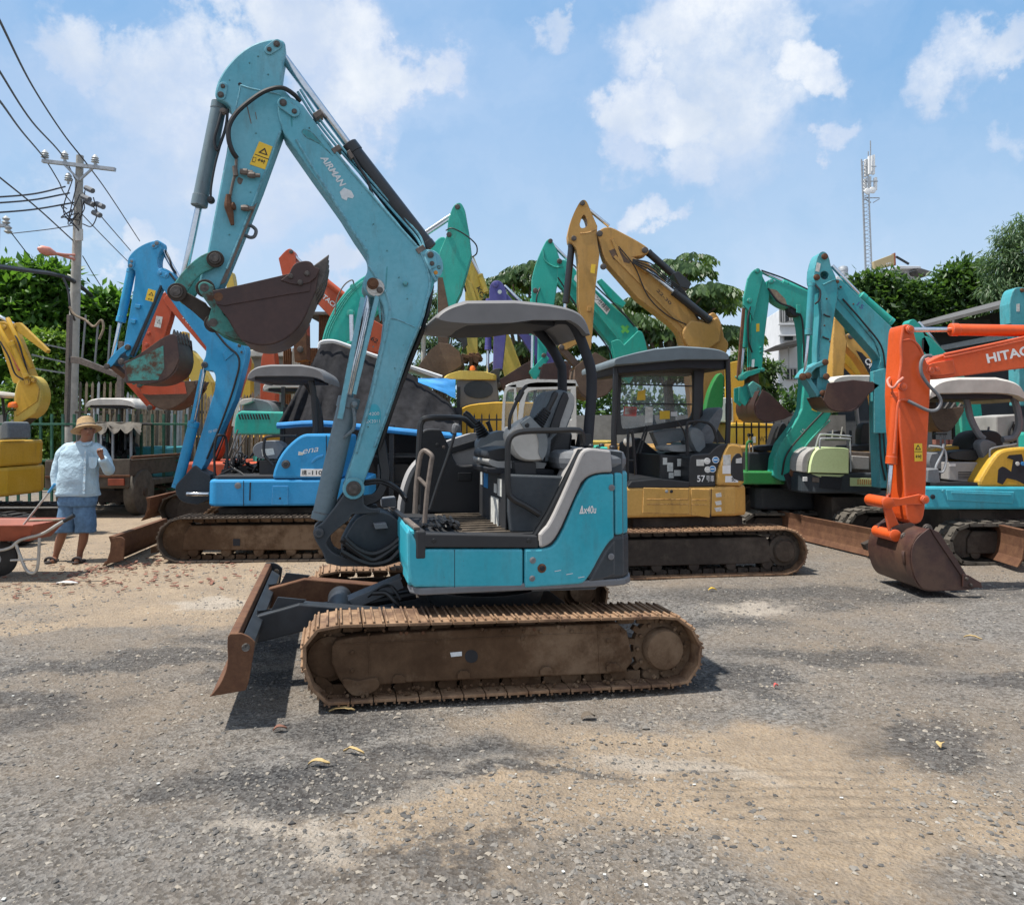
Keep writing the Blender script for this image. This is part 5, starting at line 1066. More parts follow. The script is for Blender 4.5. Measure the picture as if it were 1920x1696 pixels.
def left_yellow():
 th, pl = mach('excavator', 'yellow mini excavator with round tail, cut by the left edge behind the wheelbarrow', 10, 10.2, 0, -40)
 s1 = pl.s_(50, 0); s0 = s1 - 2.4
 for o, x in ((0, 0), (1.5, .25)): crawler(th, pl, s0 + x, s1 - x * .6, .42, o, .36, False, 'rubber', 'frame_dark', None, .16, detail=False)
 planx(th, 'skirt', pl, rrect(s0 + .2, pl.s_(-4, .3), .1, 1.75, .06, .45), .62, pl.sz(30, 878, .3)[1], 'yellow', .06)
 hc = planx(th, 'engine_cover', pl, rrect(s0 + .9, pl.s_(-12, .3), .12, 1.7, .06, .35), pl.sz(30, 878, .3)[1] + .004, pl.sz(30, 826, .3)[1], 'yellow', .06)
 plate(hc, 'panel_gap', pl, [(-50, 828), (-48.8, 828), (-48.8, 872), (-50, 872)], .11, .012, 'inside_dark', 0)
 decal(hc, 'warning_sticker', pl, [(-46, 859), (-30, 859), (-30, 868), (-46, 868)], .115, 'sticker_yellow')
 decal(hc, 'sticker', pl, [(-70, 846), (-54, 845), (-54, 851), (-70, 852)], .116, 'ochre')
 plate(th, 'vent', pl, [(-60, 877), (-40, 872), (-42, 886, 1), (-50, 890, 1)], .10, .1, 'black_plastic', .006)
 plate(th, 'seat', pl, [(0, 800, 1), (4, 790, 1), (16, 790, 1), (16, 822), (0, 824)], .5, .5, 'seat_grey', .03)
 roof(th, pl, -210, -58, 726, 742, .4, 1.2, 'roof_white', [[(-70, 740, .6), (-62, 780, .6), (-62, 826, .6)], [(4, 742, 1.4), (8, 780, 1.4), (10, 826, 1.4)]], .02)
 tubepx(th, 'mirror_arm', pl, [(10, 790, 1.2), (14, 772, 1.2), (30, 768, 1.2)], .012, 'black_plastic')
 MB().lathe(pl.w(25, 764, 1.2), (0, 0, 1), [(0, .075), (.03, .08), (.07, .06), (.085, .02)], 16).build('beacon', 'orange_lamp', th, smooth=True)
 bo = 1.2
 bm = plate(th, 'boom', pl, [(24, 800), (26, 742), (30, 716, 1), (46, 702, 1), (66, 706, 1), (78, 732, 1), (76, 756, 1), (66, 776, 1), (48, 786)], bo, .26, 'pale_yellow', .02)
 plate(bm, 'boom_edge', pl, [(26, 792), (48, 782), (58, 780), (28, 808)], bo + .02, .2, 'black_plastic', .004)
 plate(th, 'dipper', pl, [(-14, 604), (6, 600, 1), (24, 614, 1), (58, 706), (48, 722), (24, 718), (2, 650), (-12, 622)], bo + .05, .2, 'yellow', .012)
 plate(th, 'cylinder_guard', pl, [(24, 606, 1), (36, 604), (90, 656), (86, 662), (30, 620)], bo - .05, .08, 'yellow', .008)
 for a_, b_, r_ in (((-8, 600), (40, 690), 4), ((14, 596), (60, 690), 4)): cylpx(th, 'hydraulic_pipe', pl, a_, b_, bo - .06, r_, 'yellow', rings=False)
 hoses(th, pl, [[(0, 640, bo - .08), (16, 668, bo - .1), (28, 700, bo - .08), (44, 712, bo - .05)], [(22, 618, bo - .05), (34, 640, bo - .1), (44, 672, bo - .08), (52, 700, bo - .05)]], .012)
 cylpx(th, 'piston_rod', pl, (-14, 586), (26, 608), bo - .02, 3.5, 'chrome', rings=False)
 plate(bm, 'boom_flange', pl, [(34, 716), (60, 706), (74, 728), (70, 752), (30, 780), (30, 742)], bo - .014, .014, 'yellow', .004)
 tubepx(th, 'wrapped_hose', pl, [(6, 630, bo - .04), (14, 640, bo - .04), (26, 668, bo - .04), (38, 694, bo - .04)], .028, 'red_wrap')
 cylpx(th, 'arm_cylinder', pl, (50, 708), (22, 640), bo - .08, 5, 'yellow')
 pins(th, pl, [(52, 716, 6), (8, 614, 5), (28, 612, 4), (64, 712, 5)], bo - .04, 'yellow')
left_yellow()
def cat_machine():
 th, pl = mach('mini_excavator', 'ochre mini excavator with framed black cab, number 57 on its side', 1165, 8.0, 9, 1300)
 s1 = pl.s_(1511); s0 = s1 - 2.45
 for o in (0, 1.5): crawler(th, pl, s0, s1, .50, o, .38, True, 'track_rust' if o else 'track_rust', 'frame_dark', None, .13, detail=(o == 0))
 planx(th, 'car_body', pl, [(s0 + .6, .3), (s1 - .6, .3), (s1 - .6, 1.55), (s0 + .6, 1.55)], .2, .6, 'frame_dark', .01)
 n0 = .16; Z = lambda y, x=1290, o=n0: pl.sz(x, y, o)[1]
 a, e = pl.s_(1140, n0), pl.s_(1403, n0) + .02
 sk = planx(th, 'skirt', pl, rrect(a - .3, e + .03, n0, 1.75, .1, .22), Z(969), Z(912), 'cat_yellow', .03)
 for p in ([(1207, 914), (1292, 916), (1292, 964), (1205, 962)], [(1296, 916), (1331, 917), (1331, 970), (1296, 966)]):
  plate(sk, 'door_panel', pl, p, n0 - .008, .02, 'cat_yellow', .006)
 for y0, y1, x0, x1 in ((935, 937, 1213, 1290), (944, 946, 1213, 1290), (936, 938, 1297, 1326), (945, 947, 1297, 1326)): plate(sk, 'rib', pl, [(x0, y0), (x1, y0), (x1, y1), (x0, y1)], n0 - .012, .01, 'cat_yellow', .002)
 for x in (1250, 1259): pin(sk, pl, x, 921, n0 - .01, 3, 'inside_dark' if x > 1255 else 'galv', .006, name='lock')
 plate(sk, 'panel_gap', pl, [(1333, 916), (1334.5, 916), (1333.5, 970), (1332, 970)], n0 - .002, .01, 'inside_dark', 0)
 for y in (925, 940, 952): plate(sk, 'tape', pl, [(1342 - (y - 925) * .1, y), (1352, y - 2), (1353, y + 6), (1343, y + 7)], n0 - .003, .003, 'sticker_white', 0)
 hd = plate(th, 'rear_hood', pl, [(1343, 910), (1344, 888), (1352, 858, 1), (1362, 834, 1), (1372, 830, 1), (1386, 832, 1), (1393, 838, 1), (1397, 905), (1390, 911)], n0 + .0, 1.5, 'cat_yellow', .03)
 plate(hd, 'grille', pl, [(1372, 900, 1), (1369, 872, 1), (1376, 852, 1), (1388, 848, 1), (1393, 860), (1395, 902)], n0 - .006, .012, 'black_plastic', .006)
 decal(hd, 'sticker', pl, [(1356, 853), (1370, 852), (1370, 872), (1356, 872)], n0 - .004, 'sticker_white'); decal(hd, 'sticker', pl, [(1355, 873), (1370, 872), (1370, 888), (1355, 888)], n0 - .005, 'white')
 decal(hd, 'sticker', pl, [(1380, 860), (1391, 858), (1391, 868), (1380, 868)], n0 - .012, 'sticker_white'); nb = decal(hd, 'number_sticker', pl, [(1360, 892), (1384, 892), (1384, 904), (1360, 904)], n0 - .005, 'white'); text(nb, '5C', pl, (1372, 902), (1379, 902), 7, n0 - .009, 'black_ink', .02)
 sd_ = plate(th, 'black_side', pl, [(1292, 913), (1292, 856, 1), (1300, 852), (1330, 850), (1342, 838, 1), (1350, 833), (1366, 831), (1356, 850), (1342, 888), (1342, 912)], n0 + .005, 1.4, 'black_plastic', .012)
 text(sd_, '57', pl, (1307, 903), (1322, 903), 12, n0 + .003, 'white', .015); text(sd_, '\u53f7\u8eca', pl, (1324, 903), (1339, 903), 12, n0 + .003, 'white', .0)
 for x, y, r_, m in ((1342, 862, 6.5, 'sticker_blue'), (1336, 879, 6.5, 'sticker_blue'), (1326, 864, 6, 'sticker_white'), (1327, 880, 6, 'sticker_white')):
  s_ = decal(sd_, 'round_sticker', pl, arcn(x, y, r_, 0, 340, 17), n0 + .003, 'white', .002); decal(s_, 'emblem', pl, arcn(x, y, r_ * .8, 0, 340, 17), n0 + .001, m, .002)
  decal(s_, 'band', pl, [(x - 4, y - 1), (x + 4, y - 1), (x + 4, y + 1), (x - 4, y + 1)], n0 - .001, 'white', .002)
 decal(sd_, 'sticker', pl, [(1306, 861), (1320, 861), (1320, 873), (1306, 873)], n0 + .003, 'sticker_white')
 sb = plate(th, 'seat_box', pl, [(1236, 903), (1238, 852), (1294, 856), (1294, 905)], n0 + .25, 1.0, 'black_plastic', .01)
 for x, y, w, h in ((1243, 858, 8, 13), (1251, 867, 11, 17), (1270, 860, 9, 14), (1264, 881, 14, 11), (1283, 876, 9, 14), (1254, 886, 9, 10)): decal(sb, 'sticker', pl, [(x, y), (x + w, y), (x + w, y + h), (x, y + h)], n0 + .246, 'sticker_white')
 plate(th, 'sill', pl, [(1177, 911), (1184, 902), (1236, 897), (1293, 903), (1293, 914), (1178, 915)], n0 + .0, 1.2, 'black_plastic', .01)
 plate(th, 'front_console', pl, [(1172, 905), (1174, 830), (1200, 820), (1236, 850), (1236, 900)], 1.2, .3, 'inside_dark', .02)
 # cab frame
 rf = loft(th, 'canopy', pl, [(1150, 680, 1), (1153, 673, 1), (1190, 662), (1228, 653), (1278, 648), (1341, 652, 1), (1364, 660, 1), (1370, 668, 1), (1367, 674), (1280, 674), (1200, 682), (1152, 686)], n0, [(n0, .98, .85), (n0 + .03, 1, 1), (n0 + .6, 1, 1.1, 0, .01), (1.55, 1, 1), (1.6, .97, .85)], 'roof_slate')
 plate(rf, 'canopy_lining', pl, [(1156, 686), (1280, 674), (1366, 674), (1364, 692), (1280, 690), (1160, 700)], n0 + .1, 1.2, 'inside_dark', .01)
 fr = lambda pts, o, r=.032: tubepx(th, 'cab_post', pl, [(x, y, o) for x, y in pts], r, 'black_plastic', smooth=len(pts) > 2)
 fr([(1155, 684), (1153, 760), (1151, 830), (1158, 905)], .3); fr([(1364, 672), (1366, 760), (1364, 832)], n0 + .08, .03)
 for o in (.3,):
  w = [pl.sz(x, y, o + .62) for x, y in rnd([(1164, 698, 1), (1170, 692, 1), (1292, 690, 1), (1300, 698, 1), (1300, 776, 1), (1292, 784), (1172, 806, 1), (1162, 800, 1)])]
  ou = [pl.sz(x, y, o + .62) for x, y in rnd([(1152, 690, 1), (1158, 682, 1), (1310, 680, 1), (1318, 690, 1), (1318, 786, 1), (1308, 794), (1160, 818, 1), (1150, 810, 1)])]
  n = len(w); v = [pl.g(a_, b_, o + .60) for a_, b_ in w] + [pl.g(a_, b_, o + .60) for a_, b_ in ou] + [pl.g(a_, b_, o + .66) for a_, b_ in w] + [pl.g(a_, b_, o + .66) for a_, b_ in ou]
  f = []
  for i in range(n):
   j = (i + 1) % n; f += [(i, j, j + n, i + n), (i + 2 * n, i + 3 * n, j + 3 * n, j + 2 * n), (i + n, j + n, j + 3 * n, i + 3 * n), (i, i + 2 * n, j + 2 * n, j)]
  fo = mesh_obj('window_frame', v, f, 'black_plastic', th, bev=.004)
  gl = prism2(fo, 'pane', pl, w, o + .635, .004, 'glass', 0)
  for y0, y1 in ((720, 724), (756, 758)): MB().bar(pl.w(1162, y0, o + .6), pl.w(1304, y1, o + .6), .016, .016).build('window_bar', 'black_plastic', fo)
  for p, m in (([(1170, 762), (1194, 763), (1193, 780), (1169, 779)], 'red_wrap'), ([(1172, 764), (1192, 765), (1191, 778), (1171, 777)], 'sticker_white'), ([(1210, 762), (1224, 763), (1224, 792), (1209, 793)], 'sticker_white'), ([(1237, 770), (1256, 770), (1256, 785), (1237, 786)], 'sticker_yellow'), ([(1258, 772), (1270, 772), (1270, 780), (1258, 780)], 'white'), ([(1196, 734), (1210, 730), (1210, 750), (1194, 750)], 'sticker_yellow')): decal(gl, 'sticker', pl, p, o + .628, m)
 plate(th, 'rear_pillar', pl, [(1302, 684), (1322, 684), (1318, 740), (1312, 790), (1300, 800)], .5, .05, 'black_plastic', .01)
 tubepx(th, 'guard_rail', pl, [(1176, 905, .3), (1178, 812, .3), (1182, 811, .3), (1186, 814, .3), (1192, 890, .3)], .016, 'black_plastic'); tubepx(th, 'guard_rail', pl, [(1168, 862, .3), (1190, 863, .3)], .012, 'black_plastic', smooth=False)
 tubepx(th, 'guard_rail', pl, [(1289, 858, .3), (1288, 800, .3), (1294, 791, .3), (1318, 790, .3), (1336, 800, .3), (1346, 830, .3)], .017, 'black_plastic')
 for a_, b_ in (((1194, 850), (1212, 798)), ((1200, 850), (1216, 798))): tubepx(th, 'travel_lever', pl, [(*a_, .8), (*b_, .8)], .012, 'black_plastic', smooth=False)
 tubepx(th, 'joystick', pl, [(1230, 800, 1.0), (1226, 790, 1.0), (1223, 778, 1.0)], [.03, .02, .028], 'black_plastic');
 loft(th, 'armrest_console', pl, [(1223, 810), (1240, 806), (1290, 800, 1), (1296, 820), (1284, 826), (1250, 830), (1246, 850, 1), (1236, 840)], .95, rl(.95, 1.1, .03, .03), 'console_grey')
 loft(th, 'seat_cushion', pl, [(1252, 840, 1), (1256, 834, 1), (1300, 834), (1310, 846), (1256, 848, 1)], .6, rl(.6, 1.05, .04, .04), 'seat_light')
 loft(th, 'seat_back', pl, [(1310, 846), (1300, 826), (1338, 776), (1350, 762, 1), (1358, 764, 1), (1356, 780), (1332, 846)], .6, rl(.6, 1.05, .06, .05), 'seat_grey')
 loft(th, 'armrest_console', pl, [(1292, 804, 1), (1308, 800, 1), (1320, 812), (1325, 840, 1), (1318, 852, 1), (1306, 846), (1296, 826)], .45, rl(.45, .6, .03, .04), 'console_grey')
 tubepx(th, 'hose', pl, [(1270, 790, .5), (1282, 808, .5), (1288, 830, .5)], .01, 'hose')
 MB().lathe(pl.w(1178, 828, .9), (0, -1, 0), [(0, .06), (.06, .06), (.08, .03)], 12).build('work_lamp', 'console_light', th, smooth=True)
cat_machine()
def ochre_boom():
 th, pl = mach('excavator', 'large ochre excavator whose two-piece boom rises above the grey canopy', 1080, 11.5, 2, 1400)
 s0 = pl.s_(1130, .5); base(th, pl, s0, s0 + 2.6, 0, 2.2, 'ochre', (.85, 1.3), .7, True)
 bo = .8
 sz = rnd([(1092, 374, 1), (1100, 376, 1), (1106, 392), (1120, 424), (1119, 446, 1), (1124, 478), (1117, 535), (1111, 622), (1108, 655), (1100, 655), (1085, 566), (1085, 477, 1), (1076, 457, 1), (1066, 454, 1), (1065, 438), (1071, 410, 1), (1085, 381, 1)])
 ar = plate(th, 'arm', pl, sz, bo, .26, 'ochre', hole=[(1092, 403, 1), (1097, 402, 1), (1103, 420, 1), (1098, 427, 1), (1088, 428, 1), (1087, 420)])
 decal(ar, 'warning_sticker', pl, [(1109, 495), (1117, 496), (1115, 513), (1107, 511)], bo - .003, 'sticker_yellow'); plate(ar, 'port', pl, [(1102, 574), (1109, 575), (1108, 584), (1101, 583)], bo - .02, .03, 'ochre', .003)
 tubepx(ar, 'weld_rib', pl, [(1088, 438, bo), (1104, 436, bo), (1118, 430, bo)], .012, 'ochre')
 bm = plate(th, 'boom', pl, [(1120, 440), (1124, 430, 1), (1140, 424, 1), (1156, 430, 1), (1213, 461, 1), (1218, 470, 1), (1212, 478, 1), (1188, 482), (1222, 500), (1292, 575), (1314, 600, 1), (1326, 602, 1), (1330, 590, 1), (1339, 583, 1), (1352, 600, 1), (1358, 632), (1368, 644, 1), (1362, 662), (1352, 760), (1300, 790), (1290, 700), (1282, 652), (1274, 622, 1), (1256, 605), (1195, 558), (1148, 504), (1134, 488, 1), (1126, 458)], bo - .02, .30, 'ochre', .014)
 plate(bm, 'recess_shade', pl, [(1142, 470), (1160, 462, 1), (1168, 476, 1), (1182, 490), (1180, 494), (1150, 486)], bo - .024, .006, 'bucket_worn', .002)  # flat brown plate: the shade of a recess put into colour
 for a_, b_ in (((1148, 448), (1170, 500)), ((1152, 480), (1310, 640))): MB().bar(pl.w(*a_, bo - .03), pl.w(*b_, bo - .03), .03, .05).build('rib', 'ochre', bm)
 plate(bm, 'lug', pl, [(1190, 484, 1), (1216, 492, 1), (1224, 502, 1), (1212, 512), (1198, 500)], bo - .1, .1, 'ochre', .008)
 text(bm, '22-30', pl, (1230, 545), (1256, 572), 6, bo - .022, 'bucket_worn', .02)
 plate(bm, 'gusset', pl, [(1276, 622, 1), (1296, 600), (1330, 606), (1346, 590, 1), (1354, 610), (1350, 640), (1320, 660), (1290, 650)], bo - .12, .5, 'ochre', .02)
 co = bo + .13
 c = cylpx(th, 'bucket_cylinder', pl, (1072, 458), (1061, 568), co, 6.5, 'black_cyl'); cylpx(c, 'piston_rod', pl, (1061, 560), (1053, 640), co, 3.5, 'chrome', rings=False)
 cylpx(th, 'piston_rod', pl, (1098, 388), (1142, 424), co, 3.5, 'chrome', rings=False)
 c = cylpx(th, 'boom_cylinder', pl, (1262, 546), (1332, 602), bo - .1, 7.5, 'black_cyl'); cylpx(c, 'piston_rod', pl, (1212, 505), (1266, 550), bo - .1, 4, 'chrome', rings=False)
 c = cylpx(th, 'arm_cylinder', pl, (1214, 472), (1290, 540), co, 7, 'black_cyl'); cylpx(c, 'piston_rod', pl, (1150, 430), (1216, 474), co, 3, 'chrome', rings=False)
 plate(c, 'valve_block', pl, [(1262, 512), (1272, 508), (1296, 530), (1292, 542), (1276, 538)], bo - .1, .3, 'black_cyl', .008)
 for q in range(4): tubepx(bm, 'hose', pl, [(1186, 486 + q * 2, bo - .1), (1220, 494 + q * 6, bo - .14), (1250, 520 + q * 4, bo - .12), (1284, 548 + q * 3, bo - .1), (1310, 600, bo - .06)], .012, 'hose')
 tubepx(bm, 'hose', pl, [(1160, 462, bo - .05), (1190, 500, bo - .06), (1215, 555, bo - .06), (1250, 590, bo - .05), (1290, 610, bo - .05)], .01, 'hose')
 pins(th, pl, [(1092, 381, 5), (1076, 447, 5), (1124, 438, 6), (1209, 469, 6), (1131, 500, 6), (1053, 651, 5), (1097, 660, 4)], bo - .03)
 plate(th, 'bucket_link', pl, [(1046, 648, 1), (1056, 642), (1084, 630), (1090, 640), (1062, 656)], bo - .04, .3, 'ochre', .006); plate(th, 'tipping_link', pl, [(1048, 655), (1058, 650), (1094, 686), (1084, 694)], bo - .02, .24, 'bucket_worn', .006)
 bucket(th, pl, [(1078, 688), (1098, 672), (1116, 660), (1152, 682), (1154, 716), (1140, 738, 1), (1114, 748, 1), (1092, 742, 1), (1078, 716)], [(1152, 690), (1154, 716), (1140, 738), (1114, 748), (1092, 742), (1078, 716), (1080, 690)], bo - .3, .85, 'bucket_worn', [(1140, 684), (1160, 676), (1156, 698)], [(1080, 680), (1098, 672), (1104, 700), (1086, 706)], 'ochre')
ochre_boom()
def turq_crane():
 th, pl = mach('excavator', 'turquoise excavator with a green cross painted on its boom, left of the ochre boom', 1000, 13, 0, 1190)
 s0 = pl.s_(1100, .5); base(th, pl, s0, s0 + 3.0, 0, 2.1, 'turquoise', (.8, 1.25), .7, True)
 bo = .8
 ar = plate(th, 'arm', pl, [(1028, 446, 1), (1036, 450, 1), (1046, 474), (1054, 498), (1044, 540), (1040, 566), (1024, 668), (1008, 684), (1009, 620), (997, 560), (997, 523), (1003, 497, 1), (1019, 459, 1)], bo + .01, .24, 'turquoise', .012)
 tubepx(ar, 'weld_rib', pl, [(1018, 468, bo), (1022, 488, bo), (1040, 500, bo), (1056, 500, bo)], .014, 'turquoise')
 bm = plate(th, 'boom', pl, [(1044, 490, 1), (1062, 484, 1), (1084, 512), (1196, 616), (1204, 640), (1214, 662), (1180, 720), (1150, 690), (1144, 646), (1093, 582), (1044, 530)], bo, .26, 'turquoise', .014)
 plate(bm, 'end_bracket', pl, [(1146, 640), (1160, 634, 1), (1170, 646), (1196, 620), (1206, 620, 1), (1216, 664), (1180, 690), (1156, 690)], bo - .06, .4, 'turquoise', .012)
 for dx, dy in ((0, 0),): MB().bar(pl.w(1060, 510, bo - .03), pl.w(1160, 634, bo - .03), .03, .05).build('rib', 'turquoise', bm)
 plate(bm, 'crane_hook_case', pl, [(1120, 526), (1128, 522), (1174, 568), (1168, 576), (1150, 566)], bo + .2, .15, 'turquoise', .01)
 cr = MB(); c0 = pl.w(1172, 617, bo - .005); ex = (pl.w(1190, 634, bo) - pl.w(1150, 596, bo)).normalized(); ez = pl.n.cross(ex)
 cr.box(c0, (.17, .004, .055), (ex, pl.n, ez)); cr.box(c0 - pl.n * .001, (.055, .004, .17), (ex, pl.n, ez)); cr.build('green_cross', 'decal_green', bm)
 sg = decal(bm, 'boom_sign', pl, [(1078, 516), (1084, 514), (1144, 580), (1138, 590), (1076, 524)], bo - .004, 'white'); text(sg, '\u30f3\u4ed5\u69d8\u6a5f', pl, (1114, 561), (1137, 585), 10, bo - .008, 'black_ink', .0)
 co = bo + .12; cylpx(th, 'piston_rod', pl, (1030, 452), (1064, 486), co, 3.5, 'chrome', rings=False)
 c = cylpx(th, 'bucket_cylinder', pl, (1000, 560), (999, 628), co, 6, 'turquoise'); cylpx(c, 'piston_rod', pl, (999, 622), (998, 690), co, 3.5, 'chrome', rings=False)
 hoses(bm, pl, [[(1046, 520, bo - .03), (1092, 590, bo - .04), (1140, 652, bo - .04), (1150, 690, bo)], [(1070, 492, bo + .05), (1110, 530, bo - .02), (1160, 578, bo - .02), (1190, 612, bo)], [(1012, 540, bo), (1006, 560, bo - .06), (1006, 600, bo - .06), (1002, 625, bo)]])
 pins(th, pl, [(1032, 452, 4.5), (1049, 490, 5), (1004, 545, 5), (1020, 667, 5), (1000, 714, 5), (1024, 722, 5), (1012, 690, 4)], bo - .02, 'pin_steel')
 plate(th, 'bucket_link', pl, [(992, 696), (1004, 684), (1022, 664), (1030, 672), (1012, 700), (1002, 716)], bo - .04, .3, 'turquoise', .006); plate(th, 'tipping_link', pl, [(996, 706), (1006, 704), (1030, 722), (1022, 730)], bo - .03, .26, 'white_paint', .006)
 bucket(th, pl, [(1018, 682), (1062, 676), (1072, 690), (1066, 716, 1), (1046, 730, 1), (1024, 730), (1012, 712)], [(1070, 684), (1066, 712), (1046, 730), (1024, 730), (1012, 710), (1016, 684)], bo - .25, .7, 'bucket_dark', [(1056, 680), (1076, 672), (1070, 692)], [(1008, 690), (1024, 680), (1034, 700), (1028, 726), (1014, 724)], 'turquoise')
turq_crane()
def big_booms():
 # curved turquoise boom behind the hero boom
 th, pl = mach('excavator', 'green excavator with fat curved boom showing through behind the teal boom', 600, 14.5, 0, 700)
 s0 = pl.s_(560, .5); base(th, pl, s0, s0 + 3.4, 0, 2.3, 'turquoise', (.8, 1.3), .7, True); bo = .8
 bm = plate(th, 'boom', pl, [(600, 700), (599, 660), (606, 624, 1), (618, 592, 1), (636, 560, 1), (660, 532, 1), (700, 506, 1), (760, 500), (800, 470), (826, 440, 1), (838, 448), (836, 474, 1), (800, 520), (720, 574, 1), (690, 596, 1), (676, 640, 1), (668, 700)], bo, .32, 'turquoise', .02)
 for k in range(3): tubepx(bm, 'oil_pipe', pl, [(603 + k * 4, 660, bo - .03), (612 + k * 4, 618, bo - .03), (640 + k * 4, 566, bo - .03), (668 + k * 3, 536, bo - .03), (700, 516, bo - .03)], .012, 'turquoise')
 tubepx(bm, 'oil_pipe', pl, [(628, 590, bo - .1), (632, 560, bo - .1), (645, 535, bo - .1), (660, 525, bo - .1), (664, 535, bo)], .014, 'chipped_steel')
 pins(bm, pl, [(658, 588, 8), (662, 538, 6)], bo - .02, 'green_teal'); c = cylpx(th, 'boom_cylinder', pl, (660, 640), (661, 720), bo - .12, 9, 'green_teal'); cylpx(c, 'piston_rod', pl, (659, 590), (660, 645), bo - .12, 5, 'chrome', rings=False)
 ar = plate(th, 'arm', pl, [(858, 379, 1), (866, 381, 1), (872, 395), (879, 434), (884, 478), (864, 549), (857, 563), (845, 606), (840, 648), (820, 648), (820, 520), (824, 472), (838, 440), (840, 414), (848, 387, 1)], bo - .02, .3, 'green_teal', .014)
 plate(ar, 'worn_lower', pl, [(820.5, 520), (830, 520), (838, 560), (846, 604), (840, 647), (820.5, 647)], bo - .025, .006, 'bucket_worn', .001)
 for y in (0, 6): cylpx(th, 'piston_rod', pl, (853, 398 + y), (790, 440 + y), bo + .1, 3, 'chrome', rings=False)
 tubepx(ar, 'hose', pl, [(836, 432, bo - .05), (848, 428, bo - .1), (872, 440, bo - .1), (892, 458, bo - .1), (894, 474, bo - .08), (886, 482, bo)], .014, 'hose')
 pins(ar, pl, [(858, 388, 5), (842, 440, 5), (843, 625, 7)], bo - .03)
 bucket(th, pl, [(783, 688), (806, 656), (824, 642), (846, 646), (862, 660), (866, 684), (834, 706), (812, 704)], [(864, 676), (834, 706), (812, 704), (783, 690)], bo - .4, 1.0, 'bucket_worn', None, [(818, 640), (842, 640), (844, 664), (822, 664)], 'bucket_worn')
 plate(th, 'tipping_link', pl, [(838, 614), (846, 612), (874, 628), (876, 644), (868, 656), (864, 640), (842, 628)], bo, .2, 'dark_metal', .006)
 # orange lettered machine
 th, pl = mach('excavator', 'faded orange excavator far back above the dark bucket, boom lettered in white', 540, 16.5, 0, 620)
 s0 = pl.s_(500, .5); base(th, pl, s0, s0 + 3.6, 0, 2.4, 'red_orange', (.8, 1.3), .7, True); bo = .8
 plate(th, 'arm', pl, [(538, 466, 1), (548, 466, 1), (554, 480), (556, 506), (566, 560), (575, 610), (575, 672), (552, 676), (548, 610), (530, 520), (522, 484)], bo + .02, .3, 'red_orange', .012)
 plate(th, 'rusty_arm_end', pl, [(549, 604), (574, 604), (575, 674), (552, 678)], bo - .01, .34, 'rust', .004); pins(th, pl, [(563, 655, 6), (546, 472, 4)], bo - .02)
 bm = plate(th, 'boom', pl, [(548, 494, 1), (558, 492), (600, 524), (650, 560), (690, 594), (726, 614), (724, 660), (690, 660), (640, 616), (592, 566), (552, 520)], bo, .34, 'red_orange', .014)
 text(bm, 'HITACHI', pl, (594, 550), (632, 582), 9, bo - .003, 'decal_white', .02); text(bm, '162', pl, (690, 634), (706, 644), 8, bo - .003, 'black_ink', .02)
 cylpx(th, 'piston_rod', pl, (548, 476), (600, 524), bo + .1, 3, 'chrome', rings=False); cylpx(th, 'arm_cylinder', pl, (610, 526), (650, 558), bo - .02, 6, 'red_orange')
 plate(th, 'boom_foot', pl, [(490, 664, 1), (500, 656, 1), (514, 660), (518, 700), (514, 790), (487, 790), (488, 700)], bo - .5, .3, 'red_orange', .01)
 # pale yellow
 th, pl = mach('excavator', 'pale yellow excavator with lettered boom, between green arm and purple arm', 880, 17, 0, 960)
 s0 = pl.s_(900, .5); base(th, pl, s0, s0 + 3.2, 0, 2.3, 'pale_yellow', (.8, 1.3), .7, True); bo = .8
 bm = plate(th, 'boom', pl, [(870, 496), (880, 478, 1), (888, 480), (900, 510), (922, 560), (960, 640), (990, 720), (950, 720), (920, 620), (888, 560), (872, 540)], bo, .3, 'pale_yellow', .012)
 text(bm, 'KOMATSU', pl, (893, 540), (925, 606), 8, bo - .003, 'black_ink', .02)
 plate(th, 'arm', pl, [(872, 520), (884, 530), (894, 560), (896, 672), (876, 676), (872, 600)], bo - .06, .24, 'pale_yellow', .01)
 c = cylpx(th, 'arm_cylinder', pl, (900, 514), (912, 548), bo - .1, 5, 'pale_yellow'); cylpx(c, 'piston_rod', pl, (884, 484), (901, 518), bo - .1, 3, 'chrome', rings=False)
 tubepx(th, 'hose', pl, [(872, 500, bo), (870, 530, bo - .1), (876, 556, bo)], .02, 'hose')
 m = MB(); rg = random.Random(9)
 for q in range(14): m.box(pl.w(866 + rg.random() * 36, 668 + rg.random() * 26, bo - .2 + rg.random() * .3), (.12 + rg.random() * .15, .15, .08 + rg.random() * .1), tuple(Matrix.Rotation(rg.random() * 3, 3, 'Y').col))
 m.build('breaker_mount', 'rust', th, bev=.01)
 # purple
 th, pl = mach('excavator', 'purple excavator arm and boom behind the left end of the grey canopy', 930, 14, 0, 1040)
 s0 = pl.s_(960, .5); base(th, pl, s0, s0 + 2.6, 0, 2.0, 'dark_metal', (.7, 1.1), .55, False); bo = .8
 bm = plate(th, 'boom', pl, [(918, 544), (932, 536, 1), (960, 558, 1), (984, 600), (1010, 636), (1040, 676), (1060, 740), (1020, 740), (1000, 668), (966, 616), (930, 570)], bo, .24, 'purple', .012)
 ar = plate(th, 'arm', pl, [(917, 540, 1), (922, 528, 1), (934, 524, 1), (944, 532, 1), (950, 548), (952, 600), (942, 692), (924, 696), (926, 620), (918, 570)], bo - .02, .22, 'purple', .01)
 pin(ar, pl, 937, 547, bo - .022, 4, 'decal_white', .004, name='hole'); pins(ar, pl, [(929, 533, 6)], bo - .03, 'purple')
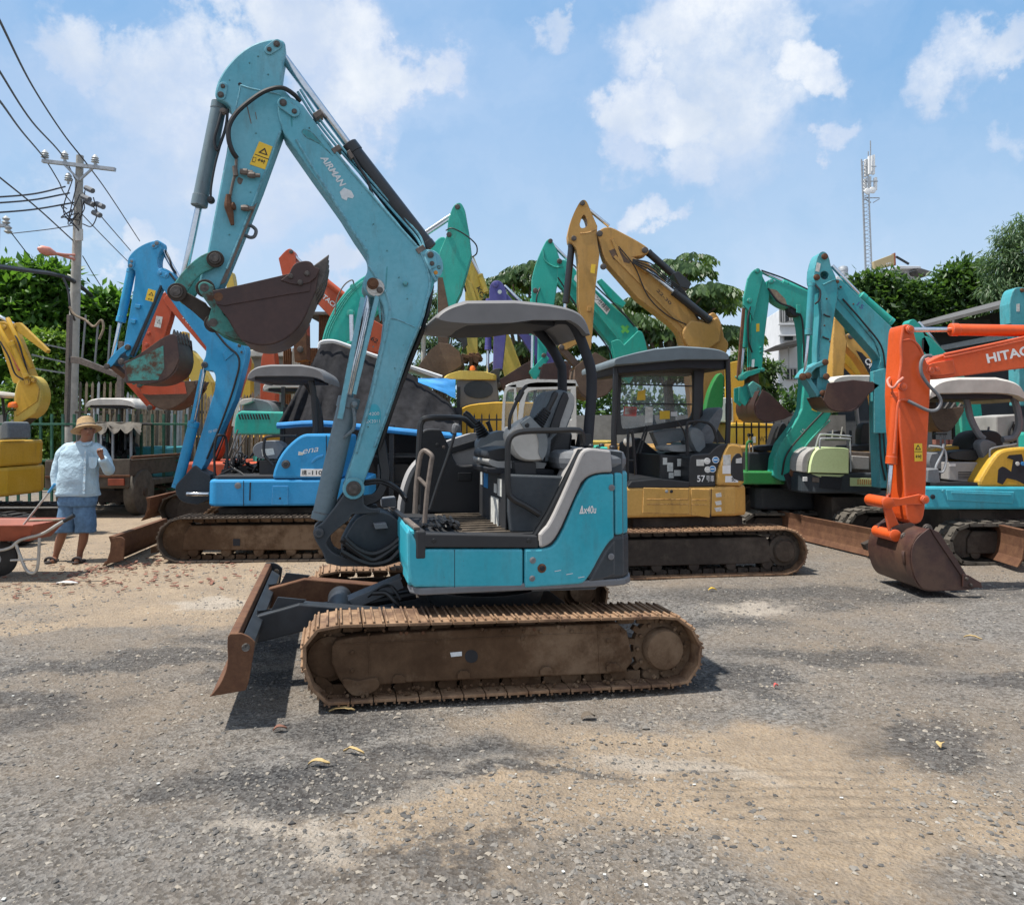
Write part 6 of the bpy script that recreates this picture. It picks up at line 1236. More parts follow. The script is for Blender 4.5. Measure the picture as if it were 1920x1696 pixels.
 c = cylpx(th, 'bucket_cylinder', pl, (917, 560), (915, 656), bo + .1, 6, 'purple'); cylpx(c, 'piston_rod', pl, (915, 650), (914, 712), bo + .1, 3, 'chrome', rings=False)
 cylpx(th, 'piston_rod', pl, (946, 536), (992, 580), bo + .1, 3, 'chrome', rings=False); plate(th, 'bucket_link', pl, [(908, 714), (922, 692, 1), (938, 690), (936, 702), (944, 728), (936, 734), (922, 712)], bo - .04, .3, 'dark_metal', .006)
 bucket(th, pl, [(936, 712), (980, 684), (996, 676), (1004, 690), (996, 712), (966, 724), (944, 730)], [(1000, 684), (996, 712), (966, 726), (944, 730), (936, 714)], bo - .25, .75, 'bucket_dark', [(988, 684), (1004, 664), (1002, 690)], None); pins(th, pl, [(914, 718, 5), (934, 722, 6)], bo - .26)
 # thin yellow columns left behind the green bucket
 th, pl = mach('excavator', 'yellow excavator standing behind the green and rust bucket at left', 340, 17, 0, 400)
 s0 = pl.s_(330, .5); base(th, pl, s0, s0 + 3.0, 0, 2.2, 'yellow', (.8, 1.4), .7, False, .4); bo = .8
 plate(th, 'arm', pl, [(338, 620, 1), (348, 622), (350, 660), (347, 716), (333, 716), (334, 650)], bo, .24, 'yellow', .01)
 plate(th, 'boom', pl, [(350, 660), (356, 652, 1), (372, 672), (396, 716), (402, 760), (388, 800), (376, 790), (366, 730), (350, 700)], bo, .26, 'pale_yellow', .012); cylpx(th, 'piston_rod', pl, (342, 700), (340, 740), bo, 3, 'chrome', rings=False)
 # thin yellow tip above the bucket of the teal machine
 th, pl = mach('excavator', 'pale yellow arm tip showing behind the lower teal arm', 432, 18, 0, 432)
 s0 = pl.s_(400, .5); base(th, pl, s0, s0 + 3.0, 0, 2.2, 'pale_yellow', (.8, 1.4), .7, False, .4)
 plate(th, 'arm', pl, [(424, 522), (430, 508, 1), (436, 510, 1), (440, 540), (438, 640), (426, 640)], .8, .24, 'pale_yellow', .01); plate(th, 'boom', pl, [(430, 620), (440, 612), (470, 680), (470, 800), (450, 800), (446, 690)], .82, .26, 'pale_yellow', .01)
big_booms()
# ---------------------------------------------------------------- the right-hand rows
def orange_hitachi():
 th, pl = mach('excavator', 'bright orange excavator with white letters, its large steel bucket resting on the gravel', 1700, 7.5, 2, 2500)
 s0 = pl.s_(2250); base(th, pl, s0, s0 + 2.6, -.4, 2.0, 'orange', (.7, 1.2), .6, True, .6)
 bo = .0
 ar = plate(th, 'arm', pl, [(1692, 616, 1), (1696, 608), (1708, 608, 1), (1714, 622), (1721, 649), (1731, 665), (1739, 680, 1), (1746, 700, 1), (1744, 745), (1739, 840), (1736, 930), (1733, 974, 1), (1718, 984, 1), (1702, 980, 1), (1698, 950), (1694, 880), (1687, 800), (1685, 740), (1686, 708), (1690, 650)], bo, .27, 'orange', .012)
 tubepx(ar, 'weld_rib', pl, [(1685, 712, bo), (1690, 680, bo), (1689, 645, bo), (1694, 612, bo)], .013, 'orange'); tubepx(ar, 'weld_rib', pl, [(1690, 638, bo), (1708, 637, bo), (1722, 648, bo), (1731, 666, bo)], .012, 'orange')
 st = decal(ar, 'warning_sticker', pl, [(1714, 831), (1729, 831), (1730, 864), (1715, 865)], bo - .003, 'sticker_yellow'); text(st, '\u25B3', pl, (1716, 843), (1727, 843), 10, bo - .004, 'black_ink', .02); text(st, '\u2194\u2020', pl, (1717, 860), (1728, 860), 8, bo - .004, 'black_ink', .03); decal(st, 'border', pl, [(1715, 846), (1729, 846), (1729, 847), (1715, 847)], bo - .005, 'black_ink', .001)
 bm = plate(th, 'boom', pl, [(1736, 690, 1), (1740, 678), (1762, 666, 1), (1790, 660), (1920, 633), (2150, 580), (2330, 640), (2420, 780), (2340, 800), (2240, 700), (2120, 672), (1920, 690), (1796, 706, 1), (1770, 710, 1), (1746, 706, 1)], bo + .02, .24, 'orange', .012)
 keeper(bm, pl, (1746, 694), (1757, 692), bo + .008, 9, 'orange', 'orange'); plate(bm, 'boom_fork', pl, [(1736, 690, 1), (1744, 680, 1), (1788, 674), (1792, 700), (1748, 706, 1)], bo - .005, .03, 'orange', .006)
 text(bm, 'HITACHI', pl, (1852, 681), (1958, 660), 18, bo + .019, 'white', .03)
 for dy in (0, 6): tubepx(bm, 'oil_pipe', pl, [(1770, 664 + dy, bo - .01), (1800, 658 + dy, bo - .02), (1920, 632 + dy * .9, bo - .02), (2100, 590 + dy, bo - .02)], .012, 'orange')
 co = bo + .13
 c = cylpx(th, 'arm_cylinder', pl, (2180, 624), (1782, 618), co, 11, 'orange'); cylpx(c, 'piston_rod', pl, (1786, 618), (1706, 618), co, 4.8, 'chrome', rings=False)
 pin(ar, pl, 1705, 618, bo - .002, 8, 'orange', .035);
 c = cylpx(th, 'bucket_cylinder', pl, (1681, 735), (1671, 870), co - .06, 9.5, 'orange'); cylpx(c, 'piston_rod', pl, (1671, 866), (1665, 940), co - .06, 4.5, 'chrome', rings=False)
 tubepx(c, 'pressure_pipe', pl, [(1702, 750, bo - .03), (1688, 750, bo - .03), (1683, 762, bo - .03), (1680, 800, bo - .03), (1676, 850, bo - .03)], .012, 'orange')
 pin(ar, pl, 1691, 725, bo - .01, 8, 'orange', .04)
 tubepx(ar, 'hose', pl, [(1746, 667, bo - .02), (1734, 668, bo - .05), (1727, 680, bo - .06), (1728, 700, bo - .06), (1740, 720, bo - .06), (1760, 742, bo - .06), (1764, 755, bo - .06), (1756, 768, bo - .06), (1740, 769, bo - .06), (1720, 760, bo - .05), (1702, 751, bo - .03)], .016, 'mid_grey')
 tubepx(ar, 'hose', pl, [(1693, 708, bo - .02), (1684, 716, bo - .05), (1676, 726, bo - .03), (1668, 724, bo + .05), (1664, 714, bo + .1), (1668, 708, bo + .15)], .012, 'lamp_red')
 for o in (bo - .04, bo + .28):
  plate(th, 'bucket_link', pl, [(1652, 940, 1), (1658, 932), (1688, 934), (1724, 926), (1740, 930, 1), (1741, 940, 1), (1732, 946), (1700, 946), (1660, 952)], o, .025, 'orange', .006)
  plate(th, 'tipping_link', pl, [(1656, 944), (1668, 942), (1692, 996), (1688, 1008, 1), (1674, 1008, 1), (1668, 1000)], o + .03 - (.06 if o > 0 else 0), .03, 'orange', .006)
 for x, y in ((1666, 943), (1680, 1004)): MB().lathe(pl.w(x, y, bo - .05), pl.n, [(0, .05), (.005, .058), (.36, .058), (.37, .05)], 20).build('pin_tube', 'orange', th, smooth=True)
 pins(th, pl, [(1733, 936, 8)], bo - .05, 'orange'); pins(th, pl, [(1738, 991, 9), (1696, 1006, 8)], bo - .07)
 b = bucket(th, pl, [(1716, 1010, 1), (1742, 990), (1760, 998), (1772, 1014), (1810, 1078), (1836, 1100), (1812, 1106), (1740, 1108, 1), (1722, 1098, 1), (1710, 1066, 1), (1708, 1036, 1)], [(1744, 992), (1722, 1004), (1709, 1030), (1708, 1062), (1720, 1096), (1742, 1108), (1800, 1106)], -.30, .80, 'bucket_dark', [(1806, 1078), (1842, 1094), (1842, 1102), (1810, 1104)], [(1700, 996, 1), (1716, 990), (1742, 984, 1), (1750, 996), (1730, 1012), (1712, 1020), (1696, 1014, 1)], 'bucket_dark', ntooth=4)
 plate(b, 'rim', pl, [(1744, 990), (1762, 998), (1814, 1080), (1806, 1084), (1752, 1004)], -.312, .012, 'bucket_dark', .003); plate(b, 'side_cutter', pl, [(1806, 1076), (1816, 1078), (1840, 1092), (1842, 1102), (1806, 1100)], -.325, .02, 'bucket_dark', .004); pin(b, pl, 1812, 1084, -.325, 3, 'pin_steel', .02, name='bolt'); pin(b, pl, 1820, 1096, -.325, 3, 'pin_steel', .02, name='bolt')
 hk = pl.w(1676, 1032, .1); MB().tube(spl([hk + Vector((0, -.25, 0)), hk + Vector((-.06, -.3, .03)), hk + Vector((-.05, -.3, -.07)), hk + Vector((0, -.25, -.08))]), .018, 8).build('hook', 'bucket_dark', b, smooth=True)
orange_hitachi()
def teal_right():
 # worn teal arm in front of the lime machine
 global WT
 th, pl = mach('excavator', 'worn teal excavator with chipped yellow tail cover, white canopy and holed arm top', 1560, 9.45, 0, 1850); WT = th
 bo = .3
 ar = plate(th, 'arm', pl, [(1542, 470, 1), (1553, 476, 1), (1558, 500), (1570, 525, 1), (1571, 548), (1563, 600), (1552, 680), (1549, 708), (1537, 708), (1537, 650), (1541, 590), (1536, 540), (1526, 528, 1), (1528, 502), (1534, 478, 1)], bo, .26, 'worn_teal', hole=arcn(1546, 516, 8, 0, 340, 17))
 decal(ar, 'sticker', pl, [(1532, 492), (1539, 494), (1536, 510), (1529, 508)], bo - .003, 'sticker_white')
 for x, y in ((1550, 592), (1548, 634)): tubepx(ar, 'hose_clip', pl, [(x - 6, y - 3, bo - .02), (x, y, bo - .03), (x + 6, y + 2, bo - .02)], .012, 'black_plastic')
 tubepx(ar, 'weld_rib', pl, [(1543, 534, bo), (1556, 528, bo), (1568, 524, bo)], .01, 'worn_teal')
 bm = plate(th, 'boom', pl, [(1562, 530), (1566, 522, 1), (1578, 524), (1612, 556), (1676, 616), (1676, 650), (1672, 690), (1670, 760), (1672, 860), (1676, 915), (1650, 915), (1646, 800), (1644, 700, 1), (1654, 672, 1), (1640, 640), (1570, 560)], bo + .02, .24, 'worn_teal', .012)
 plate(bm, 'boom_underside', pl, [(1562, 534), (1572, 560), (1640, 642), (1652, 676), (1640, 660), (1560, 570)], bo + .03, .22, 'worn_teal', .006)
 text(bm, '15', pl, (1606, 572), (1616, 580), 8, bo + .018, 'purple')
 plate(bm, 'guard', pl, [(1638, 696), (1660, 690), (1666, 812), (1640, 812)], bo - .1, .1, 'worn_teal', .006)
 keeper(bm, pl, (1570, 528), (1576, 538), bo + .018, 5, 'worn_teal', 'rust')
 co = bo + .14
 c = cylpx(th, 'arm_cylinder', pl, (1672, 606), (1612, 554), co - .04, 9, 'green_teal'); cylpx(c, 'piston_rod', pl, (1614, 556), (1560, 498), co - .04, 4, 'chrome', rings=False)
 c = cylpx(th, 'bucket_cylinder', pl, (1522, 530), (1516, 628), co - .12, 6.5, 'worn_teal'); cylpx(c, 'piston_rod', pl, (1516, 624), (1509, 700), co - .12, 3, 'chrome', rings=False)
 tubepx(c, 'hose', pl, [(1529, 534, bo - .05), (1538, 546, bo - .08), (1536, 562, bo - .08), (1528, 570, bo - .05)], .012, 'black_plastic')
 hoses(bm, pl, [[(1580, 560, bo), (1620, 606, bo - .02), (1652, 648, bo - .02), (1660, 690, bo)], [(1650, 700, bo), (1648, 780, bo - .03), (1652, 860, bo - .03), (1660, 900, bo)], [(1656, 700, bo), (1655, 780, bo - .03), (1660, 860, bo - .03), (1668, 900, bo)]], .012)
 for x, y in ((1600, 570), (1630, 620), (1550, 560), (1546, 610), (1556, 640), (1664, 740), (1662, 800)): pin(bm if x > 1590 else ar, pl, x, y, bo + (.018 if x > 1590 else -.002), 1.6, 'rust', .01, name='bolt')
 pins(th, pl, [(1546, 481, 6), (1531, 520, 6), (1547, 679, 6), (1505, 706, 7), (1515, 704, 6), (1549, 706, 6), (1543, 737, 6)], bo - .03, 'rust')
 plate(th, 'bucket_link', pl, [(1547, 672, 1), (1552, 682, 1), (1530, 690), (1514, 708, 1), (1502, 708, 1), (1516, 690)], bo - .04, .3, 'worn_teal', .006); plate(th, 'tipping_link', pl, [(1508, 706), (1518, 706), (1540, 738), (1532, 744)], bo - .01, .22, 'worn_teal', .006)
 bucket(th, pl, [(1552, 718), (1600, 712), (1636, 716), (1650, 722), (1628, 740), (1608, 764, 1), (1580, 772, 1), (1556, 768, 1), (1544, 750)], [(1632, 736), (1608, 766), (1580, 772), (1554, 766), (1540, 744)], bo - .1, .5, 'bucket_dark', [(1630, 716), (1654, 712), (1642, 732)], [(1538, 704, 1), (1552, 700, 1), (1564, 716), (1566, 764), (1548, 756), (1538, 740)], 'worn_teal')
 # green arm and curved boom of the lime-fronted machine
 th, pl = mach('mini_excavator', 'mini excavator with pale lime front cover and dark grille, silver rails and green curved boom', 1500, 10.6, 0, 1580)
 s0 = pl.s_(1492, .3)
 for k, (o, x) in enumerate(((-.3, .45), (1.2, -.05))): crawler(th, pl, s0 + x, s0 + x + 2.0, .48, o, .34, False, 'rubber_dusty', 'frame_dark', None, .15, detail=False)
 planx(th, 'car_body', pl, [(s0 + .4, .1), (s0 + 2, .1), (s0 + 2, 1.2), (s0 + .4, 1.2)], .25, .62, 'frame_dark', .01)
 bl = blade(th, ground_pt(1506, 1014)[:2], ground_pt(1646, 1048)[:2], .02, .33, 'rust', fwd=(-.5, -1, 0));
 bo = .0
 fr = planx(th, 'bumper', pl, [(pl.s_(1496, .1), .5), (pl.s_(1506, 0), .12), (pl.s_(1525, 0), .0), (pl.s_(1650, 0), .0), (pl.s_(1650, 0), 1.7), (pl.s_(1496, 0), 1.7)], pl.sz(1550, 925, 0)[1], pl.sz(1550, 886, 0)[1], 'slate', .03)
 plate(fr, 'grille', pl, [(1540, 892), (1580, 894), (1576, 918), (1536, 914)], -.012, .012, 'inside_dark', .003); plate(fr, 'lamp', pl, [(1524, 894), (1536, 895), (1536, 904), (1524, 903)], -.02, .02, 'chipped_steel', .003); plate(fr, 'lamp', pl, [(1506, 894), (1514, 894), (1514, 902), (1506, 902)], -.02, .02, 'white', .003)
 vt = plate(fr, 'vent_panel', pl, [(1594, 895), (1640, 897), (1640, 912), (1594, 911)], -.012, .012, 'lime', .003)
 for q in range(7): plate(vt, 'slot', pl, [(1608 + q * 4, 898), (1610 + q * 4, 898), (1610 + q * 4, 908), (1608 + q * 4, 908)], -.016, .004, 'ochre', 0)
 plate(th, 'lip', pl, [(1522, 888), (1584, 890), (1572, 896, 1), (1540, 896, 1)], -.01, .03, 'lime', .004)
 loft(th, 'front_cover', pl, [(1516, 886), (1518, 866, 1), (1526, 844, 1), (1540, 838, 1), (1586, 838, 1), (1592, 842), (1592, 888)], -.02, [(-.04, .94, .94), (-.01, 1, 1), (.7, 1, .95)], 'lime')
 for x in (1522, 1564): pin(th, pl, x, 877, -.03, 3, 'lime', .01, name='bolt')
 plate(th, 'grey_cheek', pl, [(1503, 885), (1503, 862, 1), (1512, 846, 1), (1530, 838), (1524, 848), (1516, 866), (1514, 886)], .0, .5, 'light_grey', .012)
 plate(th, 'seat_base', pl, [(1592, 846), (1645, 848), (1645, 890), (1592, 884)], .1, .6, 'chipped_steel', .012); plate(th, 'lunch_box', pl, [(1597, 854), (1630, 856), (1630, 880), (1597, 879)], .05, .08, 'light_grey', .01)
 loft(th, 'seat_cushion', pl, [(1590, 846, 1), (1594, 836), (1640, 832), (1646, 846)], .3, rl(.3, .8, .04, .05), 'seat_black'); loft(th, 'seat_back', pl, [(1614, 834), (1614, 800, 1), (1624, 790, 1), (1640, 792), (1640, 834)], .5, rl(.5, .7, .04, .05), 'seat_black')
 for o in (-.02, .3): tubepx(th, 'hand_rail', pl, [(1537, 842, o), (1538, 826, o), (1544, 822, o), (1590, 823, o), (1594, 830, o), (1595, 884, o)] if o < 0 else [(1529, 840, o), (1536, 818, o), (1546, 814, o), (1596, 818, o)], .014, 'galv')
 levers(th, pl, [((1560, 822), (1562, 806)), ((1575, 824), (1580, 800))], .4, .012, 'pale_steel'); loft(th, 'lever_console', pl, [(1556, 826), (1560, 810), (1584, 804, 1), (1590, 826)], .4, rl(.4, .6), 'black_plastic')
 roof(th, pl, 1562, 1660, 703, 722, .1, 1.2, 'roof_white', [[(1604, 722, .9), (1606, 770, .9), (1612, 818, .9), (1620, 824, .9)], [(1640, 720, .2), (1634, 780, .2), (1634, 850, .2)]], .03, 'light_grey')
 bo = .45
 bm = plate(th, 'boom', pl, [(1438, 530, 1), (1442, 522, 1), (1468, 530), (1500, 542), (1520, 548, 1), (1530, 570), (1534, 640), (1538, 690), (1552, 740), (1560, 766, 1), (1556, 786, 1), (1530, 812), (1506, 846, 1), (1494, 872), (1486, 896, 1), (1468, 904, 1), (1449, 892), (1452, 860), (1462, 832), (1490, 796, 1), (1504, 766), (1508, 720), (1506, 640), (1500, 588, 1), (1484, 578), (1468, 574, 1), (1446, 558, 1)], bo, .26, 'green_teal', .014)
 tubepx(bm, 'weld_rib', pl, [(1556, 788, bo), (1520, 824, bo), (1500, 852, bo), (1484, 880, bo)], .012, 'turquoise'); plate(bm, 'work_lamp', pl, [(1480, 576), (1502, 580), (1500, 592), (1484, 592, 1)], bo - .05, .2, 'inside_dark', .01); plate(bm, 'lamp_bracket', pl, [(1494, 570), (1502, 572), (1502, 588), (1494, 586)], bo - .08, .04, 'green_teal', .006)
 plate(bm, 'paint_wear', pl, [(1442, 540, 1), (1456, 544), (1472, 560), (1476, 572), (1462, 566), (1446, 552, 1)], bo - .003, .003, 'wood_old', 0); text(bm, '15', pl, (1504, 812), (1510, 806), 5, bo - .003, 'decal_white')
 decal(bm, 'warning_sticker', pl, [(1524, 754), (1534, 758), (1532, 772), (1522, 768)], bo - .003, 'sticker_yellow')
 for o in (bo - .04, bo + .2): plate(th, 'arm_cheek', pl, [(1410, 508, 1), (1420, 502, 1), (1430, 510), (1430, 522), (1412, 600), (1408, 588), (1394, 572), (1394, 560), (1402, 522)], o, .05, 'green_teal', .008)
 ar = plate(th, 'arm', pl, [(1412, 512), (1428, 514), (1436, 530), (1443, 548), (1442, 566), (1434, 630), (1429, 694), (1408, 690), (1408, 590), (1404, 560)], bo + .01, .19, 'green_teal', .01)
 decal(ar, 'warning_sticker', pl, [(1418, 607), (1424, 606), (1424, 621), (1418, 622)], bo + .006, 'sticker_yellow'); decal(ar, 'sticker', pl, [(1410, 674), (1415, 673), (1414, 688), (1409, 688)], bo + .006, 'white')
 for y in (652, 660): pin(ar, pl, 1426, y, bo + .008, 2, 'turquoise', .02, name='bolt')
 c = cylpx(th, 'arm_cylinder', pl, (1520, 552), (1466, 530), bo + .1, 7, 'green_teal'); cylpx(c, 'piston_rod', pl, (1470, 530), (1426, 508), bo + .1, 3.5, 'chrome', rings=False); tubepx(c, 'oil_pipe', pl, [(1428, 507, bo), (1470, 522, bo), (1520, 545, bo)], .012, 'black_plastic')
 c = cylpx(th, 'bucket_cylinder', pl, (1400, 570), (1395, 652), bo + .1, 6, 'green_teal'); cylpx(c, 'piston_rod', pl, (1395, 648), (1390, 704), bo + .1, 3, 'chrome', rings=False); plate(c, 'rusty_guard', pl, [(1393, 576), (1398, 578), (1388, 708), (1382, 708)], bo - .02, .05, 'rust', .004)
 hoses(bm, pl, [[(1440, 540, bo - .02), (1460, 566, bo - .04), (1488, 578, bo - .05), (1504, 600, bo - .03), (1508, 680, bo - .03)], [(1546, 770, bo - .02), (1512, 806, bo - .04), (1476, 850, bo - .04), (1466, 890, bo)], [(1408, 570, bo - .02), (1402, 600, bo - .06), (1404, 640, bo - .05), (1410, 660, bo)]])
 pins(th, pl, [(1446, 528, 5), (1405, 564, 5), (1420, 508, 5), (1390, 708, 6), (1430, 693, 4)], bo - .05, 'green_teal')
 plate(th, 'bucket_link', pl, [(1388, 704), (1400, 696), (1426, 690), (1426, 698), (1404, 706), (1396, 712)], bo - .05, .3, 'green_teal', .006); plate(th, 'arm_end', pl, [(1408, 686), (1422, 686), (1424, 730), (1404, 730)], bo + .01, .2, 'rust', .008)
 b = bucket(th, pl, [(1430, 730), (1444, 738), (1462, 756), (1486, 778), (1470, 786), (1440, 792, 1), (1420, 784), (1416, 760)], [(1474, 784), (1440, 792), (1420, 782), (1414, 760), (1424, 732)], bo - .3, .9, 'bucket_dark', [(1462, 764), (1490, 778), (1470, 784)], [(1398, 724), (1412, 720), (1424, 740), (1410, 760), (1398, 750)], 'green_teal')
 plate(b, 'coupler', pl, [(1404, 722), (1412, 714), (1428, 724), (1428, 740), (1412, 748)], bo - .1, .3, 'teal_rust', .01)
 pin(th, pl, 1489, 886, bo - .04, 9, 'rust', .05); plate(th, 'boom_bracket', pl, [(1470, 890), (1500, 876), (1506, 915), (1480, 918)], bo - .02, .32, 'inside_dark', .01)
 plate(th, 'cylinder_cover', pl, [(1459, 943), (1500, 925), (1504, 932), (1462, 952)], .9, .12, 'frame_mud', .004)
 bl = blade(th, ground_pt(1398, 990)[:2], ground_pt(1506, 1014)[:2], .03, .33, 'rust', fwd=(-.5, -1, 0), name='blade_extension')
 # green small machine with a black seat
 th, pl = mach('mini_excavator', 'small bright green machine with black seat, between the ochre and lime machines', 1400, 11.2, 0, 1440)
 s0 = pl.s_(1385, .1); base(th, pl, s0, s0 + 1.4, .0, 1.4, 'dark_metal', (.38, .7), .34, False)
 planx(th, 'green_skirt', pl, rrect(pl.s_(1388, -.1), pl.s_(1475, -.1), -.1, .6, .04, .1), pl.sz(1430, 908, -.1)[1], pl.sz(1430, 884, -.1)[1], 'green', .02)
 seat(th, pl, 1462, 846, .95, .3, 'seat_black'); plate(th, 'seat_box', pl, [(1404, 848), (1462, 848), (1474, 884), (1402, 884)], .2, .7, 'inside_dark', .02)
 tubepx(th, 'hand_rail', pl, [(1400, 884, .0), (1400, 840, .0), (1403, 828, .0), (1410, 828, .1)], .018, 'green'); levers(th, pl, [((1406, 850), (1404, 818)), ((1412, 850), (1410, 820))], .3, .01, 'pale_steel')
 for x in (1404, 1410): MB().lathe(pl.w(x, 819, .3), (0, 0, 1), [(0, .01), (.02, .025), (.05, .02), (.055, .005)], 10).build('lever_knob', 'black_plastic', th, smooth=True)
 bm = plate(th, 'boom', pl, [(1322, 770), (1330, 730, 1), (1350, 694, 1), (1358, 706), (1356, 760), (1344, 800), (1330, 830), (1320, 820)], .6, .2, 'green', .014)
 plate(th, 'boom_base', pl, [(1320, 800), (1344, 800), (1392, 880), (1392, 900), (1330, 890)], .6, .2, 'inside_dark', .01)
teal_right()
def right_blue_yellow():
 th, pl = WT, PL(1740, 8.9, 0)
 s0 = pl.s_(1668, .3)
 for k, (o, x) in enumerate(((.0, .5), (1.5, -.1))): crawler(th, pl, s0 + x, s0 + x + 2.6, .47, o, .36, False, 'rubber_dusty', 'frame_dark', None, .16, detail=False)
 planx(th, 'car_body', pl, [(s0 + .8, .3), (s0 + 2.4, .3), (s0 + 2.4, 1.5), (s0 + .8, 1.5)], .2, .6, 'frame_dark', .01)
 Z = lambda y: pl.sz(1800, y, .1)[1]
 sk = planx(th, 'skirt', pl, [(pl.s_(1722, .1), .2), (pl.s_(1728, .1), .1)] + rrect(pl.s_(1722, .1) + .55, pl.s_(1990, .1), .1, 1.8, .1, .4)[1:], Z(955), Z(912), 'cyan', .03)
 plate(sk, 'door_panel', pl, [(1774, 918), (1902, 922), (1900, 944), (1776, 938)], .09, .02, 'cyan', .006); plate(sk, 'groove', pl, [(1784, 922), (1896, 926), (1896, 929), (1784, 925)], .084, .008, 'cyan', .002); pin(sk, pl, 1749, 931, .095, 4.5, 'inside_dark', .008, name='socket'); pin(sk, pl, 1768, 920, .095, 2.5, 'cyan', .01, name='bolt')
 planx(th, 'deck', pl, rrect(pl.s_(1745, .15), pl.s_(1860, .15), .15, .9, .05, .05), Z(912), Z(905), 'black_plastic', .004)
 cv = plate(th, 'tail_cover', pl, [(1836, 913), (1836, 902), (1848, 880, 1), (1868, 850, 1), (1884, 841, 1), (1920, 838), (1990, 842), (2000, 912)], .12, 1.5, 'yellow', .03)
 plate(cv, 'chipped_paint', pl, [(1872, 880), (1880, 872, 1), (1896, 884), (1900, 862), (1888, 858), (1892, 853), (1916, 851), (1922, 880), (1922, 908), (1906, 900), (1888, 896), (1880, 908), (1870, 904)], .117, .004, 'inside_dark', 0)
 for x in (1908, 1918): pin(cv, pl, x, 869, .112, 4, 'sticker_blue' if x > 1910 else 'sticker_white', .004, name='sticker')
 plate(th, 'front_cover', pl, [(1736, 905), (1736, 880), (1744, 846, 1), (1760, 838), (1800, 836), (1800, 905)], .7, .6, 'yellow', .02); plate(th, 'foot_box', pl, [(1738, 904), (1740, 880), (1760, 878), (1764, 906)], .2, .5, 'mid_grey', .01)
 sb = plate(th, 'seat_base', pl, [(1778, 866), (1834, 866), (1836, 906), (1778, 900)], .35, .7, 'light_grey', .015);
 for q in range(5): plate(sb, 'slot', pl, [(1797, 884 + q * 3), (1822, 884 + q * 3), (1822, 885.4 + q * 3), (1797, 885.4 + q * 3)], .346, .006, 'inside_dark', 0)
 decal(sb, 'sticker', pl, [(1780, 869), (1792, 869), (1792, 874), (1780, 874)], .346, 'white')
 loft(th, 'seat_cushion', pl, [(1780, 862, 1), (1776, 846, 1), (1838, 842), (1840, 864)], .4, rl(.4, .95, .05, .05), 'seat_black'); loft(th, 'seat_back', pl, [(1820, 842), (1826, 818, 1), (1844, 806, 1), (1872, 806, 1), (1884, 822), (1882, 850)], .5, rl(.5, .95, .07, .06), 'panel_dark')
 loft(th, 'armrest_console', pl, [(1836, 838, 1), (1838, 826, 1), (1850, 822, 1), (1868, 830), (1876, 848, 1), (1866, 866, 1), (1846, 862)], .3, rl(.3, .45, .04, .06), 'mid_grey')
 loft(th, 'control_console', pl, [(1740, 866, 1), (1746, 850), (1776, 846), (1780, 866), (1770, 880), (1744, 878)], .5, rl(.5, .9, .04, .05), 'mid_grey')
 roof(th, pl, 1742, 1925, 707, 752, .15, 1.3, 'roof_white', [[(1802, 728, .4), (1812, 750, .4), (1820, 784, .4), (1834, 812, .4), (1844, 822, .4)], [(1898, 738, .3), (1908, 770, .3), (1910, 800, .3), (1900, 820, .3), (1880, 824, .3)]], .04, 'mid_grey')
 tubepx(th, 'hand_rail', pl, [(1742, 836, .3), (1762, 838, .3), (1772, 846, .3), (1774, 866, .3), (1768, 884, .3), (1756, 882, .3), (1756, 872, .3), (1766, 850, .3), (1770, 832, .3)], .015, 'galv'); tubepx(th, 'hand_rail', pl, [(1860, 914, .2), (1858, 870, .2), (1856, 848, .2), (1862, 840, .2), (1896, 834, .2), (1906, 832, .2)], .012, 'mid_grey')
 levers(th, pl, [((1764, 836), (1764, 815)), ((1772, 836), (1771, 815)), ((1850, 828), (1854, 800))], .6, .012, 'mid_grey'); plate(th, 'lever_plate', pl, [(1758, 812), (1776, 812), (1776, 815), (1758, 815)], .58, .1, 'black_plastic', .003)
 blade(th, (5.56, 8.45), (5.72, 10.2), .06, .40, 'rust', fwd=(-1, -.1, 0))
 prism2(th, 'blade_arm', pl, [pl.sz(x, y, .4) for x, y in ((1620, 1020), (1700, 985), (1700, 995), (1626, 1032))], .4, .1, 'frame_dark', .005)
 # far-right teal tip, grey bucket arm, green boom, yellow lettered boom
 th, pl = mach('excavator', 'teal excavator whose arm tip shows at the right edge above the orange boom', 1930, 12.5, 0, 1980); s0 = pl.s_(1900); base(th, pl, s0, s0 + 2.6, 0, 1.9, 'worn_teal', (.6, 1), .5, False, .5)
 plate(th, 'arm', pl, [(1894, 606), (1893, 570), (1898, 545, 1), (1908, 537, 1), (1924, 540), (1940, 570), (1936, 640), (1926, 760), (1912, 760), (1908, 620), (1898, 612)], .5, .28, 'worn_teal', .014); plate(th, 'boom', pl, [(1930, 570), (1950, 566), (2020, 660), (2060, 800), (2020, 800), (1980, 680)], .52, .24, 'worn_teal', .012)
 pin(th, pl, 1916, 544, .5, 4, 'rust', .03); decal(th, 'sticker', pl, [(1906, 570), (1912, 569), (1912, 584), (1906, 584)], .497, 'sticker_white'); cylpx(th, 'bucket_cylinder', pl, (1902, 604), (1904, 690), .6, 4, 'worn_teal')
 th, pl = mach('excavator', 'dark green excavator with low boom in front of the black shed, hung with chain', 1740, 13.5, 0, 1830); s0 = pl.s_(1760); base(th, pl, s0, s0 + 2.6, 0, 1.9, 'green_teal', (.6, 1), .5, False, .5)
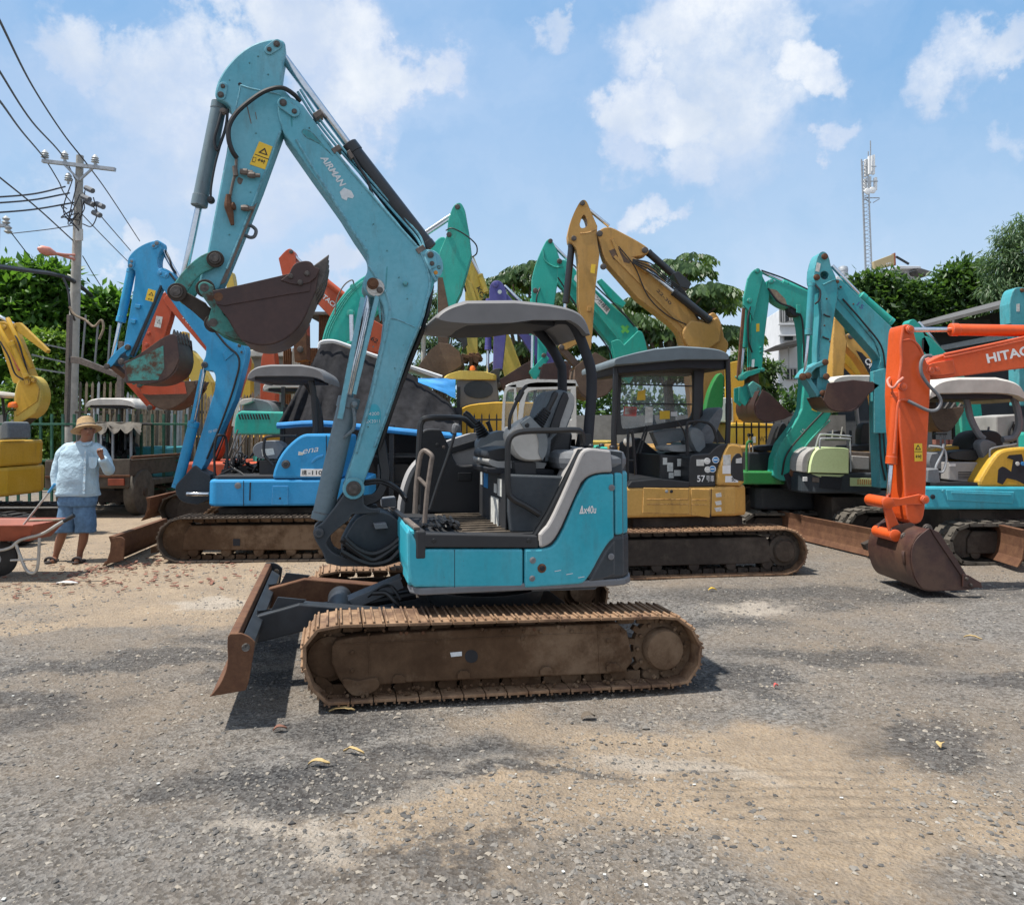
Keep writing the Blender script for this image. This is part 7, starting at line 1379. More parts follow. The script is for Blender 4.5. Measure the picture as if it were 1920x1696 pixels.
 plate(th, 'arm', pl, [(1704, 606), (1706, 600, 1), (1716, 597, 1), (1726, 612), (1744, 650), (1742, 690), (1728, 760), (1716, 760), (1718, 660), (1708, 620)], .5, .25, 'green_teal', .01); plate(th, 'boom', pl, [(1728, 634), (1738, 628, 1), (1752, 640), (1778, 664), (1838, 745), (1850, 840), (1806, 840), (1800, 745), (1760, 690), (1728, 656)], .5, .3, 'green_teal', .012); cylpx(th, 'piston_rod', pl, (1722, 604), (1762, 650), .6, 3, 'chrome', rings=False)
 bucket(th, pl, [(1742, 772), (1760, 768), (1806, 762), (1808, 770), (1796, 790), (1786, 804, 1), (1770, 810, 1), (1756, 800)], [(1800, 780), (1786, 804), (1770, 810), (1756, 800), (1744, 776)], -.6, .7, 'bucket_worn', [(1798, 764), (1806, 752), (1810, 764), (1804, 772)], [(1740, 760), (1756, 756), (1764, 776), (1746, 780)], 'bucket_worn')
 plate(th, 'bucket_arm', pl, [(1738, 742), (1752, 742), (1758, 768), (1744, 772)], -.4, .3, 'bucket_worn', .01)
 tubepx(th, 'chain', pl, [(1731, 636, .46), (1730, 660, .46), (1729, 690, .46)], .02, 'black_plastic', smooth=False)
 roof(th, pl, 1744, 1796, 734, 748, -.9, .9, 'roof_white', [[(1750, 748, -.3), (1752, 900, -.3)], [(1786, 748, -.3), (1790, 900, -.3)]], .03)
 th, pl = mach('excavator', 'yellow ochre excavator with white lettered black patch on its boom, behind the worn teal arm', 1575, 13.5, 0, 1680); s0 = pl.s_(1560); base(th, pl, s0, s0 + 2.8, 0, 2.0, 'cat_yellow', (.8, 1.2), .6, True)
 plate(th, 'arm', pl, [(1565, 596), (1570, 590, 1), (1578, 590, 1), (1582, 610), (1588, 640), (1584, 680), (1578, 760), (1560, 760), (1562, 640)], .5, .26, 'cat_yellow', .012)
 bm = plate(th, 'boom', pl, [(1586, 630), (1592, 623, 1), (1602, 632), (1624, 660), (1652, 694), (1680, 740), (1690, 800), (1650, 800), (1632, 706), (1606, 668), (1588, 650)], .5, .28, 'cat_yellow', .012); plate(bm, 'dark_decal', pl, [(1605, 657), (1616, 661), (1650, 698), (1652, 716), (1636, 712)], .497, .003, 'inside_dark', 0); text(bm, 'CAT', pl, (1620, 676), (1634, 697), 11, .493, 'white', .03)
 cylpx(th, 'piston_rod', pl, (1580, 606), (1620, 650), .6, 3, 'chrome', rings=False); pins(th, pl, [(1574, 598, 4), (1595, 631, 5)], .48, 'pin_steel'); plate(th, 'second_boom', pl, [(1582, 660), (1590, 664), (1616, 690), (1618, 704), (1606, 704), (1584, 680)], 1.2, .2, 'yellow', .01)
 # yellow tanks and hoods behind the iron fence
 th, pl = mach('excavator', 'yellow excavator body with hand-written marks behind the black iron fence', 1365, 15, 0, 1420); s0 = pl.s_(1360); base(th, pl, s0, s0 + 3.0, 0, 2.2, 'yellow', (.7, 1.1), .6, True)
 h = plate(th, 'counterweight', pl, [(1366, 856), (1366, 796), (1374, 792), (1464, 794, 1), (1472, 800), (1472, 858)], .1, 1.9, 'yellow', .03); text(h, 'WX', pl, (1424, 828), (1440, 828), 10, .095, 'black_ink'); text(h, '07260', pl, (1422, 842), (1442, 842), 7, .095, 'black_ink')
 decal(h, 'sticker', pl, [(1408, 818), (1417, 818), (1417, 830), (1408, 830)], .096, 'sticker_white'); plate(th, 'boom', pl, [(1366, 680), (1384, 676), (1396, 700), (1396, 800), (1366, 800)], .8, .3, 'yellow', .014)
 plate(th, 'white_cab', pl, [(1330, 790), (1330, 750, 1), (1344, 744, 1), (1374, 746), (1376, 792)], .3, .9, 'white_paint', .02); plate(th, 'window', pl, [(1360, 788), (1360, 756), (1372, 756), (1372, 788)], .295, .01, 'window_dark', .004)
right_blue_yellow()
def mid_row():
 # grey and yellow cab far back, white cab nearer
 th, pl = mach('excavator', 'yellow excavator with grey cab and orange beacon, behind the black fence spikes', 850, 13.5, 0, 930); s0 = pl.s_(830); base(th, pl, s0, s0 + 3.2, 0, 2.2, 'yellow', (.8, 1.2), .7, True)
 hd = loft(th, 'engine_hood', pl, [(852, 830), (854, 776, 1), (872, 758, 1), (930, 753), (1010, 754), (1010, 832)], .2, [(.2, .98, .95), (.26, 1, 1), (1.9, 1, 1)], 'yellow'); lb = decal(hd, 'label', pl, [(913, 771), (938, 771), (938, 782), (913, 782)], .215, 'sticker_white'); text(lb, 'AIRM', pl, (915, 781), (937, 781), 8, .21, 'red_wrap', .02)
 plate(hd, 'lamp', pl, arcn(874, 806, 8, 0, 340, 12), .22, .05, 'sticker_white', .003)
 cb = plate(th, 'cab', pl, [(856, 765), (856, 712), (866, 704), (930, 704), (936, 760)], .5, 1.0, 'mid_grey', .03); plate(cb, 'window', pl, [(870, 746, 1), (870, 714, 1), (924, 714, 1), (924, 748, 1)], .49, .012, 'window_dark', .004)
 loft(th, 'cab_roof', pl, [(830, 712, 1), (834, 702, 1), (862, 694), (910, 696), (930, 702), (930, 712)], .4, rl(.4, 1.6, .08, .06), 'pale_yellow'); MB().lathe(pl.w(886, 694, .8), (0, 0, 1), [(0, .05), (.03, .055), (.07, .04), (.085, .01)], 12).build('beacon', 'orange_lamp', th, smooth=True)
 th, pl = mach('mini_excavator', 'white cabbed mini excavator with open windows, behind the seat of the teal one', 945, 8.6, 0, 1010); s0 = pl.s_(935, .2); base(th, pl, s0, s0 + 1.7, .2, 1.5, 'white_paint', (.55, .85), .42, False)
 def fr(o, pts_out, pts_in, mat='white_paint', t=.05, nm='cab_frame'):
  a, b = [pl.sz(x, y, o) for x, y in rnd(pts_out)], [pl.sz(x, y, o) for x, y in rnd(pts_in)]; n = min(len(a), len(b)); a, b = a[:n], b[:n]
  v = [pl.g(*p, o) for p in b] + [pl.g(*p, o) for p in a] + [pl.g(*p, o + t) for p in b] + [pl.g(*p, o + t) for p in a]; f = []
  for i in range(n):
   j = (i + 1) % n; f += [(i, j, j + n, i + n), (i + 2 * n, i + 3 * n, j + 3 * n, j + 2 * n), (i + n, j + n, j + 3 * n, i + 3 * n), (i, i + 2 * n, j + 2 * n, j)]
  q = mesh_obj(nm, v, f, mat, th, bev=.004); prism2(q, 'pane', pl, b, o + t * .4, .004, 'glass', 0); return q
 fr(.3, [(940, 840), (942, 732, 1), (954, 722, 1), (968, 720), (972, 840)], [(946, 800), (948, 738, 1), (954, 730, 1), (964, 729), (962, 800)])
 fr(.3, [(968, 840), (974, 732, 1), (990, 714, 1), (1080, 718), (1082, 840)], [(980, 786), (986, 740, 1), (996, 730, 1), (1070, 730), (1072, 786)])
 loft(th, 'cab_roof', pl, [(944, 728, 1), (952, 718, 1), (990, 710), (1080, 712), (1086, 724)], .3, rl(.3, 1.5, .06, .03), 'white_paint'); plate(th, 'cab_back', pl, [(946, 820), (1082, 820), (1082, 860), (946, 860)], .3, 1.2, 'mid_grey', .02)
 for x in (1003, 1020): tubepx(th, 'cab_bar', pl, [(x, 728, .8), (x, 800, .8)], .02, 'black_plastic', smooth=False)
 # covered stall
 th, pl = mach('market_stall', 'stall with a sheet roof half covered in black netting, blue sheet on its right', 600, 11.6, 0, 720, 'stall')
 rf = prism2(th, 'roof_sheet', pl, [pl.sz(x, y, .2) for x, y in rnd([(597, 650, 1), (606, 638, 1), (628, 636, 1), (700, 664), (765, 684), (829, 706), (820, 710), (765, 690), (700, 670), (628, 642, 1), (608, 646)])], .2, 2.4, 'roof_white', .01)
 top = [(595, 662), (600, 645), (625, 643), (660, 656), (700, 670), (740, 683), (784, 710), (816, 735), (846, 757), (862, 790)]; bot = [(518, 799), (545, 800), (575, 796), (610, 797), (650, 801), (700, 798), (750, 803), (790, 806), (835, 808), (866, 814)]
 v = []; nr = 14; nc = 46; rg = random.Random(4)
 for j in range(nr + 1):
  t = j / nr
  for i in range(nc + 1):
   u = i / nc * 9; k = min(8, int(u)); q = u - k
   ax, ay = top[k][0] * (1 - q) + top[k + 1][0] * q, top[k][1] * (1 - q) + top[k + 1][1] * q; bx, by = bot[k][0] * (1 - q) + bot[k + 1][0] * q, bot[k][1] * (1 - q) + bot[k + 1][1] * q
   x, y = ax + (bx - ax) * t, ay + (by - ay) * t + 10 * math.sin(math.pi * t) * (.6 - abs(i / nc - .5))
   o = .15 - .85 * t + .14 * noise.noise(Vector((i * .5, j * .09, 1))) * (.3 + t) + .035 * noise.noise(Vector((i * 1.3, j * .3, 5)))
   v.append(pl.w(x, y, o))
 f = [(j * (nc + 1) + i, j * (nc + 1) + i + 1, (j + 1) * (nc + 1) + i + 1, (j + 1) * (nc + 1) + i) for j in range(nr) for i in range(nc)]
 mesh_obj('netting', v, f, 'tarp_black', th, smooth=True, autos=False)
 MB().tube(spl([pl.w(x, y, .05) for x, y in ((597, 652), (602, 641), (626, 639), (660, 650), (700, 665), (765, 685), (829, 706))], 5), .02, 6).build('roof_edge', 'white', th, smooth=True)
 vb = []
 for j in range(9):
  for i in range(9):
   x = 784 + 70 * i / 8; y = 709 + (745 - 709) * j / 8 * (.2 + .8 * i / 8) + (2 if i > 6 else 0); vb.append(pl.w(x, y, -.35 - .1 * j / 8 + .03 * noise.noise(Vector((i, j * .4, 2)))))
 mesh_obj('blue_sheet', vb, [(j * 9 + i, j * 9 + i + 1, (j + 1) * 9 + i + 1, (j + 1) * 9 + i) for j in range(8) for i in range(8)], 'tarp_blue', th, smooth=True, autos=False)
 m = MB(); pr = spl([pl.w(520, 798, -.72), pl.w(600, 794, -.74), pl.w(700, 803, -.72), pl.w(790, 812, -.72), pl.w(866, 818, -.7)], 5); m.tube(pr, .045, 8); m.build('blue_hem', 'tarp_blue', th, smooth=True)
 for o in (-.65, 1.9):
  for x in (530, 640, 735, 860): MB().bar(pl.g(pl.s_(x, o), 0, o), pl.g(pl.s_(x, o), 1.62 if o < 0 else 2.3, o), .06, .06).build('post', 'dark_metal', th)
 m = planx(th, 'back_wall', pl, [(pl.s_(530, .6), .6), (pl.s_(866, .6), .6), (pl.s_(866, .6), .65), (pl.s_(530, .6), .65)], 0, 1.9, 'inside_dark', 0)
 for z in (.3, .75, 1.15): planx(th, 'shelf', pl, [(pl.s_(700, -.5), -.5), (pl.s_(860, -.5), -.5), (pl.s_(860, -.5), .5), (pl.s_(700, -.5), .5)], z, z + .03, 'dark_metal', 0)
 for k in range(10):
  x = 705 + rg.random() * 140; z = rg.choice((.33, .78)); planx(th, 'stored_box', pl, [(pl.s_(x, -.4), -.4 + rg.random() * .2), (pl.s_(x, -.4) + .2, -.35), (pl.s_(x, -.4) + .2, 0), (pl.s_(x, -.4), 0)], z, z + .12 + rg.random() * .16, rg.choice(('wood_dark', 'mid_grey', 'black_plastic', 'rust')), .004)
 # green hood behind the sky blue machine
 th, pl = mach('excavator', 'green excavator hood with slotted vents behind the sky blue cab', 440, 13.2, 0, 500); s0 = pl.s_(440); base(th, pl, s0, s0 + 2.6, 0, 2.0, 'green_teal', (.7, 1.1), .6, False)
 h = plate(th, 'engine_hood', pl, [(438, 815), (440, 776, 1), (452, 770), (538, 772), (538, 815)], .1, 1.8, 'turquoise', .03)
 for q in range(11): plate(h, 'vent_slot', pl, [(446 + q * 5.4, 776), (449 + q * 5.4, 776), (452 + q * 5.4, 786), (449 + q * 5.4, 786)], .095, .006, 'inside_dark', 0)
 loft(th, 'hood_cover', pl, [(452, 772), (456, 752, 1), (478, 747), (506, 752, 1), (516, 772)], .3, rl(.3, 1.5, .1, .06), 'mid_grey'); plate(th, 'roof_panel', pl, [(448, 762, 1), (450, 748, 1), (472, 746), (474, 752)], .2, .6, 'roof_white', .01)
 roof(th, pl, 492, 604, 708, 736, .6, 1.2, 'roof_white', [[(590, 736, 1.0), (596, 780, 1.0), (596, 815, 1.0)]], .04)
mid_row()
# ---------------------------------------------------------------- the man and the wheelbarrow
def man():
 D = 9.15; pl = PL(142, D, 0); th = thing('person', 'man in pale blue shirt, denim shorts, straw-coloured hat and slippers, looking at his raised hand', 'person', pl.g(-.02, 0, 0))
 W = lambda x, y, o=0: pl.w(x, y, o)
 # body : one skinned surface
 V, E, Rr = [], [], []
 def add(p, r, par=None):
  V.append(W(*p) if not isinstance(p, Vector) else p); Rr.append(r)
  if par is not None: E.append((par, len(V) - 1))
  return len(V) - 1
 pe = add((146, 930, 0), .13); wa = add((146, 900, 0), .13, pe); ch = add((148, 865, 0), .14, wa); ub = add((152, 842, 0), .10, ch); ne = add((160, 828, -.02), .055, ub)
 h1 = add((164, 816, -.05), .068, ne); h2 = add((164, 805, -.05), .085, h1); h3 = add((163, 794, -.03), .075, h2)
 def chain(par, pts):
  for p, r in pts: par = add(p, r, par)
  return par
 wl = chain(ub, [((124, 844, 0), .062), ((115, 862, .0), .05), ((108, 884, -.01), .042), ((108, 905, -.04), .034), ((111, 917, -.06), .027)])
 wr = chain(ub, [((184, 844, 0), .062), ((196, 862, -.02), .05), ((202, 880, -.08), .042), ((196, 866, -.22), .034), ((190, 855, -.28), .026)])
 for par, k, base, dr, up in ((wl, -1, (112, 923, -.07), (0.2, 1), 0), (wr, 1, (188, 849, -.30), (-.1, -1), 1)):
  pm = add(base, .030, par); bx, by, bo = base
  for q in range(4):
   dx = (q - 1.5) * 2.6
   a = add((bx + dx + dr[0] * 4, by + dr[1] * 5, bo - .015), .0095, pm); b = add((bx + dx * .9 + dr[0] * 7, by + dr[1] * (8.5 - abs(q - 1.4)), bo - (.03 + .02 * up)), .009, a); add((bx + dx * .8 + dr[0] * (8 - 4 * up), by + dr[1] * (11 - abs(q - 1.4) - 4.5 * up), bo - (.03 + .045 * up)), .008, b)
  a = add((bx + k * -4.6 * (1 if up else -1), by + dr[1] * 1, bo - .02), .011, pm); add((bx + k * -5.5 * (1 if up else -1), by + dr[1] * 5, bo - .045), .010, a)
 for pts in ([((131, 950, 0), .088), ((123, 975, -.02), .066), ((118, 998, -.01), .054), ((112, 1014, .02), .055), ((106, 1036, .03), .036), ((103, 1047, .03), .034)], [((158, 950, 0), .088), ((160, 975, -.02), .066), ((158, 998, -.01), .054), ((156, 1014, .02), .055), ((150, 1034, .03), .036), ((149, 1046, .03), .034)]):
  e = chain(pe, pts)
  x, y, o = pts[-1][0]; a = add((x - 3, y + 3.5, -.06), .034, e); add((x - 6, y + 5, -.15), .030, a)
 me = bpy.data.meshes.new('body'); inv = wmat(th).inverted(); me.from_pydata([tuple(inv @ v) for v in V], E, []); me.materials.append(MATS['skin'])
 o = bpy.data.objects.new('body', me); COL.objects.link(o); o.parent = th
 sk = o.modifiers.new('skin', 'SKIN'); sk.use_smooth_shade = True
 for i, r in enumerate(Rr): me.skin_vertices[0].data[i].radius = (r, r * (.8 if i in (0, 1, 2) else 1))
 me.skin_vertices[0].data[0].use_root = True; o.modifiers.new('sub', 'SUBSURF').render_levels = 2; o.modifiers['sub'].levels = 1
 # face
 def blob(nm, p, r, m, sc=(1, 1, 1), par=o):
  c = p if isinstance(p, Vector) else W(*p); mb = MB(); prof = [(-r * sc[2] * math.cos(t * math.pi / 8), r * math.sin(t * math.pi / 8) + 1e-4) for t in range(9)]
  mb.lathe(Vector((0, 0, 0)), (0, 0, 1), prof, 12); v = [Vector((a[0] * sc[0], a[1] * sc[1], a[2])) + c for a in mb.v]; return mesh_obj(nm, v, mb.f, m, par, smooth=True)
 nz = W(165, 809, -.145); blob('nose', nz, .014, 'skin', (1, 1.4, 1.6)); blob('mouth', W(165.5, 815, -.130), .017, 'barrow_red', (1.2, .5, .35))
 for dx in (-4.6, 5.0):
  blob('eye', W(165 + dx, 804.5, -.128), .010, 'hair', (1.3, .6, .6)); blob('ear', W(163.5 + dx * 2.9, 808, -.03), .020, 'skin', (.5, .9, 1.4)); mb = MB(); mb.tube([W(165 + dx - 3, 802.5, -.13), W(165 + dx, 801.5, -.135), W(165 + dx + 3, 802.5, -.13)], .004, 5); mb.build('eyebrow', 'hair', o)
 # clothes from stacked sections
 def stack(nm, secs, m, par, res=26, seed=1, wr=.012):
  v = []; n = len(secs)
  for j, (x, y, rx, ry, off) in enumerate(secs):
   c = W(x, y, off)
   for i in range(res):
    a = 2 * math.pi * i / res; k = 1 + wr * 6 * noise.noise(Vector((math.cos(a) * 1.5, math.sin(a) * 1.5 + seed, j * .45)))
    ca, sa = math.cos(a), math.sin(a); p = 2.4; d = (abs(ca) ** p + abs(sa) ** p) ** (-1 / p)
    v.append(c + Vector((ca * rx * k * d, sa * ry * k * d, .004 * math.sin(a * 3 + j))))
  f = [(j * res + i, j * res + (i + 1) % res, (j + 1) * res + (i + 1) % res, (j + 1) * res + i) for j in range(n - 1) for i in range(res)] + [tuple(range(res)), tuple(range((n - 1) * res, n * res))]
  return mesh_obj(nm, v, f, m, par, smooth=True, autos=False)
 def sm_(secs, k=4):
  s = spl([(a[0], a[1], a[2] * 100) for a in secs], k); t = spl([(a[3] * 100, a[4] * 100, 0) for a in secs], k); return [(p.x, p.y, p.z / 100, q.x / 100, q.y / 100) for p, q in zip(s, t)]
 shirt = stack('shirt', sm_([(160, 826, .062, .062, -.01), (158, 830, .10, .08, -.01), (155, 834, .17, .10, 0), (151, 845, .225, .12, 0), (149, 862, .232, .14, 0), (147, 884, .222, .15, -.01), (146, 908, .232, .155, -.01), (146, 926, .243, .158, 0), (146, 929, .236, .150, 0)]), 'shirt', o)
 def sleeve(pts, seed):
  P_ = spl([W(*p[:3]) for p in pts], 6); n = len(P_); rr = np.interp(np.linspace(0, 1, n), np.linspace(0, 1, len(pts)), [p[3] for p in pts]); rr = [r * (1 + .035 * math.sin(i * 1.1 + seed)) for i, r in enumerate(rr)]
  MB().tube(P_, rr, 16).build('sleeve', 'shirt', shirt, smooth=True, autos=False)
 sleeve([(142, 840, 0, .07), (131, 843, 0, .09), (119, 852, 0, .082), (111, 872, 0, .072), (106, 890, -.02, .064), (107, 914, -.05, .056)], 0)
 sleeve([(168, 840, 0, .07), (177, 843, 0, .09), (189, 852, 0, .082), (200, 870, -.05, .070), (204, 881, -.1, .064), (198, 870, -.2, .056), (192, 860, -.27, .048)], 2)
 for pts in ([(150, 828, -.06), (154, 832, -.10), (161, 835, -.12)], [(163, 835, -.12), (168, 832, -.10), (172, 828, -.06)]):
  MB().tube(spl([W(*p) for p in pts], 4), .011, 8).build('collar', 'shirt', shirt, smooth=True)
 MB().bar(W(160, 842, -.155), W(157, 925, -.168), .03, .006, Vector((0, -1, 0))).build('placket', 'shirt', shirt)
 for q in range(6): MB().lathe(W(160 - q * .5, 848 + q * 14, -.165 - q * .001), (0, -1, 0), [(0, .006), (.004, .006)], 8).build('button', 'white', shirt)
 mb = plate(shirt, 'pocket', pl, [(166, 856), (182, 857), (181, 876, 1), (173, 879, 1), (166, 875, 1)], -.162, .008, 'shirt', .002)
 sh = stack('shorts', sm_([(146, 920, .215, .135, 0), (146, 935, .218, .14, 0), (145, 948, .215, .14, 0)]), 'denim', o)
 for x0, x1 in ((134, 124), (157, 161)): stack('shorts_leg', sm_([(x0, 940, .115, .125, 0), (x0 * .6 + x1 * .4, 962, .113, .12, 0), (x1, 985, .108, .11, -.01), (x1 - .5, 997, .11, .11, -.01)]), 'denim', sh, seed=x0)
 c = W(160, 801, -.03); ax = (W(158, 780, -.01) - W(161, 806, -.05)).normalized()
 hb = W(162, 803, -.04)
 hat = MB().lathe(hb, ax, [(-.022, .165), (-.018, .168), (.002, .135), (.012, .108), (.02, .103), (.08, .096), (.118, .085), (.135, .06), (.14, .01)], 36).build('hat', 'straw', o, smooth=True); MB().lathe(hb, ax, [(.012, .11), (.04, .106), (.042, .1)], 36).build('hat_band', 'wood_old', hat, smooth=True)
 for x, y in ((95, 1053), (146, 1052)):
  s = MB(); b_ = W(x + 2, y - 1, -.07); s.lathe(Vector((b_.x, b_.y, .006)), (0, 0, 1), [(0, .05), (.018, .052)], 18); v = [Vector(((a[0] - b_.x) * 1.0 + b_.x - .01 * (a[1] - b_.y) * 10, (a[1] - b_.y) * 2.5 + b_.y, a[2])) for a in s.v]; sl = mesh_obj('slipper', v, s.f, 'slipper', o, smooth=True)
  st = [Vector((b_.x - .05, b_.y - .05, .02)), Vector((b_.x - .03, b_.y - .06, .055)), Vector((b_.x + .01, b_.y - .065, .068)), Vector((b_.x + .045, b_.y - .05, .05)), Vector((b_.x + .06, b_.y - .045, .02))]
  MB().tube(spl(st, 4), .016, 8).build('strap', 'slipper', sl, smooth=True)
 g = thing('cigarette', 'white cigarette held between the fingers of the standing man', 'cigarette', W(188, 843, -.36)); MB().tube([W(185, 844, -.37), W(193, 840.5, -.37)], .0045, 6).build('paper', 'white', g)
man()
def barrow():
 pl = PL(50, 8.15, 0); th = thing('wheelbarrow', 'red metal wheelbarrow cut by the left edge, on pale pipe legs, left of the man', 'wheelbarrow', pl.g(-.4, 0, .3))
 zt, zb = pl.sz(50, 979)[1], pl.sz(50, 1010)[1]; a, e, b0, b1 = pl.s_(-60), pl.s_(99), pl.s_(-35), pl.s_(80); v = []
 for (s0, s1, o0, o1, z) in ((a, e, -.28, .34, zt), (b0, b1, -.16, .22, zb), (b0 + .02, b1 - .02, -.15, .21, zb + .012), (a + .02, e - .02, -.265, .325, zt)):
  v += [pl.g(s0, z, o0), pl.g(s1, z, o0), pl.g(s1, z, o1), pl.g(s0, z, o1)]
 f = []
 for L_ in (0, 4, 8): f += [(L_ + i, L_ + (i + 1) % 4, L_ + 4 + (i + 1) % 4, L_ + 4 + i) for i in range(4)] if L_ != 4 else []
 f += [(4, 5, 6, 7), (8, 9, 10, 11), (0, 1, 13, 12), (1, 2, 14, 13), (2, 3, 15, 14), (3, 0, 12, 15)]
 tr = mesh_obj('tray', v, f, 'barrow_red', th, bev=.006); MB().tube([pl.g(a, zt, -.28), pl.g(e, zt, -.28), pl.g(e, zt, .34), pl.g(a, zt, .34), pl.g(a, zt, -.28)], .011, 8).build('rim', 'barrow_red', tr)
 for o in (-.2, .26):
  MB().tube(spl([pl.w(-70, 1030, o), pl.w(-10, 1032, o), pl.w(20, 1026, o), pl.w(38, 1012, o), pl.w(80, 1000, o), pl.w(110, 982, o), pl.w(136, 968, o)], 5), .016, 10).build('handle_bar', 'pale_steel', th, smooth=True)
  MB().tube(spl([pl.w(30, 1020, o), pl.w(38, 1042, o), pl.w(48, 1066, o), pl.w(58, 1074, o), pl.w(68, 1070, o), pl.w(72, 1050, o), pl.w(74, 1008, o)], 5), .015, 10).build('leg', 'pale_steel', th, smooth=True)
  MB().tube([pl.w(120, 976.5, o), pl.w(139, 966, o)], .021, 10).build('grip', 'black_plastic', th)
 MB().tube([pl.w(36, 1044, -.2), pl.w(36, 1044, .26)], .012, 8).build('brace', 'pale_steel', th); MB().tube([pl.w(20, 1050, -.2), pl.w(70, 1048, -.2)], .012, 8).build('brace', 'pale_steel', th)
 c = pl.w(-6, 1048, .0); w = MB().lathe(c, pl.n, [(0, .10), (.01, .15), (.03, .185), (.06, .185), (.08, .15), (.09, .10)], 30).build('tyre', 'rubber', th, smooth=True); MB().lathe(c - pl.n * .004, pl.n, [(0, .03), (.02, .11), (.08, .11), (.1, .03)], 24).build('rim', 'galv', w, smooth=True)
 MB().tube([pl.w(-6, 1048, -.03), pl.w(2, 984, -.22)], .009, 8).build('stay', 'galv', th)
 t = thing('broom', 'broom with blue-tipped steel handle lying in the red wheelbarrow', 'broom', pl.w(50, 975, 0)); MB().tube([pl.w(44, 984, 0), pl.w(92, 922, 0)], .012, 8).build('handle', 'pale_steel', t, smooth=True); MB().tube([pl.w(91, 923, 0), pl.w(103, 907, 0)], .015, 8).build('grip', 'skin_blue', t, smooth=True)
 t = thing('plank', 'short wooden plank lying across the red wheelbarrow', 'plank', pl.w(85, 978, .1)); MB().bar(pl.w(55, 976, .1), pl.w(115, 974, .1), .07, .02).build('board', 'wood_old', t, bev=.003)
barrow()
# ---------------------------------------------------------------- truck and fences at left
def cargo_truck():
 pl = PL(90, 13.6, 0); th = thing('cargo_truck', 'small rusty three-wheel cargo truck with ragged awning, behind the standing man', 'truck', pl.g(1, 0, 1)); Z = lambda y: pl.sz(160, y)[1]; s0, s1 = pl.s_(84), pl.s_(244)
 plate(th, 'tailgate', pl, [(84, 864), (244, 860), (243, 894), (241, 913), (84, 916)], 0, .05, 'wood_dark', .01)
 for y in (892,): plate(th, 'rail', pl, [(84, y), (243, y - 2), (243, y + 2), (84, y + 4)], -.03, .03, 'rust', .004)
 plate(th, 'tail_lamp_box', pl, [(202, 897), (232, 897), (232, 910), (202, 910)], -.04, .05, 'barrow_red', .004)
 planx(th, 'bed_side', pl, [(s1 - .05, .05), (s1, .05), (s1 + .1, 2.2), (s1 + .05, 2.2)], Z(893), Z(862), 'wood_dark', .01); planx(th, 'bed_side', pl, [(s0 + .05, .05), (s0, .05), (s0, 2.2), (s0 + .05, 2.2)], Z(893), Z(862), 'wood_dark', .01)
 planx(th, 'bed_floor', pl, [(s0 + .04, .06), (s1 - .04, .06), (s1 + .06, 2.2), (s0 + .04, 2.2)], Z(916), Z(905), 'wood_dark', .01); MB().tube([pl.g(s1 + .02, Z(858), .05), pl.g(s1 + .1, Z(858), 2.2)], .03, 8).build('rail', 'rust', th)
 for s, o in ((s1 - .06, .5), (s0 + .25, .5), (s1 - .35, 2.6)):
  r = .42 if o < 1 else .3; w = MB().lathe(pl.g(s - .1, r, o), pl.u, [(0, r * .55), (.02, r * .95), (.05, r), (.17, r), (.2, r * .95), (.22, r * .55)], 26).build('wheel', 'rubber_dusty', th, smooth=True); MB().lathe(pl.g(s + .07, r, o), pl.u, [(0, r * .52), (.03, r * .5), (.04, r * .2), (.07, r * .18)], 20).build('rim', 'track_dark', w, smooth=True)
 planx(th, 'chassis', pl, [(s0 + .4, .3), (s1 - .4, .3), (s1 - .4, 3.2), (s0 + .4, 3.2)], .45, .75, 'inside_dark', .01)
 rg = random.Random(12); v = []
 for j in range(7):
  for i in range(15): v.append(pl.w(178 + 86 * i / 14 + rg.uniform(-2, 2), 792 + 2 * math.sin(i) + (j / 6) * (8 + 14 * abs(math.sin(i * .8))), 1.2 - .35 * (j / 6) + rg.uniform(-.04, .04)))
 mesh_obj('awning', v, [(j * 15 + i, j * 15 + i + 1, (j + 1) * 15 + i + 1, (j + 1) * 15 + i) for j in range(6) for i in range(14)], 'rubber_dusty', th, smooth=True, autos=False)
 prism2(th, 'awning_top', pl, [pl.sz(x, y, 1.2) for x, y in ((178, 794), (180, 790), (262, 792), (264, 796))], 1.2, 1.5, 'rubber_dusty', .01)
 for x in (190, 212, 246): MB().bar(pl.w(x, 864, 1.25), pl.w(x, 795, 1.25), .04, .04).build('awning_post', 'galv', th)
 m = MB();
 for q in range(26):
  x = 188 + rg.random() * 62; m.tube(spl([pl.w(x, 798, 1.3), pl.w(x + rg.uniform(-5, 5), 818, 1.3 + rg.random()), pl.w(x + rg.uniform(-6, 6), 842 + rg.random() * 14, 1.3)], 3), .02 + rg.random() * .03, 6)
 m.build('hanging_hoses', 'black_plastic', th, smooth=True); plate(th, 'cab', pl, [(196, 862), (198, 828, 1), (240, 826, 1), (243, 862)], 1.9, .5, 'dark_metal', .03)
cargo_truck()
def left_canopy():
 th = thing('mini_excavator', 'dusty mini excavator with faded oval roof behind the ragged truck awning', 'excavator', PL(205, 15, 0).g(0, 0, .9)); pl = PL(205, 15, 0); base(th, pl, -.9, 1.1, .2, 1.5, 'worn_teal', (.6, .95), .45, False, .25)
 roof(th, pl, 159, 254, 746, 766, .1, 1.2, 'roof_white', [[(178, 764, .4), (178, 860, .4)], [(242, 764, .4), (244, 860, .4)], [(224, 764, 1.0), (226, 860, 1.0)]], .03, 'galv')
left_canopy()
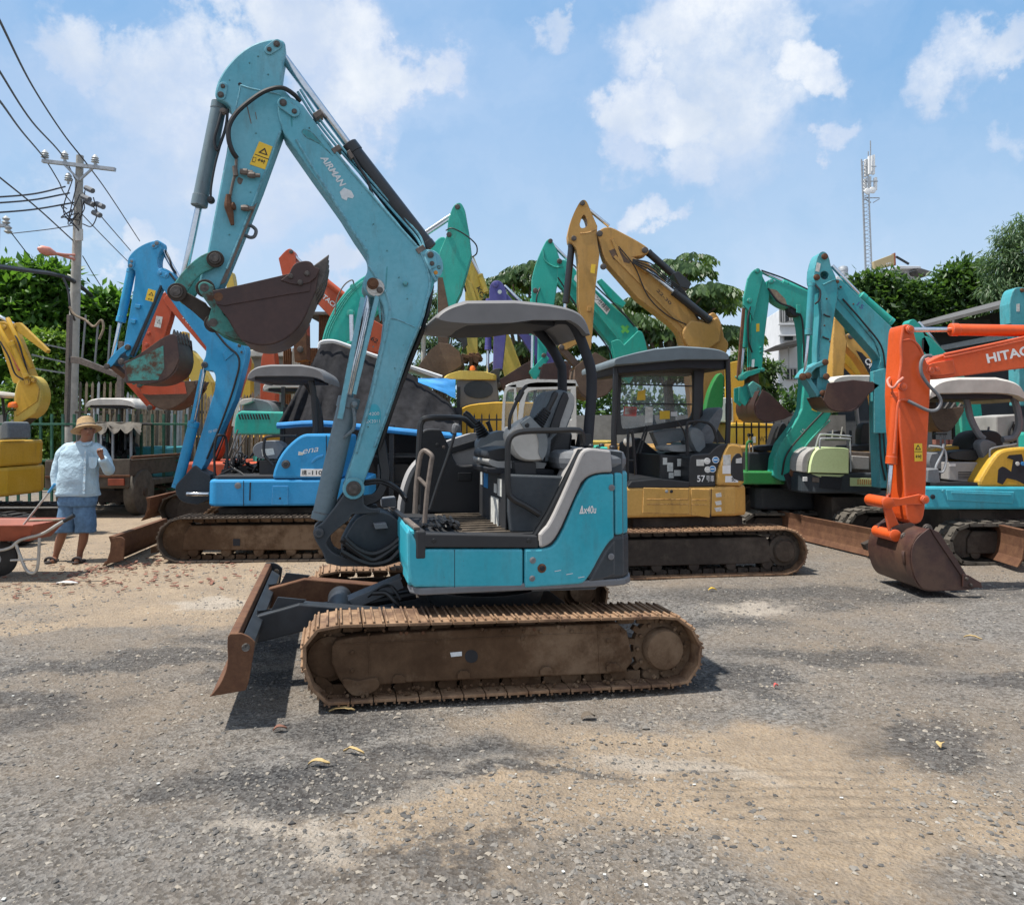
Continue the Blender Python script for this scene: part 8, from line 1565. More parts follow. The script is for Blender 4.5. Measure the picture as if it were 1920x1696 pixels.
def fences():
 pl = PL(150, 17, 0); rg = random.Random(3)
 th = thing('picket_fence', 'tall fence of weathered wooden pickets behind the truck and the sky blue machine', 'fence', pl.g(1.2, 0, 0))
 for i in range(62):
  x = 146 + i * 5.6; top = 715 if i < 13 and i % 2 == 0 else 738 + rg.uniform(-5, 5)
  if i < 13 and i % 2: continue
  a, b = pl.s_(x), pl.s_(x + 4.3); z = pl.sz(x, top)[1]; t = rg.uniform(-.01, .01)
  prism2(th, 'picket', pl, [(a, 0), (b, 0), (b + t, z - .06), ((a + b) / 2 + t, z), (a + t, z - .06)], rg.uniform(-.01, .01), .02, ('wood_old', 'wood_old', 'wood_dark', 'galv')[rg.randrange(4)], 0)
 for y in (770, 850): plate(th, 'rail', pl, [(140, y), (500, y), (500, y + 5), (140, y + 5)], .03, .05, 'wood_dark', .005)
 pl = PL(0, 15.3, 0); th = thing('steel_fence', 'dark green steel rail fence along the left side of the yard', 'fence', pl.g(2, 0, 0))
 for y in (793, 861, 915): plate(th, 'rail', pl, [(-220, y), (352, y), (352, y + 4), (-220, y + 4)], 0, .05, 'fence_green', .005)
 for i in range(27): plate(th, 'post', pl, [(-200 + i * 21, 776), (-196 + i * 21, 776), (-196 + i * 21, 945), (-200 + i * 21, 945)], .02, .04, 'fence_green', 0)
 for k, (x0, x1, dep, lab) in enumerate(((846, 948, 11.2, 'short spiked black iron fence behind the levers of the teal excavator'), (1366, 1480, 12.6, 'black iron bar fence in front of the yellow counterweight at right'))):
  pl = PL(x0, dep, 0); th = thing('iron_fence', lab, 'fence', pl.g(.4, 0, 0)); yt = 779 if k == 0 else 793
  for y in (yt + 6, yt + 60): plate(th, 'rail', pl, [(x0, y), (x1, y), (x1, y + 3), (x0, y + 3)], 0, .03, 'inside_dark', 0)
  for i in range(int((x1 - x0) / 14) + 1): plate(th, 'bar', pl, [(x0 + i * 14, yt), (x0 + 1.3 + i * 14, yt - 5), (x0 + 2.6 + i * 14, yt), (x0 + 2.6 + i * 14, 925), (x0 + i * 14, 925)], .005, .02, 'inside_dark', 0)
 pl = PL(125, 16, 0); th = thing('steel_gate_frame', 'grey steel lean-to frame with a sloping beam beside the concrete pole', 'frame', pl.g(.3, 0, 0))
 for p in ([(125, 590), (131, 590), (125, 800), (119, 800)], [(132, 668), (150, 670), (220, 698), (218, 708), (148, 682), (132, 680)], [(222, 640), (230, 640), (226, 790), (216, 790)]): plate(th, 'beam', pl, p, 0, .12, 'chipped_steel', .006)
 for a, b in (((161, 590), (154, 672)), ((184, 604), (178, 682)), ((207, 610), (202, 692)), ((60, 640), (128, 655)), ((60, 665), (126, 680)), ((60, 690), (126, 700))): MB().bar(pl.w(*a, .05), pl.w(*b, .05), .03, .03).build('strut', 'mid_grey', th)
 tubepx(th, 'rope', pl, [(130, 575, -.1), (140, 590, -.1), (160, 600, -.1), (176, 612, -.1), (190, 600, -.1), (194, 615, -.1), (186, 636, -.1)], .025, 'wood_old')
fences()
# ---------------------------------------------------------------- poles and wires
def pole():
 pl = PL(146, 20, 0); th = thing('utility_pole', 'concrete utility pole with a steel crossarm, insulators and cables at left', 'pole', pl.g(0, 0, 0))
 a = pl.w(150, 292, 0); MB().tube([Vector((a.x, a.y, 0)), a], [.165, .09], 14).build('pole_shaft', 'concrete', th, smooth=True)
 ca = MB(); ca.bar(pl.w(80, 302, -.12), pl.w(216, 318, -.12), .10, .09); ca.build('crossarm', 'galv', th)
 for x0 in (120, 182): MB().bar(pl.w(x0, 308, -.12), pl.w(149, 338, -.12), .05, .05).build('brace', 'galv', th)
 def ins(x, y, h=.3, o=-.12, nm='insulator'): MB().lathe(pl.w(x, y, o), (0, 0, 1), [(0, .03), (h * .3, .03), (h * .32, .10), (h * .45, .06), (h * .5, .10), (h * .65, .06), (h * .7, .09), (h * .9, .05), (h, .02)], 12).build(nm, 'porcelain', th, smooth=True)
 for x, y in ((84, 302), (121, 304), (178, 311), (128, 345)): ins(x, y)
 for x, y in ((166, 352), (160, 368), (167, 378), (180, 398), (186, 382)): MB().tube([pl.w(x - 5, y, -.2), pl.w(x + 8, y + 6, -.3)], .07, 8).build('fuse_switch', 'mid_grey', th, smooth=True)
 plate(th, 'sign_plate', pl, [(141, 429), (155, 429), (155, 451), (141, 451)], -.2, .03, 'white_paint', .005)
 m = [([(72, 467, -1), (100, 474, -.6), (140, 486, -.1)], .04), ([(100, 474, -.6), (120, 477, -.4), (140, 478, -.1)], .03)]
 for p, r in m: tubepx(th, 'lamp_arm', pl, p, r, 'lamp_red')
 MB().lathe(pl.w(70, 465, -1), (pl.w(102, 475, -.7) - pl.w(70, 465, -1)), [(0, .02), (.08, .1), (.25, .12), (.42, .05)], 12).build('street_lamp', 'lamp_red', th, smooth=True)
 rg = random.Random(8)
 for q in range(9):
  x = 122 + rg.random() * 60; tubepx(th, 'jumper_wire', pl, [(x, 335 + rg.random() * 60, -.25), (x + rg.uniform(-25, 5), 380 + rg.random() * 40, -.3), (148, 395 + rg.random() * 40, -.2)], .014, 'wire')
 tubepx(th, 'jumper_wire', pl, [(155, 420, -.2), (172, 424, -.3), (182, 400, -.3), (175, 370, -.3)], .014, 'wire')
 def wire(lab, pts, r=.02, cat='cable', sag=0):
  P_ = [Vector(((x - CX) / F * d, d, 0)) for x, y, d in pts]; Q = []
  for (x, y, d) in pts: dr = raydir(x, y); t = d / dr.y; Q.append(Vector((0, 0, HCAM)) + dr * t)
  o = MB().tube(spl(Q, 8) if len(Q) > 2 else Q, r, 6).build('overhead_cable', 'wire', None, smooth=True); tag(o, lab, cat, 'overhead cables at the utility pole')
 wire('highest of the three cables sweeping down past the pole from the upper left', [(-30, -20, 9), (0, 40, 10), (60, 160, 14), (118, 250, 18), (165, 310, 20), (205, 365, 24), (262, 452, 30)], .018)
 wire('middle of the three long cables running from the left edge to the pole top', [(-30, 85, 10), (0, 135, 11), (60, 228, 15), (120, 296, 20), (165, 375, 24), (245, 470, 32)], .018)
 wire('lowest of the three long cables running from the left edge to the pole top', [(-30, 160, 10), (0, 190, 11), (40, 245, 15), (84, 298, 20), (110, 340, 22), (130, 375, 24), (200, 450, 30), (270, 520, 38)], .018)
 for k, (y0, y1) in enumerate(((368, 350), (379, 362), (397, 380))): wire(('upper', 'middle', 'lower')[k] + ' of three nearly level cables from the left edge to the pole', [(-40, y0 + 4, 16), (60, y0 - 4, 18), (122 + k * 8, y1, 20)], .022)
 wire('thin diagonal cable from the left edge down to the white plate on the pole', [(-10, 325, 14), (70, 390, 17), (138, 452, 20)], .016)
 wire('thin faint cable sloping from the pole plate to the left insulators', [(20, 438, 24), (90, 430, 22), (140, 422, 20)], .014)
 wire('heavy black cable bundle sagging along the tree tops to the pole', [(-40, 495, 14), (0, 500, 15), (60, 508, 17), (100, 514, 19), (142, 530, 20), (200, 580, 24)], .055)
 wire('cable dropping from the sagging bundle along the concrete pole', [(118, 520, 19), (128, 545, 19), (132, 580, 19), (140, 600, 19.5)], .03)
 for x0, y0, x1, y1 in ((155, 480, 205, 560), (20, 435, 120, 560)): wire('thin cable falling to the trees ' + ('right' if x0 > 100 else 'left') + ' of the concrete pole', [(x0, y0, 20), ((x0 + x1) / 2, (y0 + y1) / 2 + 2, 22), (x1, y1, 26)], .014)
 pl = PL(-6, 19, 0); th = thing('utility_pole', 'second pole cut by the left edge, only its insulators in view', 'pole', pl.g(0, 0, 0)); a = pl.w(-8, 410, 0); MB().tube([Vector((a.x, a.y, 0)), a], [.16, .1], 12).build('pole_shaft', 'concrete', th, smooth=True); MB().bar(pl.w(-40, 423, -.1), pl.w(13, 423, -.1), .08, .08).build('crossarm', 'galv', th)
 for x, y in ((11, 421), (15, 438)): MB().lathe(pl.w(x, y, -.1), (0, 0, 1), [(0, .03), (.05, .1), (.1, .05), (.15, .09), (.22, .02)], 12).build('insulator', 'porcelain', th, smooth=True)
 for lab, x, dep, yt in (('thin concrete pole standing in the gap under the teal bucket link', 314, 24, 590), ('small white yard lamp on a thin post right of the teal boom', 794, 15, 622)):
  pl = PL(x, dep, 0); th = thing('street_lamp' if x > 500 else 'utility_pole', lab, 'lamp post' if x > 500 else 'pole', pl.g(0, 0, 0)); a = pl.w(x + (1 if x < 500 else 0), yt, 0); MB().tube([Vector((a.x, a.y, 0)), a], [.12, .08] if x < 500 else [.05, .045], 10).build('pole_shaft', 'concrete', th, smooth=True)
  if x > 500: MB().lathe(a, (0, 0, 1), [(-.05, .05), (0, .2), (.05, .22), (.14, .12), (.17, .02)], 16).build('lamp_head', 'white', th, smooth=True)
pole()
# ---------------------------------------------------------------- trees
def tree(name, label, blobs, depth, mat, n, ls, droop=.2, lw=.42, seed=1, trunk=None, group=None, clump=7, tr=.16, cat='tree', thick=1.0):
 rng = np.random.default_rng(seed); xs = [b[0] for b in blobs]; cxp = trunk if trunk is not None else sum(xs) / len(xs); pl = PL(cxp, depth, 0)
 th = thing(name, label, cat, pl.g(0, 0, 0), 0, group); W_ = []
 for b in blobs:
  r = b[2] / F * depth; c = pl.w(b[0], b[1], (b[3] if len(b) > 3 else 0)); W_.append((c, r, r * (b[4] if len(b) > 4 else .8)))
 tot = sum(r * h for c, r, h in W_); P, Dv = [], []
 for c, r, h in W_:
  m = max(3, int(n / clump * r * h / tot)); d = rng.normal(size=(m, 3)); d /= np.linalg.norm(d, axis=1)[:, None]; k = rng.uniform(.25, 1, m) ** .5 * (1 + rng.normal(0, .17, m))
  p = np.array(c)[None] + d * k[:, None] * np.array([r, r * thick, h])[None]
  q = np.repeat(p, clump, 0) + rng.normal(0, ls * .5, (m * clump, 3)); P.append(q); Dv.append(np.repeat(d, clump, 0))
 P = np.concatenate(P); Dv = np.concatenate(Dv); P[:, 2] = np.maximum(P[:, 2], .1); N_ = len(P)
 ax = Dv + rng.normal(0, .7, (N_, 3)); ax[:, 2] -= droop * 2; ax /= np.linalg.norm(ax, axis=1)[:, None]
 up = np.tile([0, 0, 1.], (N_, 1)) + rng.normal(0, .45, (N_, 3)); sd_ = np.cross(ax, up); sd_ /= np.linalg.norm(sd_, axis=1)[:, None]; nn = np.cross(sd_, ax)
 L_ = ls * rng.uniform(.7, 1.3, (N_, 1)); w = L_ * lw
 v = np.stack([P, P + ax * L_ * .5 + sd_ * w * .5 - nn * L_ * .06, P + ax * L_, P + ax * L_ * .5 - sd_ * w * .5 - nn * L_ * .06], 1).reshape(-1, 3)
 f = np.arange(N_ * 4).reshape(-1, 4); lo = th.location; me = bpy.data.meshes.new('crown'); me.from_pydata((v - np.array(lo)[None]).tolist(), [], f.tolist()); me.materials.append(MATS[mat])
 o = bpy.data.objects.new('crown', me); COL.objects.link(o); o.parent = th
 top = Vector((sum((c.x for c, r, h in W_)) / len(W_), sum((c.y for c, r, h in W_)) / len(W_), min(c.z for c, r, h in W_)))
 m = MB(); base_ = Vector(th.location); mid = base_.lerp(top, .7) + Vector((.1, 0, 0)); mid.z = max(.8, top.z * .55); m.tube(spl([base_, mid * .5 + base_ * .5, mid], 4), [tr, tr * .55], 9)
 for c, r, h in W_[:9]: m.tube(spl([mid - Vector((0, 0, .2)), mid.lerp(c, .5) + Vector((0, 0, .1)), c], 4), [tr * .4, tr * .1], 6)
 m.build('trunk', 'bark', th, smooth=True)
tree('broadleaf_tree', 'broad-leaved tree at the far left with big glossy leaves behind the pole', [(20, 560, 60), (70, 535, 50), (-30, 600, 70), (60, 600, 60), (100, 620, 40), (30, 680, 60), (100, 520, 30), (10, 510, 30), (120, 520, 22, 0, .5), (-60, 540, 60)], 22, 'leaf_broad', 7500, .30, .1, .5, 1, 30)
tree('broadleaf_tree', 'broad-leaved tree behind the steel frame, right of the concrete pole', [(180, 600, 42), (210, 570, 28), (170, 650, 45), (220, 640, 40), (190, 700, 50), (150, 590, 22), (225, 700, 30), (215, 590, 30), (248, 690, 20)], 22.5, 'leaf_broad', 6000, .30, .1, .5, 2, 190)
tree('vine_shrub', 'bright yellow-green creeper climbing beside the pole above the fence', [(80, 650, 32), (100, 690, 34), (70, 720, 34), (110, 640, 20), (100, 760, 30), (60, 790, 30), (40, 740, 30), (120, 720, 16), (60, 850, 40), (100, 870, 36), (110, 810, 30)], 20.9, 'leaf_vine', 11000, .15, .3, .55, 3, 90, clump=9, tr=.06, cat='climbing plant')
def drooping(name, label, blobs, depth, n, seed, trunk, mat='leaf_mid'):
 """crown of hanging compound leaves along arching stems"""
 rng = np.random.default_rng(seed); pl = PL(trunk, depth, 0); th = thing(name, label, 'tree', pl.g(0, 0, 0)); V = []; tot = sum(b[2] ** 2 for b in blobs); cs = []; st = MB()
 for b in blobs:
  c = pl.w(b[0], b[1], rng.uniform(-.8, .8)); r = b[2] / F * depth; cs.append((c, r)); m = max(2, int(n * b[2] ** 2 / tot))
  for q in range(m):
   d = rng.normal(size=3); d /= np.linalg.norm(d); d[2] = abs(d[2]) * .6 - .15; p0 = np.array(c) + d * r * rng.uniform(.15, .8) * np.array([1, 1, .9]); hd = np.array([d[0], d[1], 0]); hd /= np.linalg.norm(hd) + 1e-6; ln = rng.uniform(.35, .6)
   for k in range(7):
    t = (k + 1) / 7; p = p0 + hd * ln * t + np.array([0, 0, .12 * t - .30 * t * t]); side = np.cross(hd, [0, 0, 1])
    for s in (-1, 1):
     ax = side * s * .55 + hd * .35 + np.array([0, 0, -.75]) + rng.normal(0, .14, 3); ax /= np.linalg.norm(ax); L_ = .20 * rng.uniform(.8, 1.2); wv = np.cross(ax, [0.3, .8, .3]); wv = wv / np.linalg.norm(wv) * L_ * .17
     V += [p, p + ax * L_ * .45 + wv, p + ax * L_, p + ax * L_ * .45 - wv]
 V = np.array(V) - np.array(th.location)[None]; me = bpy.data.meshes.new('crown'); me.from_pydata(V.tolist(), [], np.arange(len(V)).reshape(-1, 4).tolist()); me.materials.append(MATS[mat]); o = bpy.data.objects.new('crown', me); COL.objects.link(o); o.parent = th
 base_ = Vector(th.location); mid = base_ + Vector((0, 0, 3)); st.tube([base_, base_ + Vector((.1, 0, 1.5)), mid], [.16, .12, .10], 9)
 for c, r in cs: st.tube(spl([mid - Vector((0, 0, .5)), mid.lerp(c, .5) + Vector((0, 0, .2)), c], 4), [.06, .015], 6)
 st.build('trunk', 'bark', th, smooth=True)
drooping('flame_tree', 'tree with drooping dark leaflets between the ochre boom and the green arms', [(1290, 560, 50), (1250, 620, 55), (1330, 620, 50), (1220, 560, 40), (1180, 600, 45), (1160, 660, 50), (1280, 500, 26), (1340, 680, 45), (1370, 620, 28), (1265, 490, 18), (1210, 690, 50), (1290, 690, 50), (1370, 560, 16), (1140, 580, 30), (1330, 540, 30), (1380, 700, 30), (1300, 478, 12)], 17.5, 1550, 5, 1250)
drooping('flame_tree', 'tree with loose drooping leaflets behind the pale yellow and purple arms', [(960, 520, 36), (1000, 500, 30), (1040, 560, 40), (930, 545, 26), (985, 580, 42), (930, 640, 40), (1000, 650, 45), (905, 690, 36), (1060, 640, 40), (960, 700, 36), (1100, 600, 40), (900, 610, 22), (1080, 700, 40)], 19, 1000, 6, 980)
tree('wispy_tree', 'grey-green wispy tree behind the yard lamp and hanging green bucket', [(805, 640, 22), (820, 590, 20), (800, 690, 28), (830, 680, 26), (870, 650, 22), (815, 560, 14), (850, 610, 18)], 22, 'leaf_pale', 4500, .15, .5, .28, 7, 815, clump=9)
R_ = [(('dense_tree', 'dark dense tree under the yellow billboard behind the teal arm'), [(1625, 535, 26), (1660, 540, 30), (1640, 575, 42), (1600, 550, 20), (1695, 560, 32), (1670, 600, 36), (1712, 538, 16), (1612, 600, 36)], 11, 'leaf_dark', 7000, .30), (('dense_tree', 'dark dense tree right of the roof terrace above the black shed'), [(1770, 545, 34), (1740, 570, 36), (1800, 520, 32), (1820, 555, 42), (1770, 595, 44), (1860, 570, 40), (1705, 595, 28), (1845, 520, 26), (1820, 498, 14), (1785, 520, 16)], 12, 'leaf_dark', 8000, .30), (('wispy_tree', 'tall feathery pale green tree at the right edge above the shed'), [(1900, 450, 34), (1880, 490, 34), (1920, 500, 44), (1900, 550, 44), (1940, 430, 30), (1915, 418, 16), (1870, 540, 26), (1960, 520, 60)], 13, 'leaf_pale', 9000, .24)]
for (nm, lb), bl_, sd_2, mt, n_, ls_ in R_: tree(nm, lb, bl_, 31 if nm[0] == 'd' else 26, mt, n_, ls_, .1 if nm[0] == 'd' else .7, .45 if nm[0] == 'd' else .22, sd_2, bl_[2][0], clump=8)
tree('dense_tree', 'low green tree behind the white house and the green arm', [(1410, 700, 24), (1440, 690, 20), (1400, 660, 20), (1430, 730, 26)], 24, 'leaf_mid', 2500, .2, .2, .4, 21, 1415)
tree('dense_tree', 'small bright green tree seen under the dark bucket of the teal machine', [(478, 660, 24), (500, 670, 20), (460, 680, 20), (525, 680, 20)], 24, 'leaf_vine', 2000, .2, .2, .4, 22, 480)
tree('hedge', 'long dark green hedge closing the far end of the yard', [(-100 + i * 60, 775 + 8 * math.sin(i * 2), 46, 0, 1.0) for i in range(30)], 27, 'leaf_dark', 16000, .28, .1, .5, 30, 700, cat='hedge', tr=.05)
# ---------------------------------------------------------------- buildings
def buildings():
 pl = PL(528, 20, 0); th = thing('rusty_shed', 'shed of rusty corrugated panels behind the black netting', 'shed', pl.g(1.5, 0, 0)); zt = pl.sz(600, 588)[1]
 cols = ['rust', 'rust', 'frame_mud', 'building_grey', 'rust', 'wood_old', 'frame_mud', 'rust', 'building_grey', 'rust', 'frame_mud', 'rust', 'building_grey']
 for i in range(13):
  s0 = pl.s_(528) + i * .23 * 1.0; w = .225
  for k, (za, zb) in enumerate(((0, zt * .45), (zt * .45 + .01, zt - (.0 if i > 3 else .9)))):
   m = []; n = 9
   for j in range(n + 1): m.append((s0 + w * j / n, -.015 if j % 2 else .015))
   so = m + [(a, b + .01) for a, b in m[::-1]]; planx(th, 'corrugated_panel', pl, so, za, zb, cols[(i * 5 + k * 7) % 13], 0)
 plate(th, 'roof_edge', pl, [(572, 584), (726, 584), (726, 590), (572, 590)], -.1, 3.0, 'roof_tin', .01); planx(th, 'side_wall', pl, [(pl.s_(528), .05), (pl.s_(726), .05), (pl.s_(726), 2.8), (pl.s_(528), 2.8)], 0, zt - 1.0, 'shed_dark', 0)
 # pale green roofed shed
 pl = PL(440, 23, 0); th = thing('shed', 'low shed with pale green metal roof left of the rusty shed', 'shed', pl.g(1, 0, 0)); plate(th, 'roof', pl, [(438, 668), (446, 656), (540, 655), (540, 668)], -.3, 4, 'roof_white', .02); plate(th, 'wall', pl, [(450, 668), (535, 668), (535, 880), (450, 880)], 0, 3.2, 'concrete_wall', .02)
 def win(p, pl, x0, y0, x1, y1, o, mat='window_dark', bars=0, fm='building_grey'):
  a = [pl.sz(x, y, o) for x, y in ((x0, y1), (x1, y1), (x1, y0), (x0, y0))]; fr = prism2(p, 'window', pl, [(a[0][0] - .06, a[0][1] - .06), (a[1][0] + .06, a[1][1] - .06), (a[2][0] + .06, a[2][1] + .06), (a[3][0] - .06, a[3][1] + .06)], o - .05, .06, fm, 0); prism2(fr, 'pane', pl, a, o - .08, .04, mat, 0)
  for q in range(bars): x = a[0][0] + (a[1][0] - a[0][0]) * (q + 1) / (bars + 1); prism2(fr, 'glazing_bar', pl, [(x - .03, a[0][1]), (x + .03, a[0][1]), (x + .03, a[2][1]), (x - .03, a[2][1])], o - .11, .03, fm, 0)
 pl = PL(1461, 38, -6); th = thing('white_house', 'white several-storey house with barred balcony windows behind the green boom', 'house', pl.g(1.5, 0, 0)); w = plate(th, 'wall', pl, [(1462, 580), (1500, 578), (1562, 574), (1562, 900), (1462, 900)], 0, 8, 'building_white', .03)
 for y in (606, 627, 733, 760): plate(th, 'ledge', pl, [(1460, y), (1563, y - 1), (1563, y + 2), (1460, y + 3)], -.2, .2, 'building_white', .01)
 win(w, pl, 1463, 577, 1474, 604, -.0, bars=2); win(w, pl, 1476, 577, 1497, 602, -.0, bars=4); win(w, pl, 1475, 692, 1492, 711, 0, bars=2); win(w, pl, 1476, 740, 1492, 765, 0, bars=2); win(w, pl, 1470, 630, 1486, 638, 0); win(w, pl, 1515, 600, 1545, 640, 0, bars=3)
 plate(th, 'awning', pl, [(1453, 648), (1478, 640), (1512, 634), (1512, 642), (1456, 652)], -2.2, 2.4, 'roof_tin', .02)
 for x in (1478, 1500): plate(th, 'awning_post', pl, [(x, 648), (x + 2, 648), (x + 2, 690), (x, 690)], -1.5, .1, 'building_grey', 0)
 pl = PL(1428, 44, -4); th = thing('house', 'lower white house with arched blue window left of the white house', 'house', pl.g(1, 0, 0)); w = plate(th, 'wall', pl, [(1424, 652), (1456, 650), (1456, 900), (1424, 900)], 0, 7, 'building_white', .03); ar_ = plate(w, 'arched_window', pl, [(1434, 680), (1434, 670, 1), (1437, 663, 1), (1443, 663, 1), (1446, 670, 1), (1446, 680)], -.06, .05, 'window_blue', 0)
 win(w, pl, 1436, 694, 1442, 706, 0); win(w, pl, 1446, 692, 1452, 706, 0); win(w, pl, 1436, 730, 1450, 742, 0)
 pl = PL(1435, 60, 0); th = thing('apartment_block', 'grey apartment block far behind the arched-window house', 'building', pl.g(1, 0, 0)); w = plate(th, 'wall', pl, [(1430, 612), (1476, 616), (1476, 900), (1430, 900)], 0, 9, 'building_grey', .03); win(w, pl, 1438, 618, 1444, 624, 0); win(w, pl, 1450, 619, 1458, 625, 0); plate(th, 'green_roof', pl, [(1430, 652), (1442, 640), (1462, 644), (1470, 654)], -2, 2, 'turquoise', .02)
 pl = PL(1700, 52, 0); th = thing('terrace_house', 'pale house with white roof terrace rising over the dark trees', 'house', pl.g(0, 0, 0)); w = plate(th, 'wall', pl, [(1655, 512), (1672, 504), (1700, 500), (1726, 503), (1728, 900), (1650, 900)], 0, 8, 'building_white', .03); plate(th, 'roof_slab', pl, [(1668, 505), (1684, 498), (1726, 499), (1728, 503), (1690, 504), (1670, 509)], -.6, 9, 'building_white', .02)
 for q in range(9): plate(th, 'railing_bar', pl, [(1655 + q * 2.4, 514), (1655.8 + q * 2.4, 514), (1655.8 + q * 2.4, 530), (1655 + q * 2.4, 530)], -.3, .06, 'galv', 0)
 plate(th, 'side_roof', pl, [(1718, 506), (1728, 503), (1748, 509), (1742, 516), (1722, 512)], -1, 5, 'roof_tin', .02); win(w, pl, 1680, 512, 1694, 524, 0)
 pl = PL(1640, 50, 0); th = thing('billboard', 'faded yellow billboard with red edge in front of the antenna mast', 'billboard', pl.g(0, 0, 11)); b = plate(th, 'board', pl, [(1638, 490), (1678, 475), (1679, 496), (1665, 500), (1640, 506)], 0, .3, 'billboard', .02); text(b, 'KIEN', pl, (1662, 496), (1671, 494), 3, -.01, 'white', .02)
 plate(th, 'red_edge', pl, [(1677, 474), (1679, 474), (1680, 497), (1678, 497)], -.05, .4, 'barrow_red', 0); MB().bar(pl.w(1680, 481, .2), pl.w(1704, 495, .2), .12, .12).build('brace', 'dark_metal', th); MB().bar(pl.g(.5, 0, .3), pl.w(1655, 505, .3), .3, .3).build('post', 'galv', th)
 pl = PL(1580, 42, 0); th = thing('water_tank', 'ribbed steel water tank on a white stair tower behind the teal arm', 'tank', pl.g(0, 0, 0)); c = pl.w(1581, 517, 1); rr = 9 / F * 43; MB().lathe(c, (0, 0, 1), [(0, rr), (.14, rr), (.15, rr * .96), (.25, rr * .96), (.26, rr), (.4, rr), (.42, rr * .96), (.5, rr * .9), (.56, rr * .4)], 20).build('tank', 'galv', th, smooth=True); plate(th, 'stair_tower', pl, [(1568, 518), (1594, 518), (1594, 900), (1568, 900)], 0, 3, 'building_white', .02)
 # antenna mast
 D = 62; pl = PL(1637, D, 0); th = thing('antenna_mast', 'tall lattice antenna mast with white panels against the blue sky', 'mast', pl.g(0, 0, 0)); top = pl.w(1632, 300, 0).z; k = D / F
 for dx, dy in ((-.28, -.16), (.28, -.16), (0, .3)): MB().bar(pl.g(dx, 0, dy), pl.g(dx * .9 - .22, top, dy), .09, .09).build('mast_leg', 'galv', th)
 m = MB(); n = 46
 for i in range(n):
  z0, z1 = 9 + (top - 9) * i / n, 9 + (top - 9) * (i + 1) / n; sh_ = lambda z: -.22 * z / top
  for (a, b), (c_, d) in (((-.28, -.16), (.28, -.16)), ((.28, -.16), (0, .3)), ((0, .3), (-.28, -.16))): m.bar(pl.g(a + sh_(z0), z0, b), pl.g(c_ + sh_(z1), z1, d), .04, .04)
 m.build('lattice', 'galv', th)
 for x, y0, y1, o in ((1625, 298, 330, 0), (1632, 292, 326, -.4), (1639, 290, 326, 0), (1624, 334, 358, 0), (1643, 332, 356, 0), (1632, 330, 352, .3)): plate(th, 'antenna_panel', pl, [(x - 2.6, y0), (x + 2, y0), (x + 2, y1), (x - 2.6, y1)], o, .3, 'white', .02)
 for x, y in ((1628, 358), (1637, 356)): MB().lathe(pl.w(x, y, -.4), pl.n, [(0, .02), (.02, .25), (.1, .28)], 14).build('dish', 'white', th)
 for a, b in (((1621, 371), (1649, 371)), ((1621, 373), (1633, 380)), ((1649, 373), (1637, 380)), ((1632, 264), (1632.4, 300)), ((1628, 284), (1628, 300)), ((1622, 340), (1646, 340)), ((1622, 312), (1643, 312))): MB().bar(pl.w(*a, 0), pl.w(*b, 0), .07, .07).build('strut', 'galv', th)
 # black shed on the right boundary
 th = thing('dark_shed', 'long black sheet-metal shed with sloping eaves along the right side of the yard', 'shed', (12, 15, 0)); X = 10.6
 m = MB(); m.box((X + 3, 16.5, 2.05), (6, 17, 4.1)); m.build('wall', 'shed_dark', th)
 m = MB(); v = [(X - .9, 7, 4.02), (X - .9, 26, 4.02), (X + 4, 26, 5.4), (X + 4, 7, 5.4)]; v += [(a, b, c - .07) for a, b, c in v]; m.add(v, [(0, 1, 2, 3), (7, 6, 5, 4), (0, 4, 5, 1), (1, 5, 6, 2), (2, 6, 7, 3), (3, 7, 4, 0)]); m.build('roof', 'roof_tin', th)
 m = MB(); m.box((X - .03, 16.5, 3.55), (.05, 17.02, .12)); m.build('trim', 'galv', th)
 for q in range(9): MB().box((X - .5, 8 + q * 2.2, 3.9), (.8, .08, .12)).build('rafter', 'roof_tin', th)
 # yard walls
 o = planx(None, 'boundary_wall', PL(960, 24, 0), [(-17, 0), (10.4, 0), (10.4, .2), (-17, .2)], 0, 2.0, 'concrete_wall', 0); tag(o, 'plain grey concrete boundary wall across the far end of the yard', 'wall')
 pl = PL(1750, 13, 0); th = thing('brick_stack', 'stack of red bricks under the dark shed beside a grey crate', 'bricks', pl.g(.2, 0, 0))
 for j in range(7):
  for i in range(3): MB().box(pl.g(.1 + i * .23 + (j % 2) * .04, .8 + j * .09, 0), (.21, .11, .08)).build('brick', 'brick', th)
 planx(th, 'pallet', pl, [(0, -.1), (.75, -.1), (.75, .3), (0, .3)], 0, .74, 'wood_dark', .01)
 pl = PL(1880, 11.2, 0); th = thing('machine_cabinet', 'grey steel cabinet with a coiled cable behind the turquoise machine', 'cabinet', pl.g(.3, 0, 0)); plate(th, 'box', pl, [(1868, 780), (1910, 776), (1912, 900), (1868, 900)], 0, .6, 'concrete_wall', .02); tubepx(th, 'cable_coil', pl, [(1900, 790, -.05), (1892, 810, -.05), (1896, 830, -.05), (1904, 815, -.05), (1900, 795, -.05), (1905, 835, -.05)], .018, 'hose')
buildings()
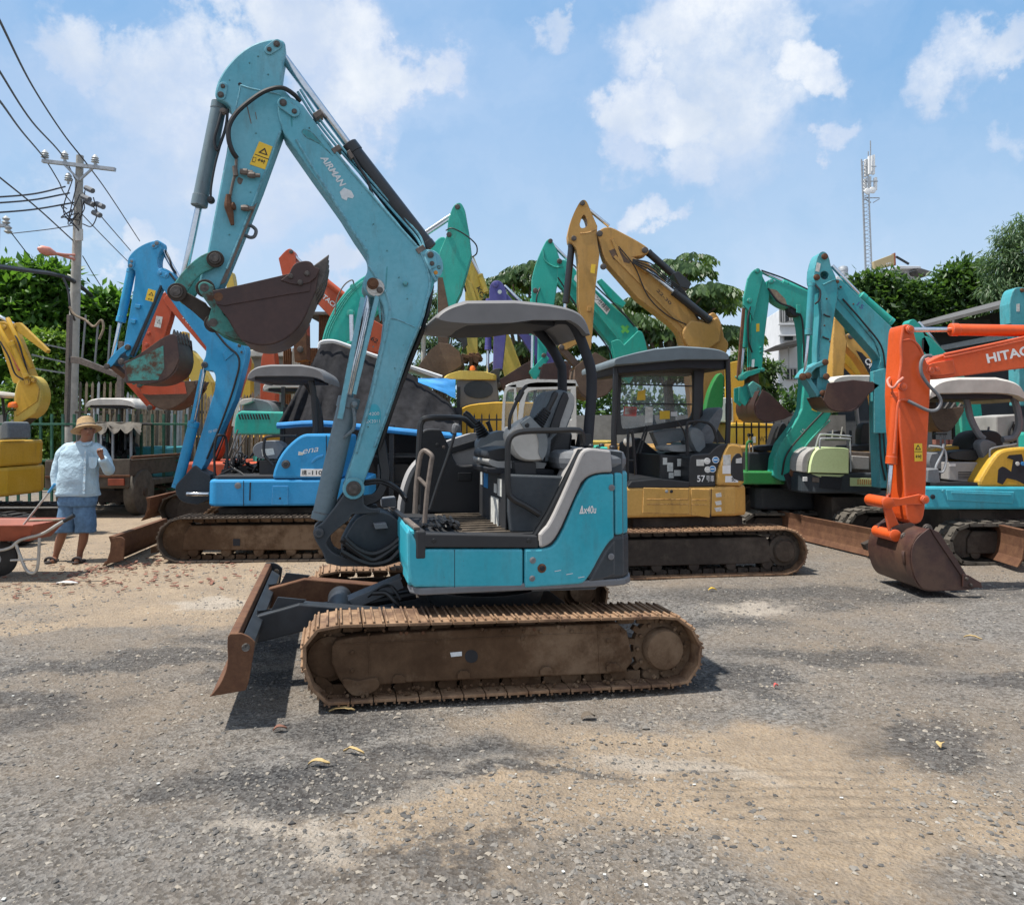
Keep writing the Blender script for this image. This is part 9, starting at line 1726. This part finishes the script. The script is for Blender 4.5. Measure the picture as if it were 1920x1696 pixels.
# ---------------------------------------------------------------- litter
def litter():
 rg = random.Random(21)
 m = MB()
 for q in range(240):
  cx_, cy_, sx, sy = rg.choice(((-4.6, 8.7, .35, .25), (-3.9, 8.9, .5, .2), (-4.9, 7.7, .5, .35), (-3.3, 8.0, .5, .3), (-4.3, 7.9, .7, .3)))
  x, y = rg.gauss(cx_, sx), rg.gauss(cy_, sy); a = rg.random() * 6.28; l, w = rg.uniform(.02, .07), rg.uniform(.012, .035); z = gz(x, y) + .012 + rg.random() * .015
  ex = Vector((math.cos(a), math.sin(a), rg.uniform(-.3, .3))).normalized(); ey = Vector((-ex.y, ex.x, rg.uniform(-.2, .2))).normalized(); m.box((x, y, z), (l, w, .006), (ex, ey, ex.cross(ey)))
 o = m.build('brick_rubble', 'debris_red'); tag(o, 'scattered reddish bark and brick chips on the dirt left of the blade', 'rubble', kind='stuff')
 m = MB()
 for q in range(70):
  y = 2.6 + rg.random() ** 1.4 * 7; x = rg.uniform(-.7, .7) * y; a = rg.random() * 6.28; l = rg.uniform(.006, .016); ex = Vector((math.cos(a), math.sin(a), 0)); m.box((x, y, gz(x, y) + .006), (l, l * rg.uniform(.4, .9), .003), (ex, Vector((-ex.y, ex.x, 0)), Vector((0, 0, 1))))
 o = m.build('paper_scraps', 'sticker_white'); tag(o, 'tiny pale scraps strewn over the gravel', 'scraps', kind='stuff')
 for px, py, l, w, a, lab, mt in ((641, 1336, .14, .035, .1, 'curled straw-coloured leaf just below the front of the track', 'leaf_dry'), (663, 1412, .11, .018, -.3, 'thin dry twig in the dark gravel below the track', 'leaf_dry'), (598, 1436, .10, .03, 0, 'dry leaf lowest in the dark gravel', 'leaf_dry'), (525, 1372, .07, .03, .4, 'reddish leaf on the sandy spot right of the dark gravel', 'debris_red'), (1103, 1334, .09, .05, .5, 'brown curled leaf on the sand under the middle of the track', 'bark'), (1336, 1108, .08, .03, 0, 'bright yellow leaf on the gravel behind the track end', 'sticker_yellow'), (1762, 1382, .05, .035, 1.2, 'single yellow leaf on the grey gravel at lower right', 'leaf_dry'), (1455, 1275, .03, .02, .2, 'pink scrap on the gravel right of the track', 'red_wrap'), (125, 1096, .2, .09, .1, 'flat white plastic bag among the red chips', 'white'), (1824, 1193, .12, .02, -.6, 'pale stick on the gravel below the large bucket', 'leaf_dry')):
  c = ground_pt(px, py); v = []; n = 9
  for i in range(n):
   t = i / (n - 1); ww = w * math.sin(math.pi * (.06 + .88 * t)) * .5; zz = .008 + gz(c.x, c.y) + .018 * math.sin(t * 3.1) * (1 if mt != 'white' else .6) + rg.uniform(0, .004)
   for s in (-1, 0, 1): xx, yy = (t - .5) * l, s * ww + .006 * math.sin(t * 7); v.append((c.x + xx * math.cos(a) - yy * math.sin(a), c.y + xx * math.sin(a) + yy * math.cos(a), zz + (.008 if s else 0)))
  f = [(i * 3 + k, i * 3 + k + 1, i * 3 + k + 4, i * 3 + k + 3) for i in range(n - 1) for k in range(2)]; o = mesh_obj('dry_leaf' if 'leaf' in lab else ('plastic_bag' if 'bag' in lab else ('twig' if 'twig' in lab or 'stick' in lab else 'scrap')), v, f, mt, None, smooth=True, autos=False); sm_ = o.modifiers.new('thick', 'SOLIDIFY'); sm_.thickness = .002; tag(o, lab, 'leaf' if 'leaf' in lab else ('bag' if 'bag' in lab else ('twig' if 'twig' in lab or 'stick' in lab else 'scrap')))
litter()
SC.cycles.max_bounces = 6; SC.cycles.transparent_max_bounces = 8
